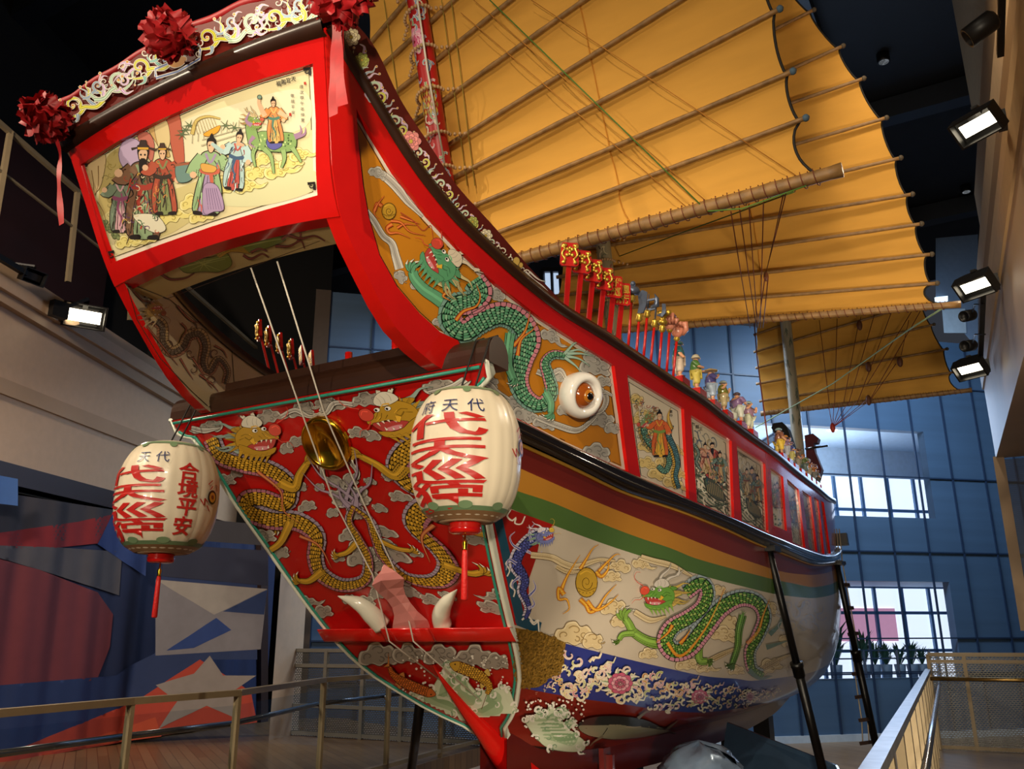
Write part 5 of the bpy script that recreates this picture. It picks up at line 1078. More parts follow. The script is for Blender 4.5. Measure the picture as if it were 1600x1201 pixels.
# ------------------------------------------------------------------ sails
CANVAS = mat('yellow_canvas', 'd19a3e', .85, var=.04, scale=3, bump=.12)
nt = CANVAS.node_tree; b_ = nt.nodes['Principled BSDF']; 
for nd in nt.nodes:
    if nd.type == 'TEX_NOISE': nd.inputs['Scale'].default_value = 2.2
mp = nt.nodes.new('ShaderNodeMapping'); mp.inputs['Scale'].default_value = (1, 1, 5); tcn = [n for n in nt.nodes if n.type == 'TEX_COORD'][0]; nzn = [n for n in nt.nodes if n.type == 'TEX_NOISE'][0]
nt.links.new(tcn.outputs['Object'], mp.inputs[0]); nt.links.new(mp.outputs[0], nzn.inputs['Vector'])
def sail(label, battens, y0, th, boomr, batr, name='junk_sail', lean=0, zr=5, lace=None, seam=None):
    """battens: list of (left px, right px) from the boom upward"""
    n = Vector((-math.sin(th), math.cos(th), lean)).normalized(); c = n.y*y0 + n.z*zr; n = tuple(n); W_ = lambda q: np.array(at(*q, n, c)); L3 = [(W_(a), W_(b)) for a, b in battens]
    t = thing(name, tuple((L3[0][0] + L3[0][1])/2), label, 'sail'); m = MB(); rows = []; nv = np.array(n); nu = 60
    for i in range(len(L3) - 1):
        for k in range(10):
            f = k/10; a = L3[i][0]*(1 - f) + L3[i+1][0]*f; b = L3[i][1]*(1 - f) + L3[i+1][1]*f; sc = (4*f*(1 - f))**.7; w = np.linalg.norm(b - a)
            a2 = a + (b - a)*.006*sc; b2 = b - (b - a)*(.03 if i == 0 else .009)*sc
            rows.append([a2 + (b2 - a2)*u + nv*(.05*sc*math.sin(PI*min(1, u*1.02)) + (.012*math.sin(f*38 + u*3)*max(0, 1 - f*1.3)*u if i == 0 else .003*math.sin(u*22 + i*2 + f*9))) for u in np.linspace(0, 1, nu)])
    m.grid(np.array(rows)); m.build('sail_cloth', CANVAS, t)
    if seam:
        s_ = MB()
        for u in seam: s_.tube([np.array(r[int(u*(nu - 1))]) - nv*.008 for r in rows], .006, 5)
        s_.build('seam', mat('seam_thread', 'c07f22', .8), t)
    e = MB(); e.tube([np.array(r[-1]) for r in rows], .011, 6); e.build('leech_rope', BLKROPE, t)
    for i, (a, b) in enumerate(L3[:-1]):
        d = (b - a)/np.linalg.norm(b - a); q = MB(); r = boomr if i == 0 else batr; off = -nv*(.02 + r); P = []; RR = []
        K = 40
        for k in range(K + 1):
            u = k/K; P.append(a - d*.05 + (b - a + d*(.12 + (.06 if i == 0 else 0)))*u + off); RR.append(r*(1.12 if k % 5 == 0 else 1)*(1 - .15*u))
        q.tube(P, RR, 8); bo = q.build('boom' if i == 0 else 'batten', BAMBOO, t)
        if i == 0:
            q = MB(); nh = int(np.linalg.norm(b - a)/.09)
            for k in range(nh):
                p = a + (b - a)*(k + .5)/nh + off; q.tube([p + np.array([.055*j/8 - .03, 0, 0]) + np.array([0, math.cos(j*PI/4 + PI/2)*1.12*r, math.sin(j*PI/4 + PI/2)*1.12*r]) for j in range(9)], .004, 4, cap=False)
            q.build('lashing', TWINE, bo)
        else:
            q = MB(); p = b + off + d*.05; q.ball(p, r*1.3, 8, 6); q.build('end_knot', mat('blue_cord', '4a6478', .7) if boomr > .055 and batr < .024 else mat('knot_cord', '54493a', .7), bo)
            if lace:      # rope parrel of wooden beads round the mast
                p = a + (b - a)*(0 - a[0])/(b[0] - a[0]) + off; q = MB(); my = lace(p[2]); sl = (b[2] - a[2])/(b[0] - a[0])
                for j in range(20): a_ = PI + PI*(j - 3)/13; x_ = .13*math.cos(a_) if 3 <= j <= 16 else (-.13 - .035*(3 - j) if j < 3 else .13 + .035*(j - 16)); q.ball(np.array([x_, my + .13*math.sin(a_) if 3 <= j <= 16 else my + (p[1] - my)*abs(j - (3 if j < 3 else 16))/4, p[2] + sl*x_]), .018, 6, 4)
                q.build('parrel_beads', mat('wood_beads', 'b8946a', .5), bo)
    return t, L3
sail('large yellow batten sail nearest the stern, behind the red aft mast', [((640, 455), (1290, 276)), ((625, 422), (1250, 190)), ((615, 377), (1230, 118)), ((605, 334), (1210, 22)), ((597, 295), (1190, -74)), ((590, 234), (1165, -174)), ((585, 176), (1130, -260)), ((582, 122), (1080, -330)), ((578, 75), (1000, -420)), ((574, -10), (900, -500))], 1.93, 0, .06, .022, lean=.3095, zr=4.75, lace=lambda z: 2.25 - (z - 3.2)*.3095, seam=(.62,))
sail('large yellow batten sail in the middle, its boom just above the placards', [((840, 526), (1480, 478)), ((860, 491), (1456, 444)), ((870, 463), (1448, 399)), ((877, 433), (1432, 352)), ((877, 397), (1418, 306)), ((877, 373), (1400, 250)), ((877, 334), (1378, 188)), ((877, 285), (1343, 127)), ((877, 270), (1311, 77)), ((877, 215), (1266, 21)), ((877, 160), (1215, -40)), ((877, 60), (1100, -120))], 5.6, .12, .046, .024, lean=.2123, zr=5.2, lace=lambda z: 5.75 - (z - 3.3)*.2123, seam=(.6,))
sail('small yellow batten sail at the far end behind the bamboo painted mast', [((1194, 647), (1506, 612)), ((1191, 627), (1486, 583)), ((1186, 600), (1475, 547)), ((1185, 575), (1455, 509)), ((1182, 550), (1440, 474)), ((1182, 523), (1425, 440)), ((1181, 500), (1405, 400))], 12.85, .06, .05, .026)
# ------------------------------------------------------------------ running rigging
SN = Vector((0, 1, .3095)).normalized(); SNC = SN.y*1.93 + SN.z*4.75; on1 = lambda x, y, d=.12: at(x, y, tuple(SN), SNC - d)
def cord(name, P, r, m_, label, cat='rope', group=None):
    q = MB(); q.tube(P, r, 5); return props(q.build(name, m_), label, cat, group)
for a, b in (((1155, 322), (1182, 512)), ((1142, 330), (1172, 512)), ((1170, 318), (1184, 512)), ((1193, 312), (1188, 512)), ((1224, 303), (1196, 430)), ((1228, 302), (1195, 432)), ((1195, 434), (1184, 512)), ((1200, 434), (1192, 512))):
    cord('sheet_rope', [on1(*a), aty(a[0]*.5 + b[0]*.5, a[1]*.5 + b[1]*.5 + 2, 4), aty(*b, 5.8)], .005, TWINE, 'thin brown sheet rope hanging from the boom of the nearest sail', group='sheet ropes of the nearest sail')
HUB = aty(1301, 668, 9.6)
for a in ((1295, 636), (1303, 632), (1313, 631), (1325, 629), (1338, 628), (1352, 626), (1360, 625)):
    cord('sheet_rope', [aty(*a, 12.6), HUB], .006, mat('red_cord', '9a3a34', .7), 'thin red sheet rope gathered at the red block behind the boat', group='sheet ropes of the far sail')
for a, b in (((1280, 500), (1296, 634)), ((1308, 498), (1304, 634)), ((1366, 492), (1326, 630)), ((1392, 490), (1340, 628)), ((1424, 487), (1355, 600)), ((1438, 486), (1357, 628)), ((1345, 495), (1343, 505)), ((1340, 512), (1318, 630)), ((1400, 568), (1360, 625)), ((1408, 555), (1420, 500))):
    cord('sheet_rope', [aty(*a, 12.5), aty(*b, 12.4)], .007, TWINE, 'thin brown sheet rope in front of the far sail', group='sheet ropes in front of the far sail')
for (x, y, yy), l in (((1197, 432, 4.2), 'small wooden pulley block hanging in front of the middle sail'), ((1343, 508, 12.3), 'small wooden pulley block high before the far sail'), ((1357, 573, 12.3), 'small wooden pulley block at the middle of the far sail'), ((1406, 565, 12.3), 'wooden pulley block nearest the right edge of the far sail'), ((1357, 625, 12.3), 'wooden pulley block at the boom of the far sail')):
    m = MB(); p = aty(x, y, yy); s = (p - Vector(CP)).length/1328; m.ball(p, 1, 10, 8, sc=(4*s, 3.2*s, 8*s)); props(m.build('pulley_block', mat('block_wood', '5f351c', .5)), l, 'pulley')
m = MB(); m.ball(HUB, .05, 10, 8, sc=(.8, .8, 1.6)); props(m.build('pulley_block', mat('red_wood', '9a2a22', .5)), 'red pulley block where the far sheet ropes meet', 'pulley')
GREENC = mat('green_cord', '4f7a2c', .7)
cord('halyard', [on1(765, 0), on1(1105, 330)], .006, GREENC, 'green cord running slantwise across the nearest sail'); cord('halyard', [on1(1105, 330), on1(1160, 326, .16), on1(1260, 290)], .006, GREENC, 'green cord slung under the boom of the nearest sail'); cord('halyard', [on1(1240, 300), aty(1075, 360, 4), aty(955, 405, 5.6)], .006, GREENC, 'green cord from the nearest boom down to the placards')
cord('halyard', [aty(1472, 482, 6.3), aty(1420, 515, 9), aty(1300, 600, 11.5), aty(1180, 668, 12.2)], .012, mat('pale_green_cord', 'a9c49a', .6), 'pale green cord from the tip of the middle boom to the deck')
for a, b in (((830, 0), (1260, 285)), ((720, 20), (1080, 330)), ((740, 0), (1110, 320))): cord('sail_line', [on1(*a, .08), on1(*b, .08)], .004, mat('tan_line', 'b87a2a', .8), 'thin tan line stretched slantwise over the nearest sail', group='tan lines on the nearest sail')
for a, b in (((690, 0), (730, 290)), ((705, 0), (742, 290)), ((640, 0), (668, 200)), ((600, 0), (622, 150))): cord('sail_line', [on1(*a, .06), on1(*b, .06)], .004, mat('olive_line', '8a7a2a', .8), 'thin olive line hanging along the nearest sail by the mast', group='olive lines by the aft mast')
cord('stay_rope', [aty(1178, 500, 11.9), aty(1183, 560, 11.5), aty(1202, 705, 7.2)], .012, mat('rose_cord', 'a8605a', .7), 'rose stay rope dropping to the rail before the far sail')
# ------------------------------------------------------------------ things standing on the rail
def rail_y(px_, dz=.07):
    lo, hi = .9, 11.5
    for _ in range(40):
        m = (lo + hi)/2
        if pix((XU(m, zd(m)) - .05, m, zd(m) + dz))[0] < px_: lo = m
        else: hi = m
    return (lo + hi)/2
def rail_p(px_, dz=.06): y = rail_y(px_); return Vector((float(XU(y, zd(y))) - .045, y, float(zd(y)) + dz))
def at_depth(px_, py_, ref): k = (np.array(ref) - CP) @ CF; d = rays((px_, py_))[0]; return Vector(CP + d*(k/(d @ CF)))
SIGNRED = mat('sign_red', 'b01512', .25, coat=.4); GILTB = mat('gilt_relief', 'd8b44a', .3, .7, var=.25, scale=40)
def placard(base, top, w, h, txt, label, sgn=1, grp='red placards on the starboard rail'):
    base = Vector(base); top = Vector(top); t = thing('parade_placard', base, label, 'placard', grp); ax = (top - base).normalized()
    m = MB(); m.bar(base - ax*.1, top - ax*h*.8, .035, .02); m.build('pole', SIGNRED, t)
    T = frame_at(top - ax*h/2, Vector((.55*sgn, -.83, -.1)), ax); m = MB(); q = .12*w; v = []
    out = [(-w/2 + q, -h/2), (w/2 - q, -h/2), (w/2, -h/2 + q), (w/2 - q*.4, h/2 - q), (w/2 - q, h/2), (-w/2 + q, h/2), (-w/2 + q*.4, h/2 - q), (-w/2, -h/2 + q)]
    m.prism([T @ Vector((a, b, -.012)) for a, b in out], (T.to_3x3() @ Vector((0, 0, .024)))); bd = m.build('board', SIGNRED, t); m = MB()
    if txt is None:
        for s in (-1, 1):
            P = [T @ Vector((s*x*w, y*h, .02)) for x, y in ((.16, .36), (.34, .4), (.4, .3), (.26, .24), (.36, .1), (.4, -.04), (.3, -.16), (.22, -.24), (.34, -.34), (.38, -.4))]
            m.tube([Vector(k) for k in smooth(np.array([tuple(k) for k in P]), step=.01)], .008, 6)
            for x, y in ((.3, .34), (.3, -.36), (.14, -.05), (.12, .2)): m.ball(T @ Vector((s*x*w, y*h, .02)), .014, 8, 6)
        for y in (.26, -.02, .1): m.ball(T @ Vector((0, y*h, .02)), .012, 8, 6)
        m.build('gilt_dragons', GILTB, bd)
    else:
        for i, ch in enumerate(txt):
            v, F = glyph(ch, .03); x0 = (.2 if i % 2 == 0 else -.2)*w if len(txt) > 2 else 0; y0 = (.22 if i < len(txt)/2 else -.22)*h
            m.add([T @ Vector((a*.42*w + x0, b*.42*h + y0, .0145)) for a, b in v], F)
        m.build('gilt_lettering', GILTB, bd)
    return t
SG = [((883, 488), (891, 379), 27, 38, None), ((900, 500), (911, 391), 27, 37, None), ((918, 512), (929, 405), 26, 36, None), ((935, 522), (946, 418), 26, 36, None), ((950, 535), (961, 431), 24, 35, '代天巡狩'), ((964, 543), (974, 442), 24, 36, '風調行府')]
ORD = ('first', 'second', 'third', 'fourth', 'fifth', 'sixth')
for i, (b, tp, w, h, tx) in enumerate(SG):
    B_ = rail_p(b[0]); T_ = at_depth(*tp, B_); k = ((np.array(B_) - CP) @ CF)/FL
    kind = 'twin gilt dragons' if tx is None else 'gilt characters'
    placard(B_, T_, w*k*1.1, h*k, tx, f'red placard with {kind} on the near rail, {ORD[i]} from the stern')
    placard((-B_.x, B_.y, B_.z), (-T_.x, T_.y, T_.z), w*k*1.1, h*k, tx, f'red placard with {kind} on the far rail, {ORD[i]} from the stern', -1, 'red placards on the port rail')
STEEL = mat('grey_steel', '5f6a80', .3, .5, var=.2); FIST = mat('painted_flesh', 'c9826a', .3, coat=.4)
def staff(bx, tip, kind, label):
    B_ = rail_p(bx); T_ = at_depth(*tip, B_); k = ((np.array(B_) - CP) @ CF)/FL; t = thing('ceremonial_staff', B_, label, 'staff', 'ceremonial weapons on the near rail'); ax = (T_ - B_).normalized()
    hd = {'ball': 26, 'blade': 46, 'trident': 34, 'axe': 36, 'flask': 32, 'fist': 24, 'paw': 26}[kind]*k; N = T_ - ax*hd; m = MB(); m.tube([B_ - ax*.1, N], .012, 8, ); m.build('shaft', SIGNRED, t); m = MB(); M_ = frame_at(N, ax, (0, 1, 0))
    m.lathe([(.014, -.02), (.03, 0), (.022, .02), (.032, .035), (.014, .05)], 12, M_); m.build('collar', GILTB, t); m = MB(); R3 = M_.to_3x3(); S = lambda x, y, z: N + ax*z + Vector((x, y, 0))
    if kind == 'ball': m.lathe([(.01, .05), (.05, hd*.35), (.065, hd*.55), (.05, hd*.78), (.015, hd*.88)], 14, M_); m.ball(T_, .022, 8, 6); m.build('ball_head', STEEL, t)
    elif kind == 'blade': m.prism([S(x, 0, z) for x, z in ((-.02, .05), (.03, .05), (.055, hd*.5), (.05, hd*.9), (.01, hd), (-.03, hd*.92), (-.01, hd*.5))], (0, .014, 0)); m.build('blade', STEEL, t)
    elif kind == 'trident':
        m.tube([S(0, 0, .05), S(0, 0, hd)], [.01, .004], 8); m.tube([S(.03, 0, .06), S(.075, 0, hd*.4), (S(.075, 0, hd*.7)), S(.05, 0, hd*.95)], [.014, .025, .018, .003], 8); m.bar(S(-.04, 0, hd*.25), S(.07, 0, hd*.25), .02); m.bar(S(-.04, 0, hd*.7), S(.07, 0, hd*.7), .016); m.build('halberd_head', STEEL, t)
    elif kind == 'axe': m.tube([S(0, 0, .05), S(0, 0, hd)], .008, 6); m.prism([S(x, 0, z) for x, z in ((.01, .08), (.06, .06), (.09, hd*.45), (.08, hd*.85), (.05, hd*.9), (.055, hd*.5))], (0, .014, 0)); m.build('axe_head', STEEL, t)
    elif kind == 'flask': m.lathe([(.035, .05), (.045, .08), (.028, hd*.5), (.026, hd*.65), (.06, hd*.8), (.05, hd*.9), (.01, hd)], 14, M_); m.ball(S(.05, -.01, hd*.8), .025, 8, 6); m.build('vase_head', GILTB, t)
    elif kind == 'fist':
        m.ball(S(0, 0, hd*.35), .05, 12, 8); 
        for i in range(4): m.tube([S(-.04 + i*.028, -.04, hd*.3), S(-.04 + i*.028, -.075, hd*.55), S(-.04 + i*.028, -.06, hd*.85), S(-.04 + i*.028, -.02, hd*.8)], .016, 7)
        m.tube([S(.06, -.02, hd*.3), S(.075, -.04, hd*.6)], .018, 7); m.build('fist', FIST, t)
    else:
        m.ball(S(0, 0, hd*.5), .06, 12, 8, sc=(1, .8, 1)); m.tube([S(.03, -.02, hd*.8), S(.08, -.03, hd*.75), S(.09, -.03, hd*.4), S(.06, -.02, hd*.15)], [.03, .03, .024, .014], 8)
        for i in range(3): m.ball(S(-.04 + i*.04, -.05, hd*.8), .02, 8, 6)
        m.build('hand', FIST, t)
for a in ((980, (989, 443), 'ball', 'red staff with a steel melon head beside the placards'), (993, (1002, 453), 'blade', 'red staff with a broad upright blade'), (1004, (1014, 459), 'trident', 'red staff with a crescent halberd head'), (1015, (1026, 472), 'axe', 'red staff with an axe head'), (1028, (1037, 484), 'flask', 'red staff with a golden vase head'), (1040, (1048, 492), 'fist', 'red staff with a pink fist head'), (1050, (1060, 504), 'paw', 'red staff with a curled pink hand, last before the figurines')): staff(*a)
# ------------------------------------------------------------------ porcelain sailors
def skin(V, E, R, sub=2):
    me = bpy.data.meshes.new('s'); me.from_pydata(V, E, []); o = bpy.data.objects.new('s', me); COL.objects.link(o); md = o.modifiers.new('k', 'SKIN'); sv = me.skin_vertices[0].data
    for i, r in enumerate(R): sv[i].radius = (r, r) if not hasattr(r, '__len__') else r
    sv[0].use_root = True; o.modifiers.new('u', 'SUBSURF').levels = sub
    dg = bpy.context.evaluated_depsgraph_get(); dg.update(); e = o.evaluated_get(dg); q = e.to_mesh(); v = np.array([tuple(a.co) for a in q.vertices]); f = [tuple(p.vertices) for p in q.polygons]; e.to_mesh_clear(); bpy.data.objects.remove(o); return v, f
ARMS = {'front': ((.155, .0, .78), (.19, .07, .62), (.1, .17, .6)), 'up': ((.155, 0, .78), (.21, .08, .66), (.1, .15, .82)), 'side': ((.155, 0, .78), (.2, .02, .6), (.24, .09, .46)), 'wide': ((.155, 0, .78), (.24, .03, .68), (.3, .12, .8)), 'face': ((.155, 0, .78), (.22, .1, .7), (.06, .14, .9))}
def body_parts(pl, pr):
    a, b = ARMS[pl], ARMS[pr]; mir = lambda p: (-p[0], p[1], p[2])
    V = [(0, 0, .5), (0, 0, .66), (0, 0, .8), (0, .005, .86), (0, .02, .93), *a, *[mir(p) for p in b], (.07, 0, .46), (.085, .02, .25), (.09, 0, .06), (.09, .07, .03), (-.07, 0, .46), (-.085, -.01, .25), (-.09, -.02, .06), (-.09, .05, .03)]
    E = [(0, 1), (1, 2), (2, 3), (3, 4), (2, 5), (5, 6), (6, 7), (2, 8), (8, 9), (9, 10), (0, 11), (11, 12), (12, 13), (13, 14), (0, 15), (15, 16), (16, 17), (17, 18)]
    R = [.1, .11, .1, .045, .075, .05, .04, .032, .05, .04, .032, .07, .05, .035, .03, .07, .05, .035, .03]
    return V, E, R
SKM = mat('porcelain_skin', 'cf9a78', .2, coat=.5, var=.05); DKSHOE = mat('dark_shoe', '241c1a', .3, coat=.3)
CACHE = {}
def sailor(fx, top, jac, tro, hat, hcol, pose, rz, label, grp='porcelain sailors on the rail'):
    B_ = rail_p(fx, .13); k = ((np.array(B_) - CP) @ CF)/FL; y0 = pix(B_)[1]; H = (y0 - top)*k*1.16; t = thing('sailor_figurine', B_, label, 'figurine', grp)
    X = Matrix.Translation(B_) @ Matrix.Rotation(rz, 4, 'Z') @ Matrix.Diagonal((H*1.45, H*1.45, H, 1)); key = pose
    if key not in CACHE:
        V, E, R = body_parts(*pose); s1 = skin(V, E, R); i1 = [0, 1, 2, 5, 6, 8, 9]; jV = [(0, 0, .44)] + [V[i] for i in i1] ; jE = [(0, 1), (1, 2), (2, 3), (3, 4), (4, 5), (3, 6), (6, 7)]
        s2 = skin(jV, jE, [.135, .125, .13, .11, .068, .06, .068, .06]); tV = [V[0], V[11], V[12], (.09, 0, .13), V[15], V[16], (-.09, -.015, .13)]; s3 = skin(tV, [(0, 1), (1, 2), (2, 3), (0, 4), (4, 5), (5, 6)], [.118, .085, .075, .07, .085, .075, .07])
        CACHE[key] = (s1, s2, s3)
    ap = lambda v: [X @ Vector(q) for q in v]
    for (v, f), nm, mm in zip(CACHE[key], ('body', 'jacket', 'trousers'), (SKM, mat('porcelain_' + jac, jac, .15, coat=.6, var=.12, scale=30), mat('porcelain_' + tro, tro, .15, coat=.6))):
        m = MB(); m.add(ap(v), f)
        if nm == 'body':
            for s in (-1, 1): m.ball(X @ Vector((s*.028, .088, .945)), .011*H, 6, 4)
            m.ball(X @ Vector((0, .1, .925)), .014*H, 6, 4)
        m.build(nm, mm, t)
    m = MB()
    for s in (-1, 1): m.ball(X @ Vector((s*.09, .04 if s > 0 else .02, .03)), H, 8, 6, sc=(.05, .085, .035), M=Matrix.Rotation(rz, 3, 'Z'))
    m.build('shoes', DKSHOE, t); m = MB(); Y = X @ Matrix.Translation((0, .015, .0))
    if hat == 'straw': m.lathe([(.001, 1.04), (.06, 1.03), (.075, .985), (.16, .97), (.15, .96), (.08, .965)], 18, Y)
    elif hat == 'cap': m.lathe([(.001, 1.03), (.05, 1.02), (.082, .98), (.086, .945), (.078, .94)], 16, Y)
    else: m.lathe([(.02, 1.07), (.06, 1.04), (.085, .975), (.092, .95), (.08, .945)], 16, Y)
    m.build('hat', mat('hat_' + hcol, hcol, .2, coat=.5), t)
    m = MB(); m.box((B_.x, B_.y, B_.z - .03), (.12, .2, .06)); m.build('red_plinth', SIGNRED, t)
    return t
for a in ((1062, 540, '2f6a6c', 'c9b8a6', 'cap', '4f8a8a', ('side', 'side'), -1.2, 'porcelain sailor in a teal jacket and teal cap beside the last staff'), (1089, 562, '4f7a3c', 'c9b85a', 'tall', 'd9d2b8', ('front', 'front'), -1.3, 'porcelain sailor in a green jacket, yellow trousers and cream hat'),
    (1112, 583, '4f4a80', '9fb0c4', 'straw', 'c9a96a', ('up', 'front'), -1.0, 'porcelain sailor in a purple coat and straw hat'), (1132, 601, '7a7a34', 'b8a880', 'cap', '8f9a94', ('wide', 'up'), -1.4, 'porcelain sailor in an olive tunic with raised arm'), (1154, 619, '7a5f86', 'c4c8bc', 'cap', '4a3a40', ('front', 'side'), -.6, 'porcelain sailor in a shiny lavender robe seen from behind'),
    (1172, 633, '8a6a80', 'c9ccb4', 'cap', '8fa09a', ('face', 'up'), -1.8, 'porcelain sailor with pale trousers shading his eyes'), (1219, 674, '8a5a4a', 'd8b84a', 'cap', '8fb0b4', ('side', 'front'), -.9, 'porcelain sailor in yellow trousers after the gap in the row'), (1229, 685, '9a7a94', 'b8bcc8', 'cap', 'd08a3c', ('face', 'front'), -1.2, 'porcelain sailor with an orange cap'),
    (1238, 695, '4a4a84', 'c9c078', 'cap', '9a7a8a', ('front', 'side'), -1.4, 'porcelain sailor in a dark blue shirt beside the orange cap'), (1248, 706, '6a5a54', '9a9284', 'straw', '7a4f38', ('side', 'side'), -1.3, 'porcelain sailor in grey with a brown brimmed hat'), (1257, 714, '5a6a40', '6a7a74', 'cap', 'a86a3c', ('front', 'front'), -.7, 'porcelain sailor in a moss green robe'),
    (1265, 722, 'a8623a', 'b8b09a', 'tall', 'c9a878', ('up', 'front'), -1.4, 'porcelain sailor in an orange tunic with cream hat'), (1272, 729, 'b0703c', '8a8a84', 'straw', 'c98a5a', ('face', 'side'), -1.1, 'porcelain sailor in ochre with a wide hat'), (1279, 738, '6a6a6a', '5a5a5c', 'cap', 'b88a6a', ('side', 'front'), -1.2, 'porcelain sailor in grey, farthest along the rail')): sailor(*a)
# red steps under the row of sailors
m = MB()
for px_ in np.arange(1058, 1288, 4.5): p = rail_p(px_, .03); m.box(p, (.09, .1, .035))
m.build('rail_steps', SIGNRED, caprail)
# dark cloth bundles and cross yard on the foredeck
m = MB(); p = aty(1216, 690, 9.5)
m.prism([aty(x, y, 9.5) for x, y in ((1205, 668), (1208, 661), (1222, 659), (1230, 668), (1240, 700), (1245, 740), (1190, 745), (1180, 705), (1196, 700), (1210, 710), (1212, 680))], (0, .25, 0)); props(m.build('deck_winch_cover', mat('black_cloth', '0c0b0b', .9)), 'black cloth covered gear standing on deck behind the sailors', 'cover')
m = MB(); m.prism([aty(x, y, 12.2) for x, y in ((1257, 680), (1270, 677), (1279, 684), (1277, 691), (1271, 692), (1273, 705), (1284, 732), (1276, 760), (1262, 760), (1259, 700))], (0, .2, 0)); props(m.build('furled_flag', mat('dark_red_cloth', '4a0f14', .85, var=.2)), 'dark red furled flag beside the far mast', 'flag')
m = MB(); m.tube([aty(1258, 701, 12.0), aty(1294, 696, 12.0)], .02, 8); props(m.build('flag_arm', BLACK), 'thin dark arm beside the furled red flag', 'pole')
# anchor board and rope ladder at the far quarter
m = MB(); p = S_UP.hit((1290, 850))[0]; m.prism([aty(x, y, 10.3) for x, y in ((1296, 834), (1322, 832), (1325, 851), (1297, 853))], (0, .12, 0)); m.build('quarter_board', mat('charcoal_paint', '23262c', .4), boat)
t = thing('rope_ladder', tuple(aty(1311, 830, 10.2)), 'rope ladder with dark wooden treads hanging at the far side of the boat', 'ladder'); RL = [(1309, 826), (1314, 880), (1320, 914), (1326, 950), (1333, 990), (1340, 1052), (1345, 1088), (1351, 1124), (1353, 1160)]
for s in (-1, 1): m = MB(); m.tube([aty(x + s*(2 + 3*i/8), y, 10.2) for i, (x, y) in enumerate(RL)], .010, 5); m.build('side_rope', mat('hemp', 'a89a84', .8), t)
for i, (x, y) in enumerate(RL[1:]): m = MB(); w = 4 + 3*i/7; m.bar(aty(x - w, y + 1, 10.2), aty(x + w, y - 1, 10.15), .11, .05); m.build('tread', mat('dark_tread', '33231c', .5), t)
# black raking props under the rub rail
PROP = mat('black_steel', '0d0d0f', .35, .3)
def prop(a, b, ya, label, r):
    A = aty(*a, ya); Bp = atz(*b, .0) if b[1] > 1040 else aty(*b, ya); t = thing('support_prop', Bp, label, 'prop', 'black props holding the boat'); m = MB(); mid = A.lerp(Bp, .5)
    m.tube([A, mid], r*.82, 14); m.build('upper_tube', PROP, t); m = MB(); m.tube([mid, Bp], r, 14); m.build('lower_tube', PROP, t); m = MB(); d = (Bp - A).normalized(); m.tube([mid - d*.08, mid - d*.03, mid - d*.03 , mid + d*.08], [r*1.4, r*1.4, r*1.25, r*1.25], 14); m.build('collar', PROP, t); m = MB(); m.box(A + Vector((-.05, 0, 0)), (.3, .28, .06)); m.build('head_plate', PROP, t)
prop((1201, 858), (1292, 1230), 5.4, 'nearer black steel prop leaning against the rub rail', .05); prop((1307, 880), (1370, 1170), 9.6, 'farther black steel prop beside the rope ladder', .055); 
A = aty(658, 1085, 3.0); 
t = thing('support_prop', tuple(atz(640, 1225, 0)), 'black steel prop standing under the left of the transom', 'prop', 'black props holding the boat'); m = MB(); m.tube([A, atz(640, 1225, 0)], .05, 14); m.build('tube', PROP, t)
# ------------------------------------------------------------------ the hall
def struct(o): o['kind'] = 'structure'; return o
FZ = -.8
def quadobj(name, pts, m_, thick=None, st=True):
    m = MB()
    if thick is None: m.add([tuple(p) for p in pts], [tuple(range(len(pts)))], 'ffffff', False)
    else: m.prism(pts, thick)
    o = m.build(name, m_); return struct(o) if st else o
def planks(name, c1, c2, rough, sx, sy, rot=0):
    m = mat(name, c1, rough, var=.1); nt = m.node_tree; b = nt.nodes['Principled BSDF']; tc = [n for n in nt.nodes if n.type == 'TEX_COORD'][0]
    mp = nt.nodes.new('ShaderNodeMapping'); mp.inputs['Rotation'].default_value = (0, 0, rot); br = nt.nodes.new('ShaderNodeTexBrick'); br.inputs['Scale'].default_value = 1; br.inputs['Brick Width'].default_value = sx; br.inputs['Row Height'].default_value = sy
    br.inputs['Mortar Size'].default_value = .006; br.inputs['Color1'].default_value = lin(c1) + (1,); br.inputs['Color2'].default_value = lin(c2) + (1,); br.inputs['Mortar'].default_value = tuple(x*.4 for x in lin(c1)) + (1,)
    nt.links.new(tc.outputs['Object'], mp.inputs[0]); nt.links.new(mp.outputs[0], br.inputs[0]); nt.links.new(br.outputs[0], b.inputs['Base Color']); return m
FLOORM = planks('oak_planks', '8a6a48', '755738', .28, 1.6, .14, .6); CREAMW = mat('cream_plaster', 'b59a7c', .6, var=.05, scale=1.2); PALEW = mat('pale_plaster', 'c6aa8c', .55, var=.04)
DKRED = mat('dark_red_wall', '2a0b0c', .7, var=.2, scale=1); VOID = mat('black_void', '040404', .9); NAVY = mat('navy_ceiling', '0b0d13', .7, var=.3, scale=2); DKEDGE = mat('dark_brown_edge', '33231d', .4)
STEELW = mat('painted_rail', 'a08f70', .35, .3, var=.06); GLASS = mat('clear_glass', 'dfe8ee', .02, trans=1, var=0); CHROME = mat('satin_steel', '8a8d92', .25, .9)
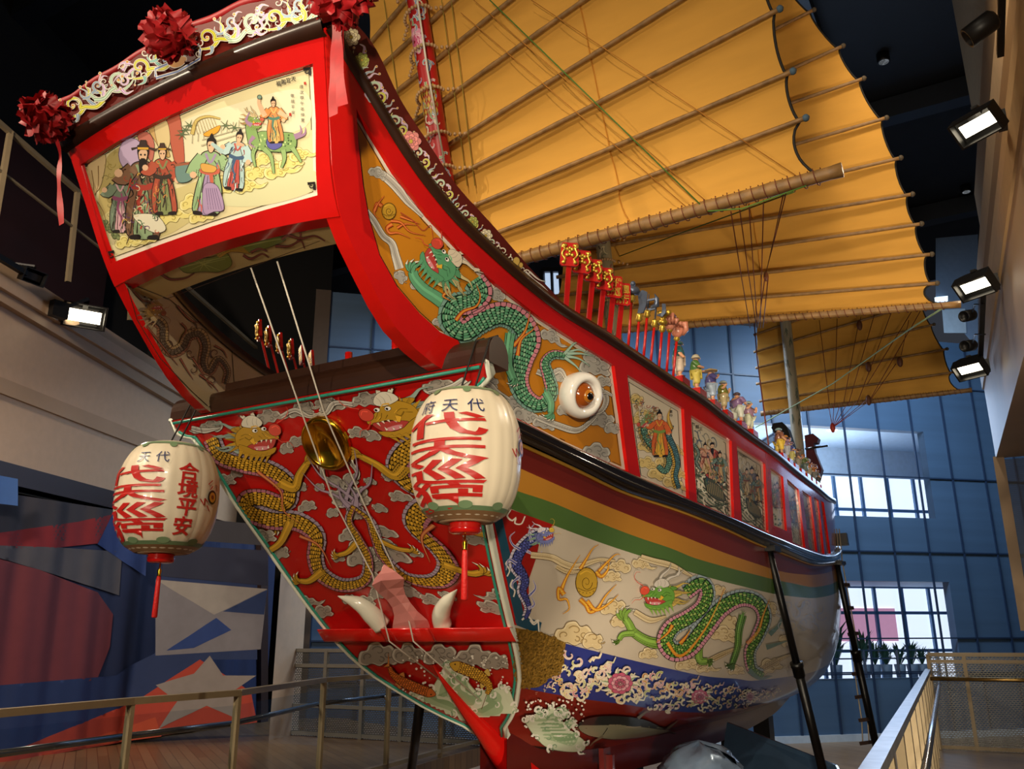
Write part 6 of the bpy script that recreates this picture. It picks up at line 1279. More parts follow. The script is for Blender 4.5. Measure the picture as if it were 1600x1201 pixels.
def glassy(name, tint, alpha):
    m = bpy.data.materials.new(name); m.use_nodes = True; nt = m.node_tree; nt.nodes.clear(); o = nt.nodes.new('ShaderNodeOutputMaterial'); mx = nt.nodes.new('ShaderNodeMixShader'); t = nt.nodes.new('ShaderNodeBsdfTransparent'); g = nt.nodes.new('ShaderNodeBsdfGlossy')
    t.inputs[0].default_value = lin(tint) + (1,); g.inputs['Roughness'].default_value = .03; fr_ = nt.nodes.new('ShaderNodeFresnel'); fr_.inputs[0].default_value = 1.35; ml = nt.nodes.new('ShaderNodeMath'); ml.operation = 'MULTIPLY'; ml.inputs[1].default_value = alpha
    nt.links.new(fr_.outputs[0], ml.inputs[0]); nt.links.new(ml.outputs[0], mx.inputs[0]); nt.links.new(t.outputs[0], mx.inputs[1]); nt.links.new(g.outputs[0], mx.inputs[2]); nt.links.new(mx.outputs[0], o.inputs[0]); return m
HOUS = mat('black_housing', '100f0f', .45, .2); PANE = glassy('pane_glass', 'e4ecf2', .6)
def perforated(name, col, scale=16):
    m = mat(name, col, .4, .4); nt = m.node_tree; b = nt.nodes['Principled BSDF']; tc = [n for n in nt.nodes if n.type == 'TEX_COORD'][0]; mp = nt.nodes.new('ShaderNodeMapping'); mp.inputs['Scale'].default_value = (1, 1, 1)
    br = nt.nodes.new('ShaderNodeTexBrick'); br.inputs['Scale'].default_value = scale; br.inputs['Mortar Size'].default_value = .13; br.inputs['Brick Width'].default_value = .9; br.inputs['Row Height'].default_value = .5; br.inputs['Mortar Smooth'].default_value = .1
    nt.links.new(tc.outputs['UV'], mp.inputs[0]); nt.links.new(mp.outputs[0], br.inputs[0]); nt.links.new(br.outputs['Fac'], b.inputs['Alpha']); return m
MESHM = perforated('expanded_mesh', '54524c')
def uvquad(name, a, b_, c, d, m_, su, sv, parent=None):
    me = bpy.data.meshes.new(name); L = np.array(parent_world(parent).inverted()) if parent is not None else np.eye(4); P = np.array([tuple(k) for k in (a, b_, c, d)]) @ L[:3, :3].T + L[:3, 3]; me.from_pydata(P.tolist(), [], [(0, 1, 2, 3)])
    uv = me.uv_layers.new(name='UVMap')
    for i, q in enumerate(((0, 0), (su, 0), (su, sv), (0, sv))): uv.data[i].uv = q
    me.materials.append(m_); o = bpy.data.objects.new(name, me); COL.objects.link(o)
    if parent is not None: o.parent = parent
    return o
quadobj('floor', [(-22, -9, FZ), (12, -9, FZ), (12, 27, FZ), (-22, 27, FZ)], FLOORM)
quadobj('ceiling', [(-22, -9, 13.5), (12, -9, 13.5), (12, 27, 13.5), (-22, 27, 13.5)], NAVY)
m = MB()
for x in (-7, -2.5, 2, 6): m.box((x, 9, 13.3), (.35, 36, .4))
for y in (3, 9, 15, 21): m.box((-5, y, 13.2), (34, .4, .5))
struct(m.build('trim_9', mat('roof_steel', '1d222c', .5)))
for px_, py_ in ((1381, 97), (1510, 300)):
    p = atz(px_, py_, 13.3)
    t = thing('downlight', p, 'round recessed ceiling light ' + ('above the middle sail edge' if py_ < 200 else 'low beside the right wall'), 'ceiling light'); m = MB(); m.lathe([(.001, 0), (.1, 0)], 24, Matrix.Translation(p)); m.build('lens', mat('lamp_lens', 'c8ccd0', .4, emit='c8d0d8', es=.25), t); m = MB(); m.lathe([(.1, 0), (.125, -.01), (.13, .03), (.13, 13.5 - p.z)], 24, Matrix.Translation(p)); m.build('can', HOUS, t)
SKYW0 = mat('pale_daylight', 'ffffff', .5, emit='b8d4f4', es=.8)
# ---- far wall: blue screen wall with two glazed openings
th = math.radians(47); DW = Vector((math.sin(th), math.cos(th), 0)); NW = (-DW.y, DW.x, 0); CWc = 13.7758
fw = lambda x, y, o=0: at(x, y, NW, CWc + o)
BLUE = mat('blue_screen_wall', '46607c', .45, var=.08, scale=1.5); nt = BLUE.node_tree; mp = nt.nodes.new('ShaderNodeMapping'); mp.inputs['Scale'].default_value = (.15, .15, 3)
nt.links.new([n for n in nt.nodes if n.type == 'TEX_COORD'][0].outputs['Object'], mp.inputs[0]); nt.links.new(mp.outputs[0], [n for n in nt.nodes if n.type == 'TEX_NOISE'][0].inputs['Vector'])
s_of = lambda p: (p - fw(800, 800)).dot(DW); P0w = fw(800, 800); W3 = lambda s, z, o=0: Vector((P0w.x + DW.x*s + NW[0]*o, P0w.y + DW.y*s + NW[1]*o, z))
s0, s1 = s_of(fw(516, 480)), s_of(fw(1640, 800)); w1a, w1b = s_of(fw(1215, 740)), s_of(fw(1452, 740)); w2a, w2b = s_of(fw(1235, 950)), s_of(fw(1489, 950))
z1a, z1b = fw(1400, 808).z, fw(1400, 672).z; z2a, z2b = fw(1400, 1059).z, fw(1400, 908).z; wx = s_of(fw(1300, 950))
w2a = w1a = s_of(fw(1190, 800)); m = MB(); ZT_ = 9.6
def wq(a, b, lo, hi): m.prism([W3(a, lo), W3(b, lo), W3(b, hi), W3(a, hi)], Vector(NW)*.25)
wq(s0, w1a, FZ, ZT_); wq(w1b, s1, z1a, ZT_); wq(w2b, s1, FZ, z1a); wq(w1a, w1b, z1b, ZT_); wq(w1a, w2b, z2b, z1a); wq(w1a, w2b, FZ + .0, z2a)
if w2b > w1b: wq(w1b, w1b + .001, z1a, z1b)
struct(m.build('wall_far', BLUE))
mull = MB()
for s in np.arange(s0, s1, 1.04): mull.box(W3(s, (FZ + ZT_)/2, -.03), (.035, .05, ZT_ - FZ), Matrix.Rotation(-th, 3, 'Z'))
for z in (fw(1400, 745).z, fw(1400, 862).z, fw(1400, 997).z, fw(1400, 1052).z, fw(1400, 1165).z, 8.2): mull.bar(W3(s0, z, -.03), W3(s1, z, -.03), .035)
struct(mull.build('trim_8', mat('dark_mullion', '22344e', .4)))
sk = MB(); sk.prism([W3(s0, FZ, -.06), W3(s1, FZ, -.06), W3(s1, FZ + .16, -.06), W3(s0, FZ + .16, -.06)], Vector(NW)*.05); struct(sk.build('baseboard_far', mat('pale_sill', 'b9c4cc', .4)))
quadobj('window_4', [fw(848, 424, -.08), fw(875, 424, -.08), fw(878, 472, -.08), fw(850, 472, -.08)], SKYW0, Vector(NW)*.05); m = MB(); m.bar(fw(847, 422, -.12), fw(876, 422, -.12), .12); m.bar(fw(862, 424, -.12), fw(864, 474, -.12), .06); m.bar(fw(876, 422, -.12), fw(879, 474, -.12), .1); m.bar(fw(847, 422, -.12), fw(849, 474, -.12), .1); struct(m.build('trim_2', mat('dark_frame', '0f1218', .4)))
quadobj('wall_back', [W3(s0, FZ, 1.2), W3(s0 - 22, FZ, 1.2), W3(s0 - 22, 14, 1.2), W3(s0, 14, 1.2)], VOID)  # black sheet standing in for the unlit void beside the far wall
quadobj('trim_7', [W3(s0 - .35, FZ, -.1), W3(s0, FZ, -.1), W3(s0, ZT_, -.1), W3(s0 - .35, ZT_, -.1)], mat('brown_post', '4a3c30', .6), Vector(NW)*.3)
# rooms behind the openings
SKYW = mat('daylit_sky', 'ffffff', .5, emit='dcebff', es=1.0); PALEC = mat('white_ceiling', 'a9bdd2', .6); COOLF = mat('pale_floor', '9fb6cc', .3); FRAME = mat('window_frame_blue', '5a7fa8', .4)
D = 4.0
for k, (zl, zh, sa, sb) in enumerate(((z1a - .1, z1b + .35, w1a, w1b), (z2a - .3, z2b + .1, w2a, w2b))):
    sb2 = sb + 6; quadobj('ceiling_%d' % (k + 1), [W3(sa, zh, .25), W3(sb2, zh, .25), W3(sb2, zh, D), W3(sa, zh, D)], PALEC); quadobj('floor_%d' % (k + 1), [W3(sa, zl, .25), W3(sb2, zl, .25), W3(sb2, zl, D), W3(sa, zl, D)], COOLF)
    quadobj('window_%d' % (k + 1), [W3(sa, zl, D), W3(sb2, zl, D), W3(sb2, zh, D), W3(sa, zh, D)], SKYW); quadobj('wall_end_%d' % (k + 1), [W3(sb2, zl, .25), W3(sb2, zh, .25), W3(sb2, zh, D), W3(sb2, zl, D)], COOLF)
    m = MB()
    for s in np.arange(sa, sb2, .95): m.box(W3(s, (zl + zh)/2, D - .1), (.09, .09, zh - zl), Matrix.Rotation(-th, 3, 'Z'))
    for f in (.0, .32, .72, 1): m.bar(W3(sa, zl + (zh - zl)*f, D - .1), W3(sb2, zl + (zh - zl)*f, D - .1), .09)
    struct(m.build('trim_%d' % (k + 4), FRAME))
    if k == 0:
        quadobj('trim_3', [W3(sa, z1b - .55, D - .2), W3(sb2, z1b - .55, D - .2), W3(sb2, zh, D - .2), W3(sa, zh, D - .2)], PALEC)
        for s, o in ((w1b - 1.7, 1.6), (w1b - 1.9, 3.0), (w1b - 2.2, 4.6)):
            p = W3(s, zh - .01, o); t = thing('downlight', p, 'small lit downlight in the white ceiling of the upper room, ' + ('nearest' if o < 2 else 'middle one' if o < 4 else 'farthest'), 'ceiling light'); m = MB(); m.lathe([(.001, -.02), (.13, -.02), (.15, 0)], 16, Matrix.Translation(p)); m.build('lens', mat('lit_lens', 'ffffff', .4, emit='fff2d8', es=3), t)
        area('room_light', W3(w1b - 2.5, zl + 1.2, 2.0), W3(w1b - 2.5, zh, 2.01), 130, 4, 2, (.85, .93, 1))  # added fill aimed upward to brighten this ceiling, not a fixture
        m = MB(); m.bar(W3(w1b - 3.3, zh - .05, .6), W3(w1b - 2.6, zh - .05, 4.8), .3, .06); struct(m.build('trim_6', mat('dark_slot', '2f3a48', .6)))
    else:
        quadobj('window_3', [W3(sa, zl + 1.15, D - .06), W3(w2b + 1.2, zl + 1.15, D - .06), W3(w2b + 1.2, zl + 2.1, D - .06), W3(sa, zl + 2.1, D - .06)], mat('rose_facade', 'b07a90', .6, emit='b98aa8', es=.8))  # pink building outside; daylight on it is put in as a glow
        # gallery railing and pots
        t = thing('gallery_railing', W3((sa + sb)/2, zl, .6), 'dark railing in front of the plants in the lower gallery', 'railing'); m = MB()
        for z in (.42, .75, .95): m.bar(W3(sa, zl + z, .5), W3(sb - .3, zl + z, .5), .035)
        m.build('rails', mat('dark_rail', '2a3c52', .4), t)
        for s in np.arange(sb - .5, sa, -.95): m = MB(); m.bar(W3(s, zl, .5), W3(s, zl + .95, .5), .06); m.build('post', MATS['dark_rail'], t)
        GREEN = mat('leaf_green', '2f5a4a', .5, var=.3); POT = mat('grey_pot', '5f7488', .5); rnd = random.Random(4)
        for i, (px_, sc, lab) in enumerate(((1306, 1.5, 'tall broad-leaved potted plant nearest the boat in the lower gallery'), (1350, 1.1, 'bushy potted plant behind the gallery railing, second from the boat'), (1366, .8, 'small potted plant left of the row of agaves'), (1384, .75, 'spiky potted plant in the gallery, first of the low row'), (1405, .75, 'spiky potted plant in the middle of the low row'), (1424, .75, 'spiky potted plant near the right end of the low row'), (1440, .6, 'smallest potted plant at the right end of the gallery row'))):
            s = (fw(px_, 1030, 1.3) - P0w).dot(DW); b = W3(s, zl + .22, 1.3); t = thing('potted_plant', b, lab, 'plant', 'potted plants in the lower gallery'); m = MB(); m.lathe([(.11, 0), (.15, .36), (.13, .36), (.12, .3), (.001, .3)], 14, Matrix.Translation(b)); m.build('pot', POT, t); m = MB()
            for j in range(26):
                a = rnd.random()*6.3; h = rnd.uniform(.35, .9)*sc; r = rnd.uniform(.2, .45)*sc**.5; q = [b + Vector((0, 0, .3)), b + Vector((r*.5*math.cos(a), r*.5*math.sin(a), .3 + h*.8)), b + Vector((r*math.cos(a), r*math.sin(a), .3 + h))]
                w = Vector((-math.sin(a), math.cos(a), 0))*.04*sc; m.add([q[0], q[1] - w, q[2], q[1] + w], [(0, 1, 2, 3)])
            m.build('leaves', GREEN, t)
quadobj('trim_10', [fw(1462, 372, -.4), fw(1528, 366, -.4), fw(1528, 545, -.4), fw(1462, 470, -.4)], mat('grey_bulkhead', '6d7f96', .6)); quadobj('trim_11', [fw(1472, 484, -.45), fw(1508, 482, -.45), fw(1510, 520, -.45), fw(1475, 520, -.45)], mat('pale_panel', 'a9b9c6', .5)); 
t = thing('sign_lamp', fw(1472, 466, -.5), 'small pale lit sign high on the far wall beside the middle boom', 'sign'); m = MB(); m.prism([fw(1462, 464, -.5), fw(1481, 462, -.5), fw(1481, 470, -.5), fw(1463, 471, -.5)], Vector(NW)*.05); m.build('lit_face', mat('lit_sign', 'ffffff', .5, emit='d0ecff', es=1.6), t)
# ---- right wall (balcony front) with flood lamps
ph = math.radians(-3.9); DR = Vector((math.sin(ph), math.cos(ph), 0)); NR = (DR.y, -DR.x, 0); CRw = float(np.dot(NR, CP)) + 1.1
rw = lambda x, y, o=0: at(x, y, NR, CRw + o)
Fb = rw(1556, 716); Ft = rw(1531, 615); far = Fb.copy(); L_ = -14; o_ = lambda v, k=0: Vector(v)*1.0
B0, B1 = Fb, Fb + DR*(-22); zt = Ft.z
m = MB(); m.prism([B0, B1, B1 + Vector((0, 0, zt - B0.z)), B0 + Vector((0, 0, zt - B0.z))], Vector(NR)*3.0); struct(m.build('wall_right', CREAMW))
for i, (o, za, zb, c) in enumerate(((-.03, zt - .22, zt + .1, 'a98a62'), (.02, zt + .1, zt + .5, 'b8976c'), (.1, zt + .5, zt + 1.1, '8f6f4a'), (.2, zt + 1.1, zt + 2.0, 'c0a078'), (.36, zt + 2.0, zt + 3.4, '9a7a55'), (.56, zt + 3.4, 13.5, 'a58a66'))):
    m = MB(); a = B0 + Vector(NR)*o; a.z = za; b = B1 + Vector(NR)*o; b.z = za; m.prism([a, b, b + Vector((0, 0, zb - za)), a + Vector((0, 0, zb - za))], Vector(NR)*(3 - o)); struct(m.build('trim_%d' % (12 + i), mat('cornice_' + c, c, .55)))
endp = lambda x, y: at(x, y, tuple(DR), float(DR.dot(Fb)))
mm = uvquad('wall_mesh_right', endp(1559, 718), endp(1640, 712), endp(1640, 1010), endp(1604, 985), MESHM, 3, 6); struct(mm)
m = MB(); m.bar(endp(1560, 714), endp(1604, 985), .16); struct(m.build('trim_19', CREAMW))
LAMP = mat('lamp_glow', 'ffffff', .3, emit='fff0d0', es=9)
def flood(p, aim, w, label, wallp, lit=True, power=0, spot_=55):
    p = Vector(p); d = (Vector(aim) - p).normalized(); t = thing('flood_lamp', p, label, 'spotlight', 'flood lamps on the walls'); T = frame_at(p, d); R3 = T.to_3x3(); m = MB()
    h = w*.62; dp = w*.5; ring = lambda s, z: [T @ Vector((x*w/2*s, y*h/2*s, z)) for x, y in ((-1, -1), (1, -1), (1, 1), (-1, 1))]
    v = ring(.7, -dp) + ring(1, -dp*.4) + ring(1, dp*.3) + ring(.9, dp*.3) + ring(.86, -dp*.1); m.add(v, [(3, 2, 1, 0)] + [(4*i + j, 4*i + (j + 1) % 4, 4*i + 4 + (j + 1) % 4, 4*i + 4 + j) for i in range(4) for j in range(4)], '100f0f', False)
    hs = m.build('housing', HOUS, t); m = MB(); m.add([T @ Vector((x*w*.38, y*h*.24, -dp*.08)) for x, y in ((-1, -1), (1, -1), (1, 1), (-1, 1))], [(0, 1, 2, 3)], 'ffffff', False); m.build('lamp_glass', LAMP if lit else HOUS, hs)
    m = MB(); q = Vector(wallp) - Vector(NR)*.06 if wallp[0] > 0 else Vector(wallp); m.bar(p - d*dp*.5 + Vector((0, 0, h*.3)), p + Vector((0, 0, h*.75)), w*.12); m.bar(p + Vector((0, 0, h*.75)), q, w*.14, w*.08); m.box(q, (w*.2, w*.4, w*.4)); m.build('bracket', HOUS, t)
    if power: 
        l = spot('flood_beam', p + d*(dp*.5), aim, power, spot_, WARM, .08); l.parent = t; l.location = d*(dp*.5)
    return t
def can(p, aim, r, label, q):
    p = Vector(p); d = (Vector(aim) - p).normalized(); t = thing('track_spot', p, label, 'spotlight', 'round track spots on the right wall'); T = frame_at(p, d); m = MB(); m.lathe([(r*.7, -r*1.6), (r, -r*1.3), (r, r*1.2), (r*.8, r*1.2), (r*.75, r*.6), (.001, r*.5)], 20, T); m.build('can', HOUS, t); m = MB(); m.tube([p - d*r*1.2, (p + Vector(q))/2 + Vector((0, 0, r)), q], r*.14, 6); m.build('arm', HOUS, t); return t
for (x, y, o, w, lab, pw) in ((1527, 196, -.35, 70, 'flood lamp nearest the camera high on the right wall', 260), (1524, 447, -.32, 56, 'flood lamp on the right wall, middle of the three', 160), (1516, 577, -.35, 46, 'flood lamp on the right wall, farthest of the three', 120)):
    p = rw(x, y, o); k = ((np.array(p) - CP) @ CF)/FL; flood(p, (2.6, float(p.y) - 2.6, float(p.z) - 3.2), w*k, lab, rw(x + w*.72, y - w*.15, -.03 if x < 1520 else 0), True, pw)
for (x, y, o, r, lab) in ((1530, 46, -.35, 17, 'round black spot above the nearest flood lamp'), (1512, 493, -.3, 9, 'round black spot between the flood lamps, upper one'), (1513, 540, -.3, 9, 'round black spot between the flood lamps, lower one')):
    p = rw(x, y, o); k = ((np.array(p) - CP) @ CF)/FL; can(p, (0, 2, 3.5), r*k, lab, rw(x + 26, y - 18, -.2))
m = MB(); m.bar(rw(1567, -60, -.1), rw(1563, 86, -.1), .05); props(m.build('lamp_track', HOUS), 'short black lamp track at the top right on the cornice', 'track'); m = MB(); m.bar(rw(1537, 430, -.2), rw(1532, 560, -.2), .06); props(m.build('lamp_track', HOUS), 'black lamp track between the farther flood lamps', 'track')
# ---- left gallery front
phl = math.radians(-22); DL = Vector((math.sin(phl), math.cos(phl), 0)); NL = (DL.y, -DL.x, 0); CL = float(np.dot(NL, (-8.8, 3.2, 0)))
lw = lambda x, y, o=0: at(x, y, NL, CL + o)
def lstrip(name, pts, m_, o=0, d=.3): return quadobj(name, [lw(x, y, o) - (DL*7 if x < -70 else Vector()) for x, y in pts], m_, Vector(NL)*(-d))
lstrip('wall_left', [(-80, 368), (-80, 700), (470, 850), (470, 700)], PALEW)
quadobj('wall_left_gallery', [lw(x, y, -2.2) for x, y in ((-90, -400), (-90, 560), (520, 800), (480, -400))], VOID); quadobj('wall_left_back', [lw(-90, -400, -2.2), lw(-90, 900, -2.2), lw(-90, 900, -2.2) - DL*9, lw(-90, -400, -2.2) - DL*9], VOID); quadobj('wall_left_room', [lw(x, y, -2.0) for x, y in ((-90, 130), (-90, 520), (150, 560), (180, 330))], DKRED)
lstrip('trim_20', [(-80, 314), (-80, 385), (400, 706), (400, 666)], CREAMW, .12, .4); lstrip('trim_21', [(-80, 352), (-80, 372), (400, 686), (400, 672)], PALEW, .2, .1)
lstrip('trim_22', [(-80, 561), (-80, 582), (440, 782), (440, 764)], CREAMW, .05, .1); lstrip('trim_23', [(-80, 701), (-80, 740), (470, 862), (470, 846)], DKEDGE, .1, .5)
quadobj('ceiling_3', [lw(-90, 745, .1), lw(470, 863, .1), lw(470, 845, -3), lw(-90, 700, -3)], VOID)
t = thing('gallery_railing', lw(60, 420), 'pale metal railing of the dark upper gallery at left', 'railing'); m = MB(); m.bar(lw(-80, 123, .1), lw(420, 560, .1), .07); m.bar(lw(-80, 205, .1), lw(420, 590, .1), .035); m.build('rails', STEELW, t)
for a, b in (((16, 205), (-12, 372)), ((121, 300), (106, 440)), ((210, 380), (203, 500))): m = MB(); m.bar(lw(*a, .1), lw(*b, .1), .07); m.build('post', STEELW, t)
p = lw(132, 494, .45); k = ((np.array(p) - CP) @ CF)/FL; flood(p, (1.2, -1.5, 3.0), 62*k, 'lit flood lamp on the left wall', lw(92, 484, .32), True, 260, 70)
p = lw(52, 432, .4); flood(p, (3, 3, 2.5), 34*k, 'dark flood lamp seen from behind on the left wall', lw(10, 410, .05), False)
m = MB(); m.bar(lw(-60, 366, .35), lw(40, 427, .35), .08); props(m.build('lamp_track', HOUS), 'black lamp track on the left wall', 'track')
# curtain banner under the gallery
a_, b_ = atz(0, 1190, 0), atz(402, 1128, 0); dc = (b_ - a_).normalized(); NC = (dc.y, -dc.x, 0); Cc = float(np.dot(NC, a_)); sgc = 1 if np.dot(NC, CP) > Cc else -1; cwv = lambda t_, z: .035*np.sin(t_*43) + .012*np.sin(t_*101 + z*.8); Lc = (at(414, 1126, NC, Cc) - a_).length; S_CU = Surf(lambda x, y, z: sgc*(x*NC[0] + y*NC[1] - Cc - cwv(((x - a_.x)*dc.x + (y - a_.y)*dc.y)/Lc, z)), 3, 16)
cu = MB(); z0 = 0.02; za_, zb_c = at(0, 775, NC, Cc).z, at(415, 843, NC, Cc).z; L = (at(414, 1126, NC, Cc) - a_).length; P = []
for t_ in np.linspace(-1.5, 1, 300): q = a_ + dc*L*t_; P.append([(q.x + NC[0]*(.035*math.sin(t_*43) + .012*math.sin(t_*101 + z*.8)), q.y + NC[1]*(.035*math.sin(t_*43) + .012*math.sin(t_*101 + z*.8)), z) for z in np.linspace(z0, za_ + (zb_c - za_)*max(0, t_), 24)])
cu.grid(np.array(P), '18274c'); CB = Brush(S_CU, cu, off=.022); CB.lift = 1.2e-3
for q, c in (('-60,760 200,800 520,830 520,860 180,835 -60,860', '33333c'), ('-60,840 120,815 190,800 190,845 60,858 -60,850', '7a1c24'), ('-60,850 90,855 190,862 185,930 60,890 -60,855', '4a4a52'), ('-60,858 60,890 150,925 175,960 170,1010 150,1060 60,1085 -60,1090', '6a2c34'), ('180,790 230,800 225,900 150,850', '28407a'), ('-60,1075 180,1055 200,1040 240,1020 250,900 400,900 400,1030 330,1030 200,1100 0,1180 -60,1190', '1a2f5c'), ('-60,1130 0,1180 210,1095 310,1030 390,1080 400,1128 240,1150 0,1192 -60,1200', 'a83a28'), ('60,1180 240,1120 250,1150 100,1170', 'c04a2a'), ('240,905 415,920 405,1014 240,1024', '77757c'), ('240,905 415,920 332,960', '96918c'), ('415,921 410,960 345,955', '1b3260'), ('258,1016 335,965 358,984 300,1012', '1d3a78'), ('240,1070 300,1052 325,1024 345,1055 398,1055 360,1080 372,1125 320,1102 245,1138 275,1095', '8a827e'), ('415,860 250,850 250,900 415,915', '20263f')):
    CB.fill(dens(pp(q), 8), c, 8)
CB.flush(); CURT = pigment('curtain_cloth', .75, 0, .12); props(cu.build('banner_curtain', CURT), 'large blue, red and grey banner curtain hanging under the left gallery', 'curtain')
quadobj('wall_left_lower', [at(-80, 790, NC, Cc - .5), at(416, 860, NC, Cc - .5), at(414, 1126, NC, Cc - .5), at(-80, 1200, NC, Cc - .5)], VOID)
t = thing('wall_screen', lw(10, 770, -.1), 'small blue lit screen above the banner curtain at the left edge', 'screen'); m = MB(); m.prism([at(x, y, NC, Cc + .25) for x, y in ((-40, 735), (28, 748), (28, 790), (-40, 782))], (0, -.03, 0)); m.build('screen_face', mat('blue_screen', '1c3c70', .3, emit='2a5090', es=.15), t)
# posts, mesh screens behind the hull at left
m = MB(); c = atz(412, 1132, 0); m.prism([at(408, 1133, NC, Cc + .12), at(419, 1131, NC, Cc + .12), at(419, 800, NC, Cc + .12), at(408, 800, NC, Cc + .12)], Vector(NC)*-.2); struct(m.build('trim_24', DKEDGE)); m = MB(); m.prism([atz(420, 1156, 0), atz(446, 1150, 0), atz(446, 1150, 0) + Vector((0, 0, 4.2)), atz(420, 1156, 0) + Vector((0, 0, 4.2))], (-.1, .4, 0)); struct(m.build('trim_25', PALEW))
g0, g1 = atz(447, 1148, 0), atz(760, 1166, 0); dg_ = (g1 - g0).normalized(); NG = (dg_.y, -dg_.x, 0); Cg = float(np.dot(NG, g0)); gp = lambda x, y: at(x, y, NG, Cg)
t = thing('mesh_screen', g0, 'expanded metal mesh screen behind the hull at lower left', 'screen'); Lg = (g1 - g0).length; ztop = gp(560, 1016).z
uvquad('mesh_panel', g0, g0 + dg_*Lg, g0 + dg_*Lg + Vector((0, 0, ztop)), g0 + Vector((0, 0, ztop)), MESHM, Lg*1.1, ztop*1.1, t)
for i in range(6): m = MB(); q = g0 + dg_*Lg*i/5; m.bar(q, q + Vector((0, 0, ztop)), .07); m.build('post', mat('grey_post', '6b675e', .5), t)
m = MB()
for z in (.05, ztop*.35, ztop*.82, ztop): m.bar(g0 + Vector((0, 0, z)), g1 + Vector((0, 0, z)), .06)
m.build('rails', mat('grey_post', '6b675e', .5), t)
# left railing and walkway
RT = 1.15; rp = [atz(x, y, RT) for x, y in ((-60, 1119), (205, 1095), (372, 1082), (506, 1062), (608, 1054), (690, 1047), (770, 1041))]
lp = [Vector((p.x, p.y, 0)) for p in rp]; m = MB(); V = [p + Vector((.08, -.02, .06)) for p in lp] + [Vector((p.x - 9, p.y + 4, .0)) for p in reversed(lp)]
m.prism([Vector((p.x, p.y, 0)) for p in V], (0, 0, -.25)); struct(m.build('floor_walkway', FLOORM))
t = thing('walkway_railing', lp[1], 'pale metal railing with glass panels along the left walkway', 'railing'); m = MB()
for a, b in zip(rp[:-1], rp[1:]): m.bar(a, b, .07, .05)
m.build('top_rail', STEELW, t); m = MB()
for a, b in zip(rp[:-1], rp[1:]): m.tube([a + Vector((-.12, .06, -.26)), b + Vector((-.12, .06, -.26))], .025, 8)
m.build('handrail', CHROME, t)
for p in rp[1:]: m = MB(); m.bar(Vector((p.x, p.y, -.2)), p, .06, .035); m.bar(p + Vector((-.02, .02, -.3)), p + Vector((-.12, .06, -.26)), .03); m.build('post', STEELW, t)
for a, b in zip(rp[:-1], rp[1:]):
    q = MB(); q.add([(a.x, a.y, .12), (b.x, b.y, .12), (b.x, b.y, RT - .1), (a.x, a.y, RT - .1)], [(0, 1, 2, 3)], 'ffffff', False); q.build('glass_panel', PANE, t)
m = MB()
for a, b in zip(lp[:-1], lp[1:]): m.bar(a + Vector((0, 0, .08)), b + Vector((0, 0, .08)), .05)
m.build('bottom_rail', STEELW, t)
# ---- right platform railing beside the camera
RZ = 1.1; ra, rb = atz(1366, 1200, RZ), None; dr = DR; k_ = (1466 - 800); 
def onrail(px_):       # walk along the rail until it lands on the wanted column
    lo, hi = 0, 40
    for _ in range(50):
        mm_ = (lo + hi)/2
        if pix(ra + dr*mm_)[0] < px_: lo = mm_
        else: hi = mm_
    return lo
Lr = min(onrail(1462), 11.0); e = ra + dr*Lr; s_ = ra - dr*2.2
t = thing('platform_railing', Vector((s_.x, s_.y, 0)), 'pale slatted railing with steel handrail beside the viewer at lower right', 'railing'); m = MB(); m.bar(s_, e, .075, .05); m.build('top_rail', mat('worn_rail', 'a5a6a8', .3, .5, var=.25, scale=10), t); m = MB(); o = Vector(NR)*.13; m.tube([s_ + o + Vector((0, 0, -.18)), e + o + Vector((0, 0, -.18))], .024, 10); m.build('handrail', CHROME, t)
n_ = int((Lr + 2.2)/.95)
for i in range(n_ + 1): q = s_ + (e - s_)*i/n_; m = MB(); m.bar(Vector((q.x, q.y, 0)), q, .05, .05, up=(0, 1, 0)); m.build('baluster', STEELW, t)
m = MB(); w_ = Vector(NR)*2.6; m.prism([Vector((s_.x, s_.y, 0)) - Vector(NR)*.1, Vector((e.x, e.y, 0)) - Vector(NR)*.1, Vector((e.x, e.y, 0)) + w_, Vector((s_.x, s_.y, 0)) + w_], (0, 0, -.8)); struct(m.build('floor_platform', FLOORM))
t = thing('mesh_gate', Vector((e.x, e.y, 0)), 'expanded metal mesh screen closing the end of the platform at lower right', 'screen'); e0 = Vector((e.x, e.y, 0)) + Vector(NR)*.02; e1 = e0 + Vector(NR)*2.2; zt2 = at(1500, 1022, tuple(DR), float(DR.dot(e0))).z
uvquad('mesh_panel', e0, e1, e1 + Vector((0, 0, zt2)), e0 + Vector((0, 0, zt2)), MESHM, 2.6, zt2*1.2, t); m = MB()
for z in (.04, zt2 - .1, zt2): m.bar(e0 + Vector((0, 0, z)), e1 + Vector((0, 0, z)), .05)
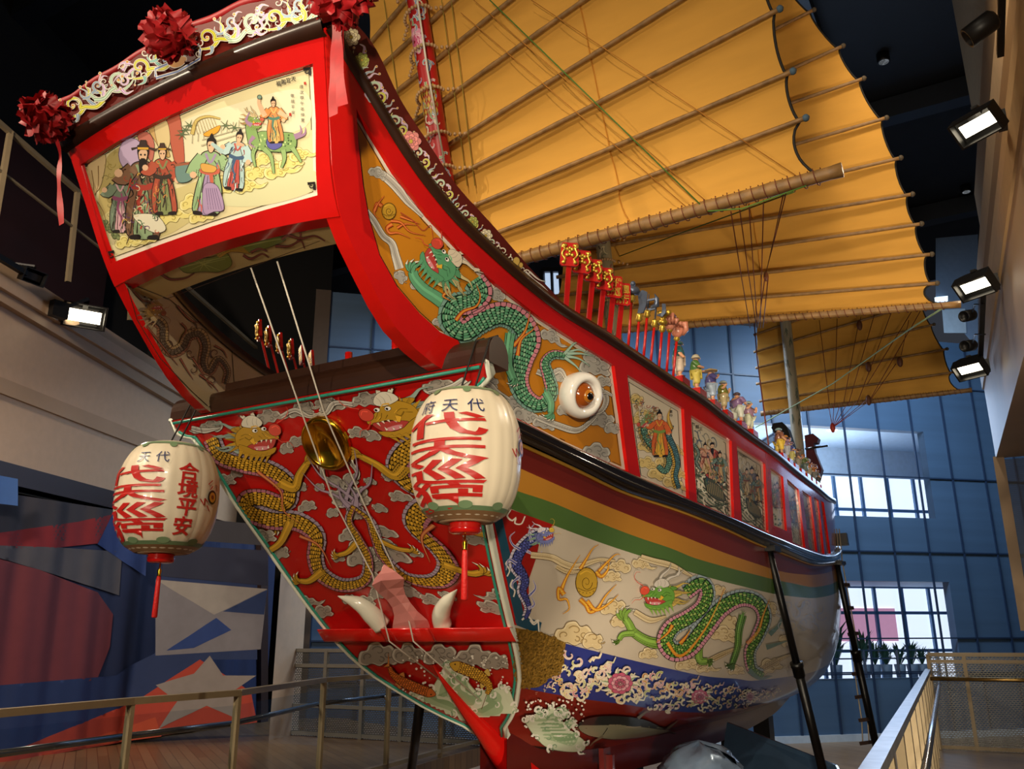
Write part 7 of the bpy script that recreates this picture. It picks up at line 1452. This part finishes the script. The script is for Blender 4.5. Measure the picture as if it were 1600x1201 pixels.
m.build('rails', mat('bronze_frame', '6f5f45', .4, .3), t); m = MB(); m.tube([e0 + Vector((0, -.1, zt2*.74)), e1 + Vector((0, -.1, zt2*.74))], .028, 10); m.build('handrail', mat('brass_rail', 'a8874a', .25, .8), t)
for f in (0, .22, .62, 1): m = MB(); q = e0.lerp(e1, f); m.bar(q, q + Vector((0, 0, zt2)), .05); m.build('post', MATS['bronze_frame'], t)
# cradle under the keel, wrapped bundle, dark barrier sheet
t = thing('boat_cradle', (0, 7, FZ), 'dark red steel cradle standing under the keel', 'stand'); m = MB(); m.box((0, 7.4, FZ + .1), (.9, 9.5, .2)); m.build('base_beam', PROP, t); 
for y in (3.2, 5.2, 7.2, 9.2, 11): m = MB(); zk = float(zmr(y)) - .26; m.box((0, y, (FZ + .2 + zk)/2), (.26, .3, zk - FZ - .2)); m.build('upright', PROP, t)
m = MB(); q = atx(945, 1185, .3); m.box(q, (.05, .16, .2)); m.box(q + Vector((.05, 0, -.08)), (.08, .05, .24)); m.build('keel_clamp', MATS['keel_red'], t)
t = thing('wrapped_bundle', atz(1090, 1205, .0), 'shiny plastic wrapped bundle beside the cradle at the bottom edge', 'bundle'); m = MB(); c = atx(1095, 1212, .75); rows = []
for i in range(15):
    v = -1 + 2*i/14; rows.append([c + Vector(((.42 + .05*math.sin(k*2.1 + i*1.3))*math.sqrt(max(0, 1 - v*v))*math.cos(k*PI/14), (.55 + .06*math.sin(k*1.7 + i*2.2))*math.sqrt(max(0, 1 - v*v))*math.sin(k*PI/14), v*(.33 + .03*math.sin(k*1.1)))) for k in range(29)])
m.grid(np.array([[tuple(p) for p in r] for r in rows])); m.build('wrapping', mat('plastic_wrap', '8298b4', .22, .3, coat=1, bump=.6, scale=6), t)
m = MB(); m.prism([aty(1136, 1128, 8.2), aty(1305, 1195, 7.4), aty(1330, 1240, 7.0), aty(1120, 1240, 7.6)], (.02, .03, 0)); props(m.build('barrier_sheet', mat('dark_acrylic', '32475e', .12, coat=1)), 'dark glossy barrier sheet sloping beside the cradle', 'barrier')
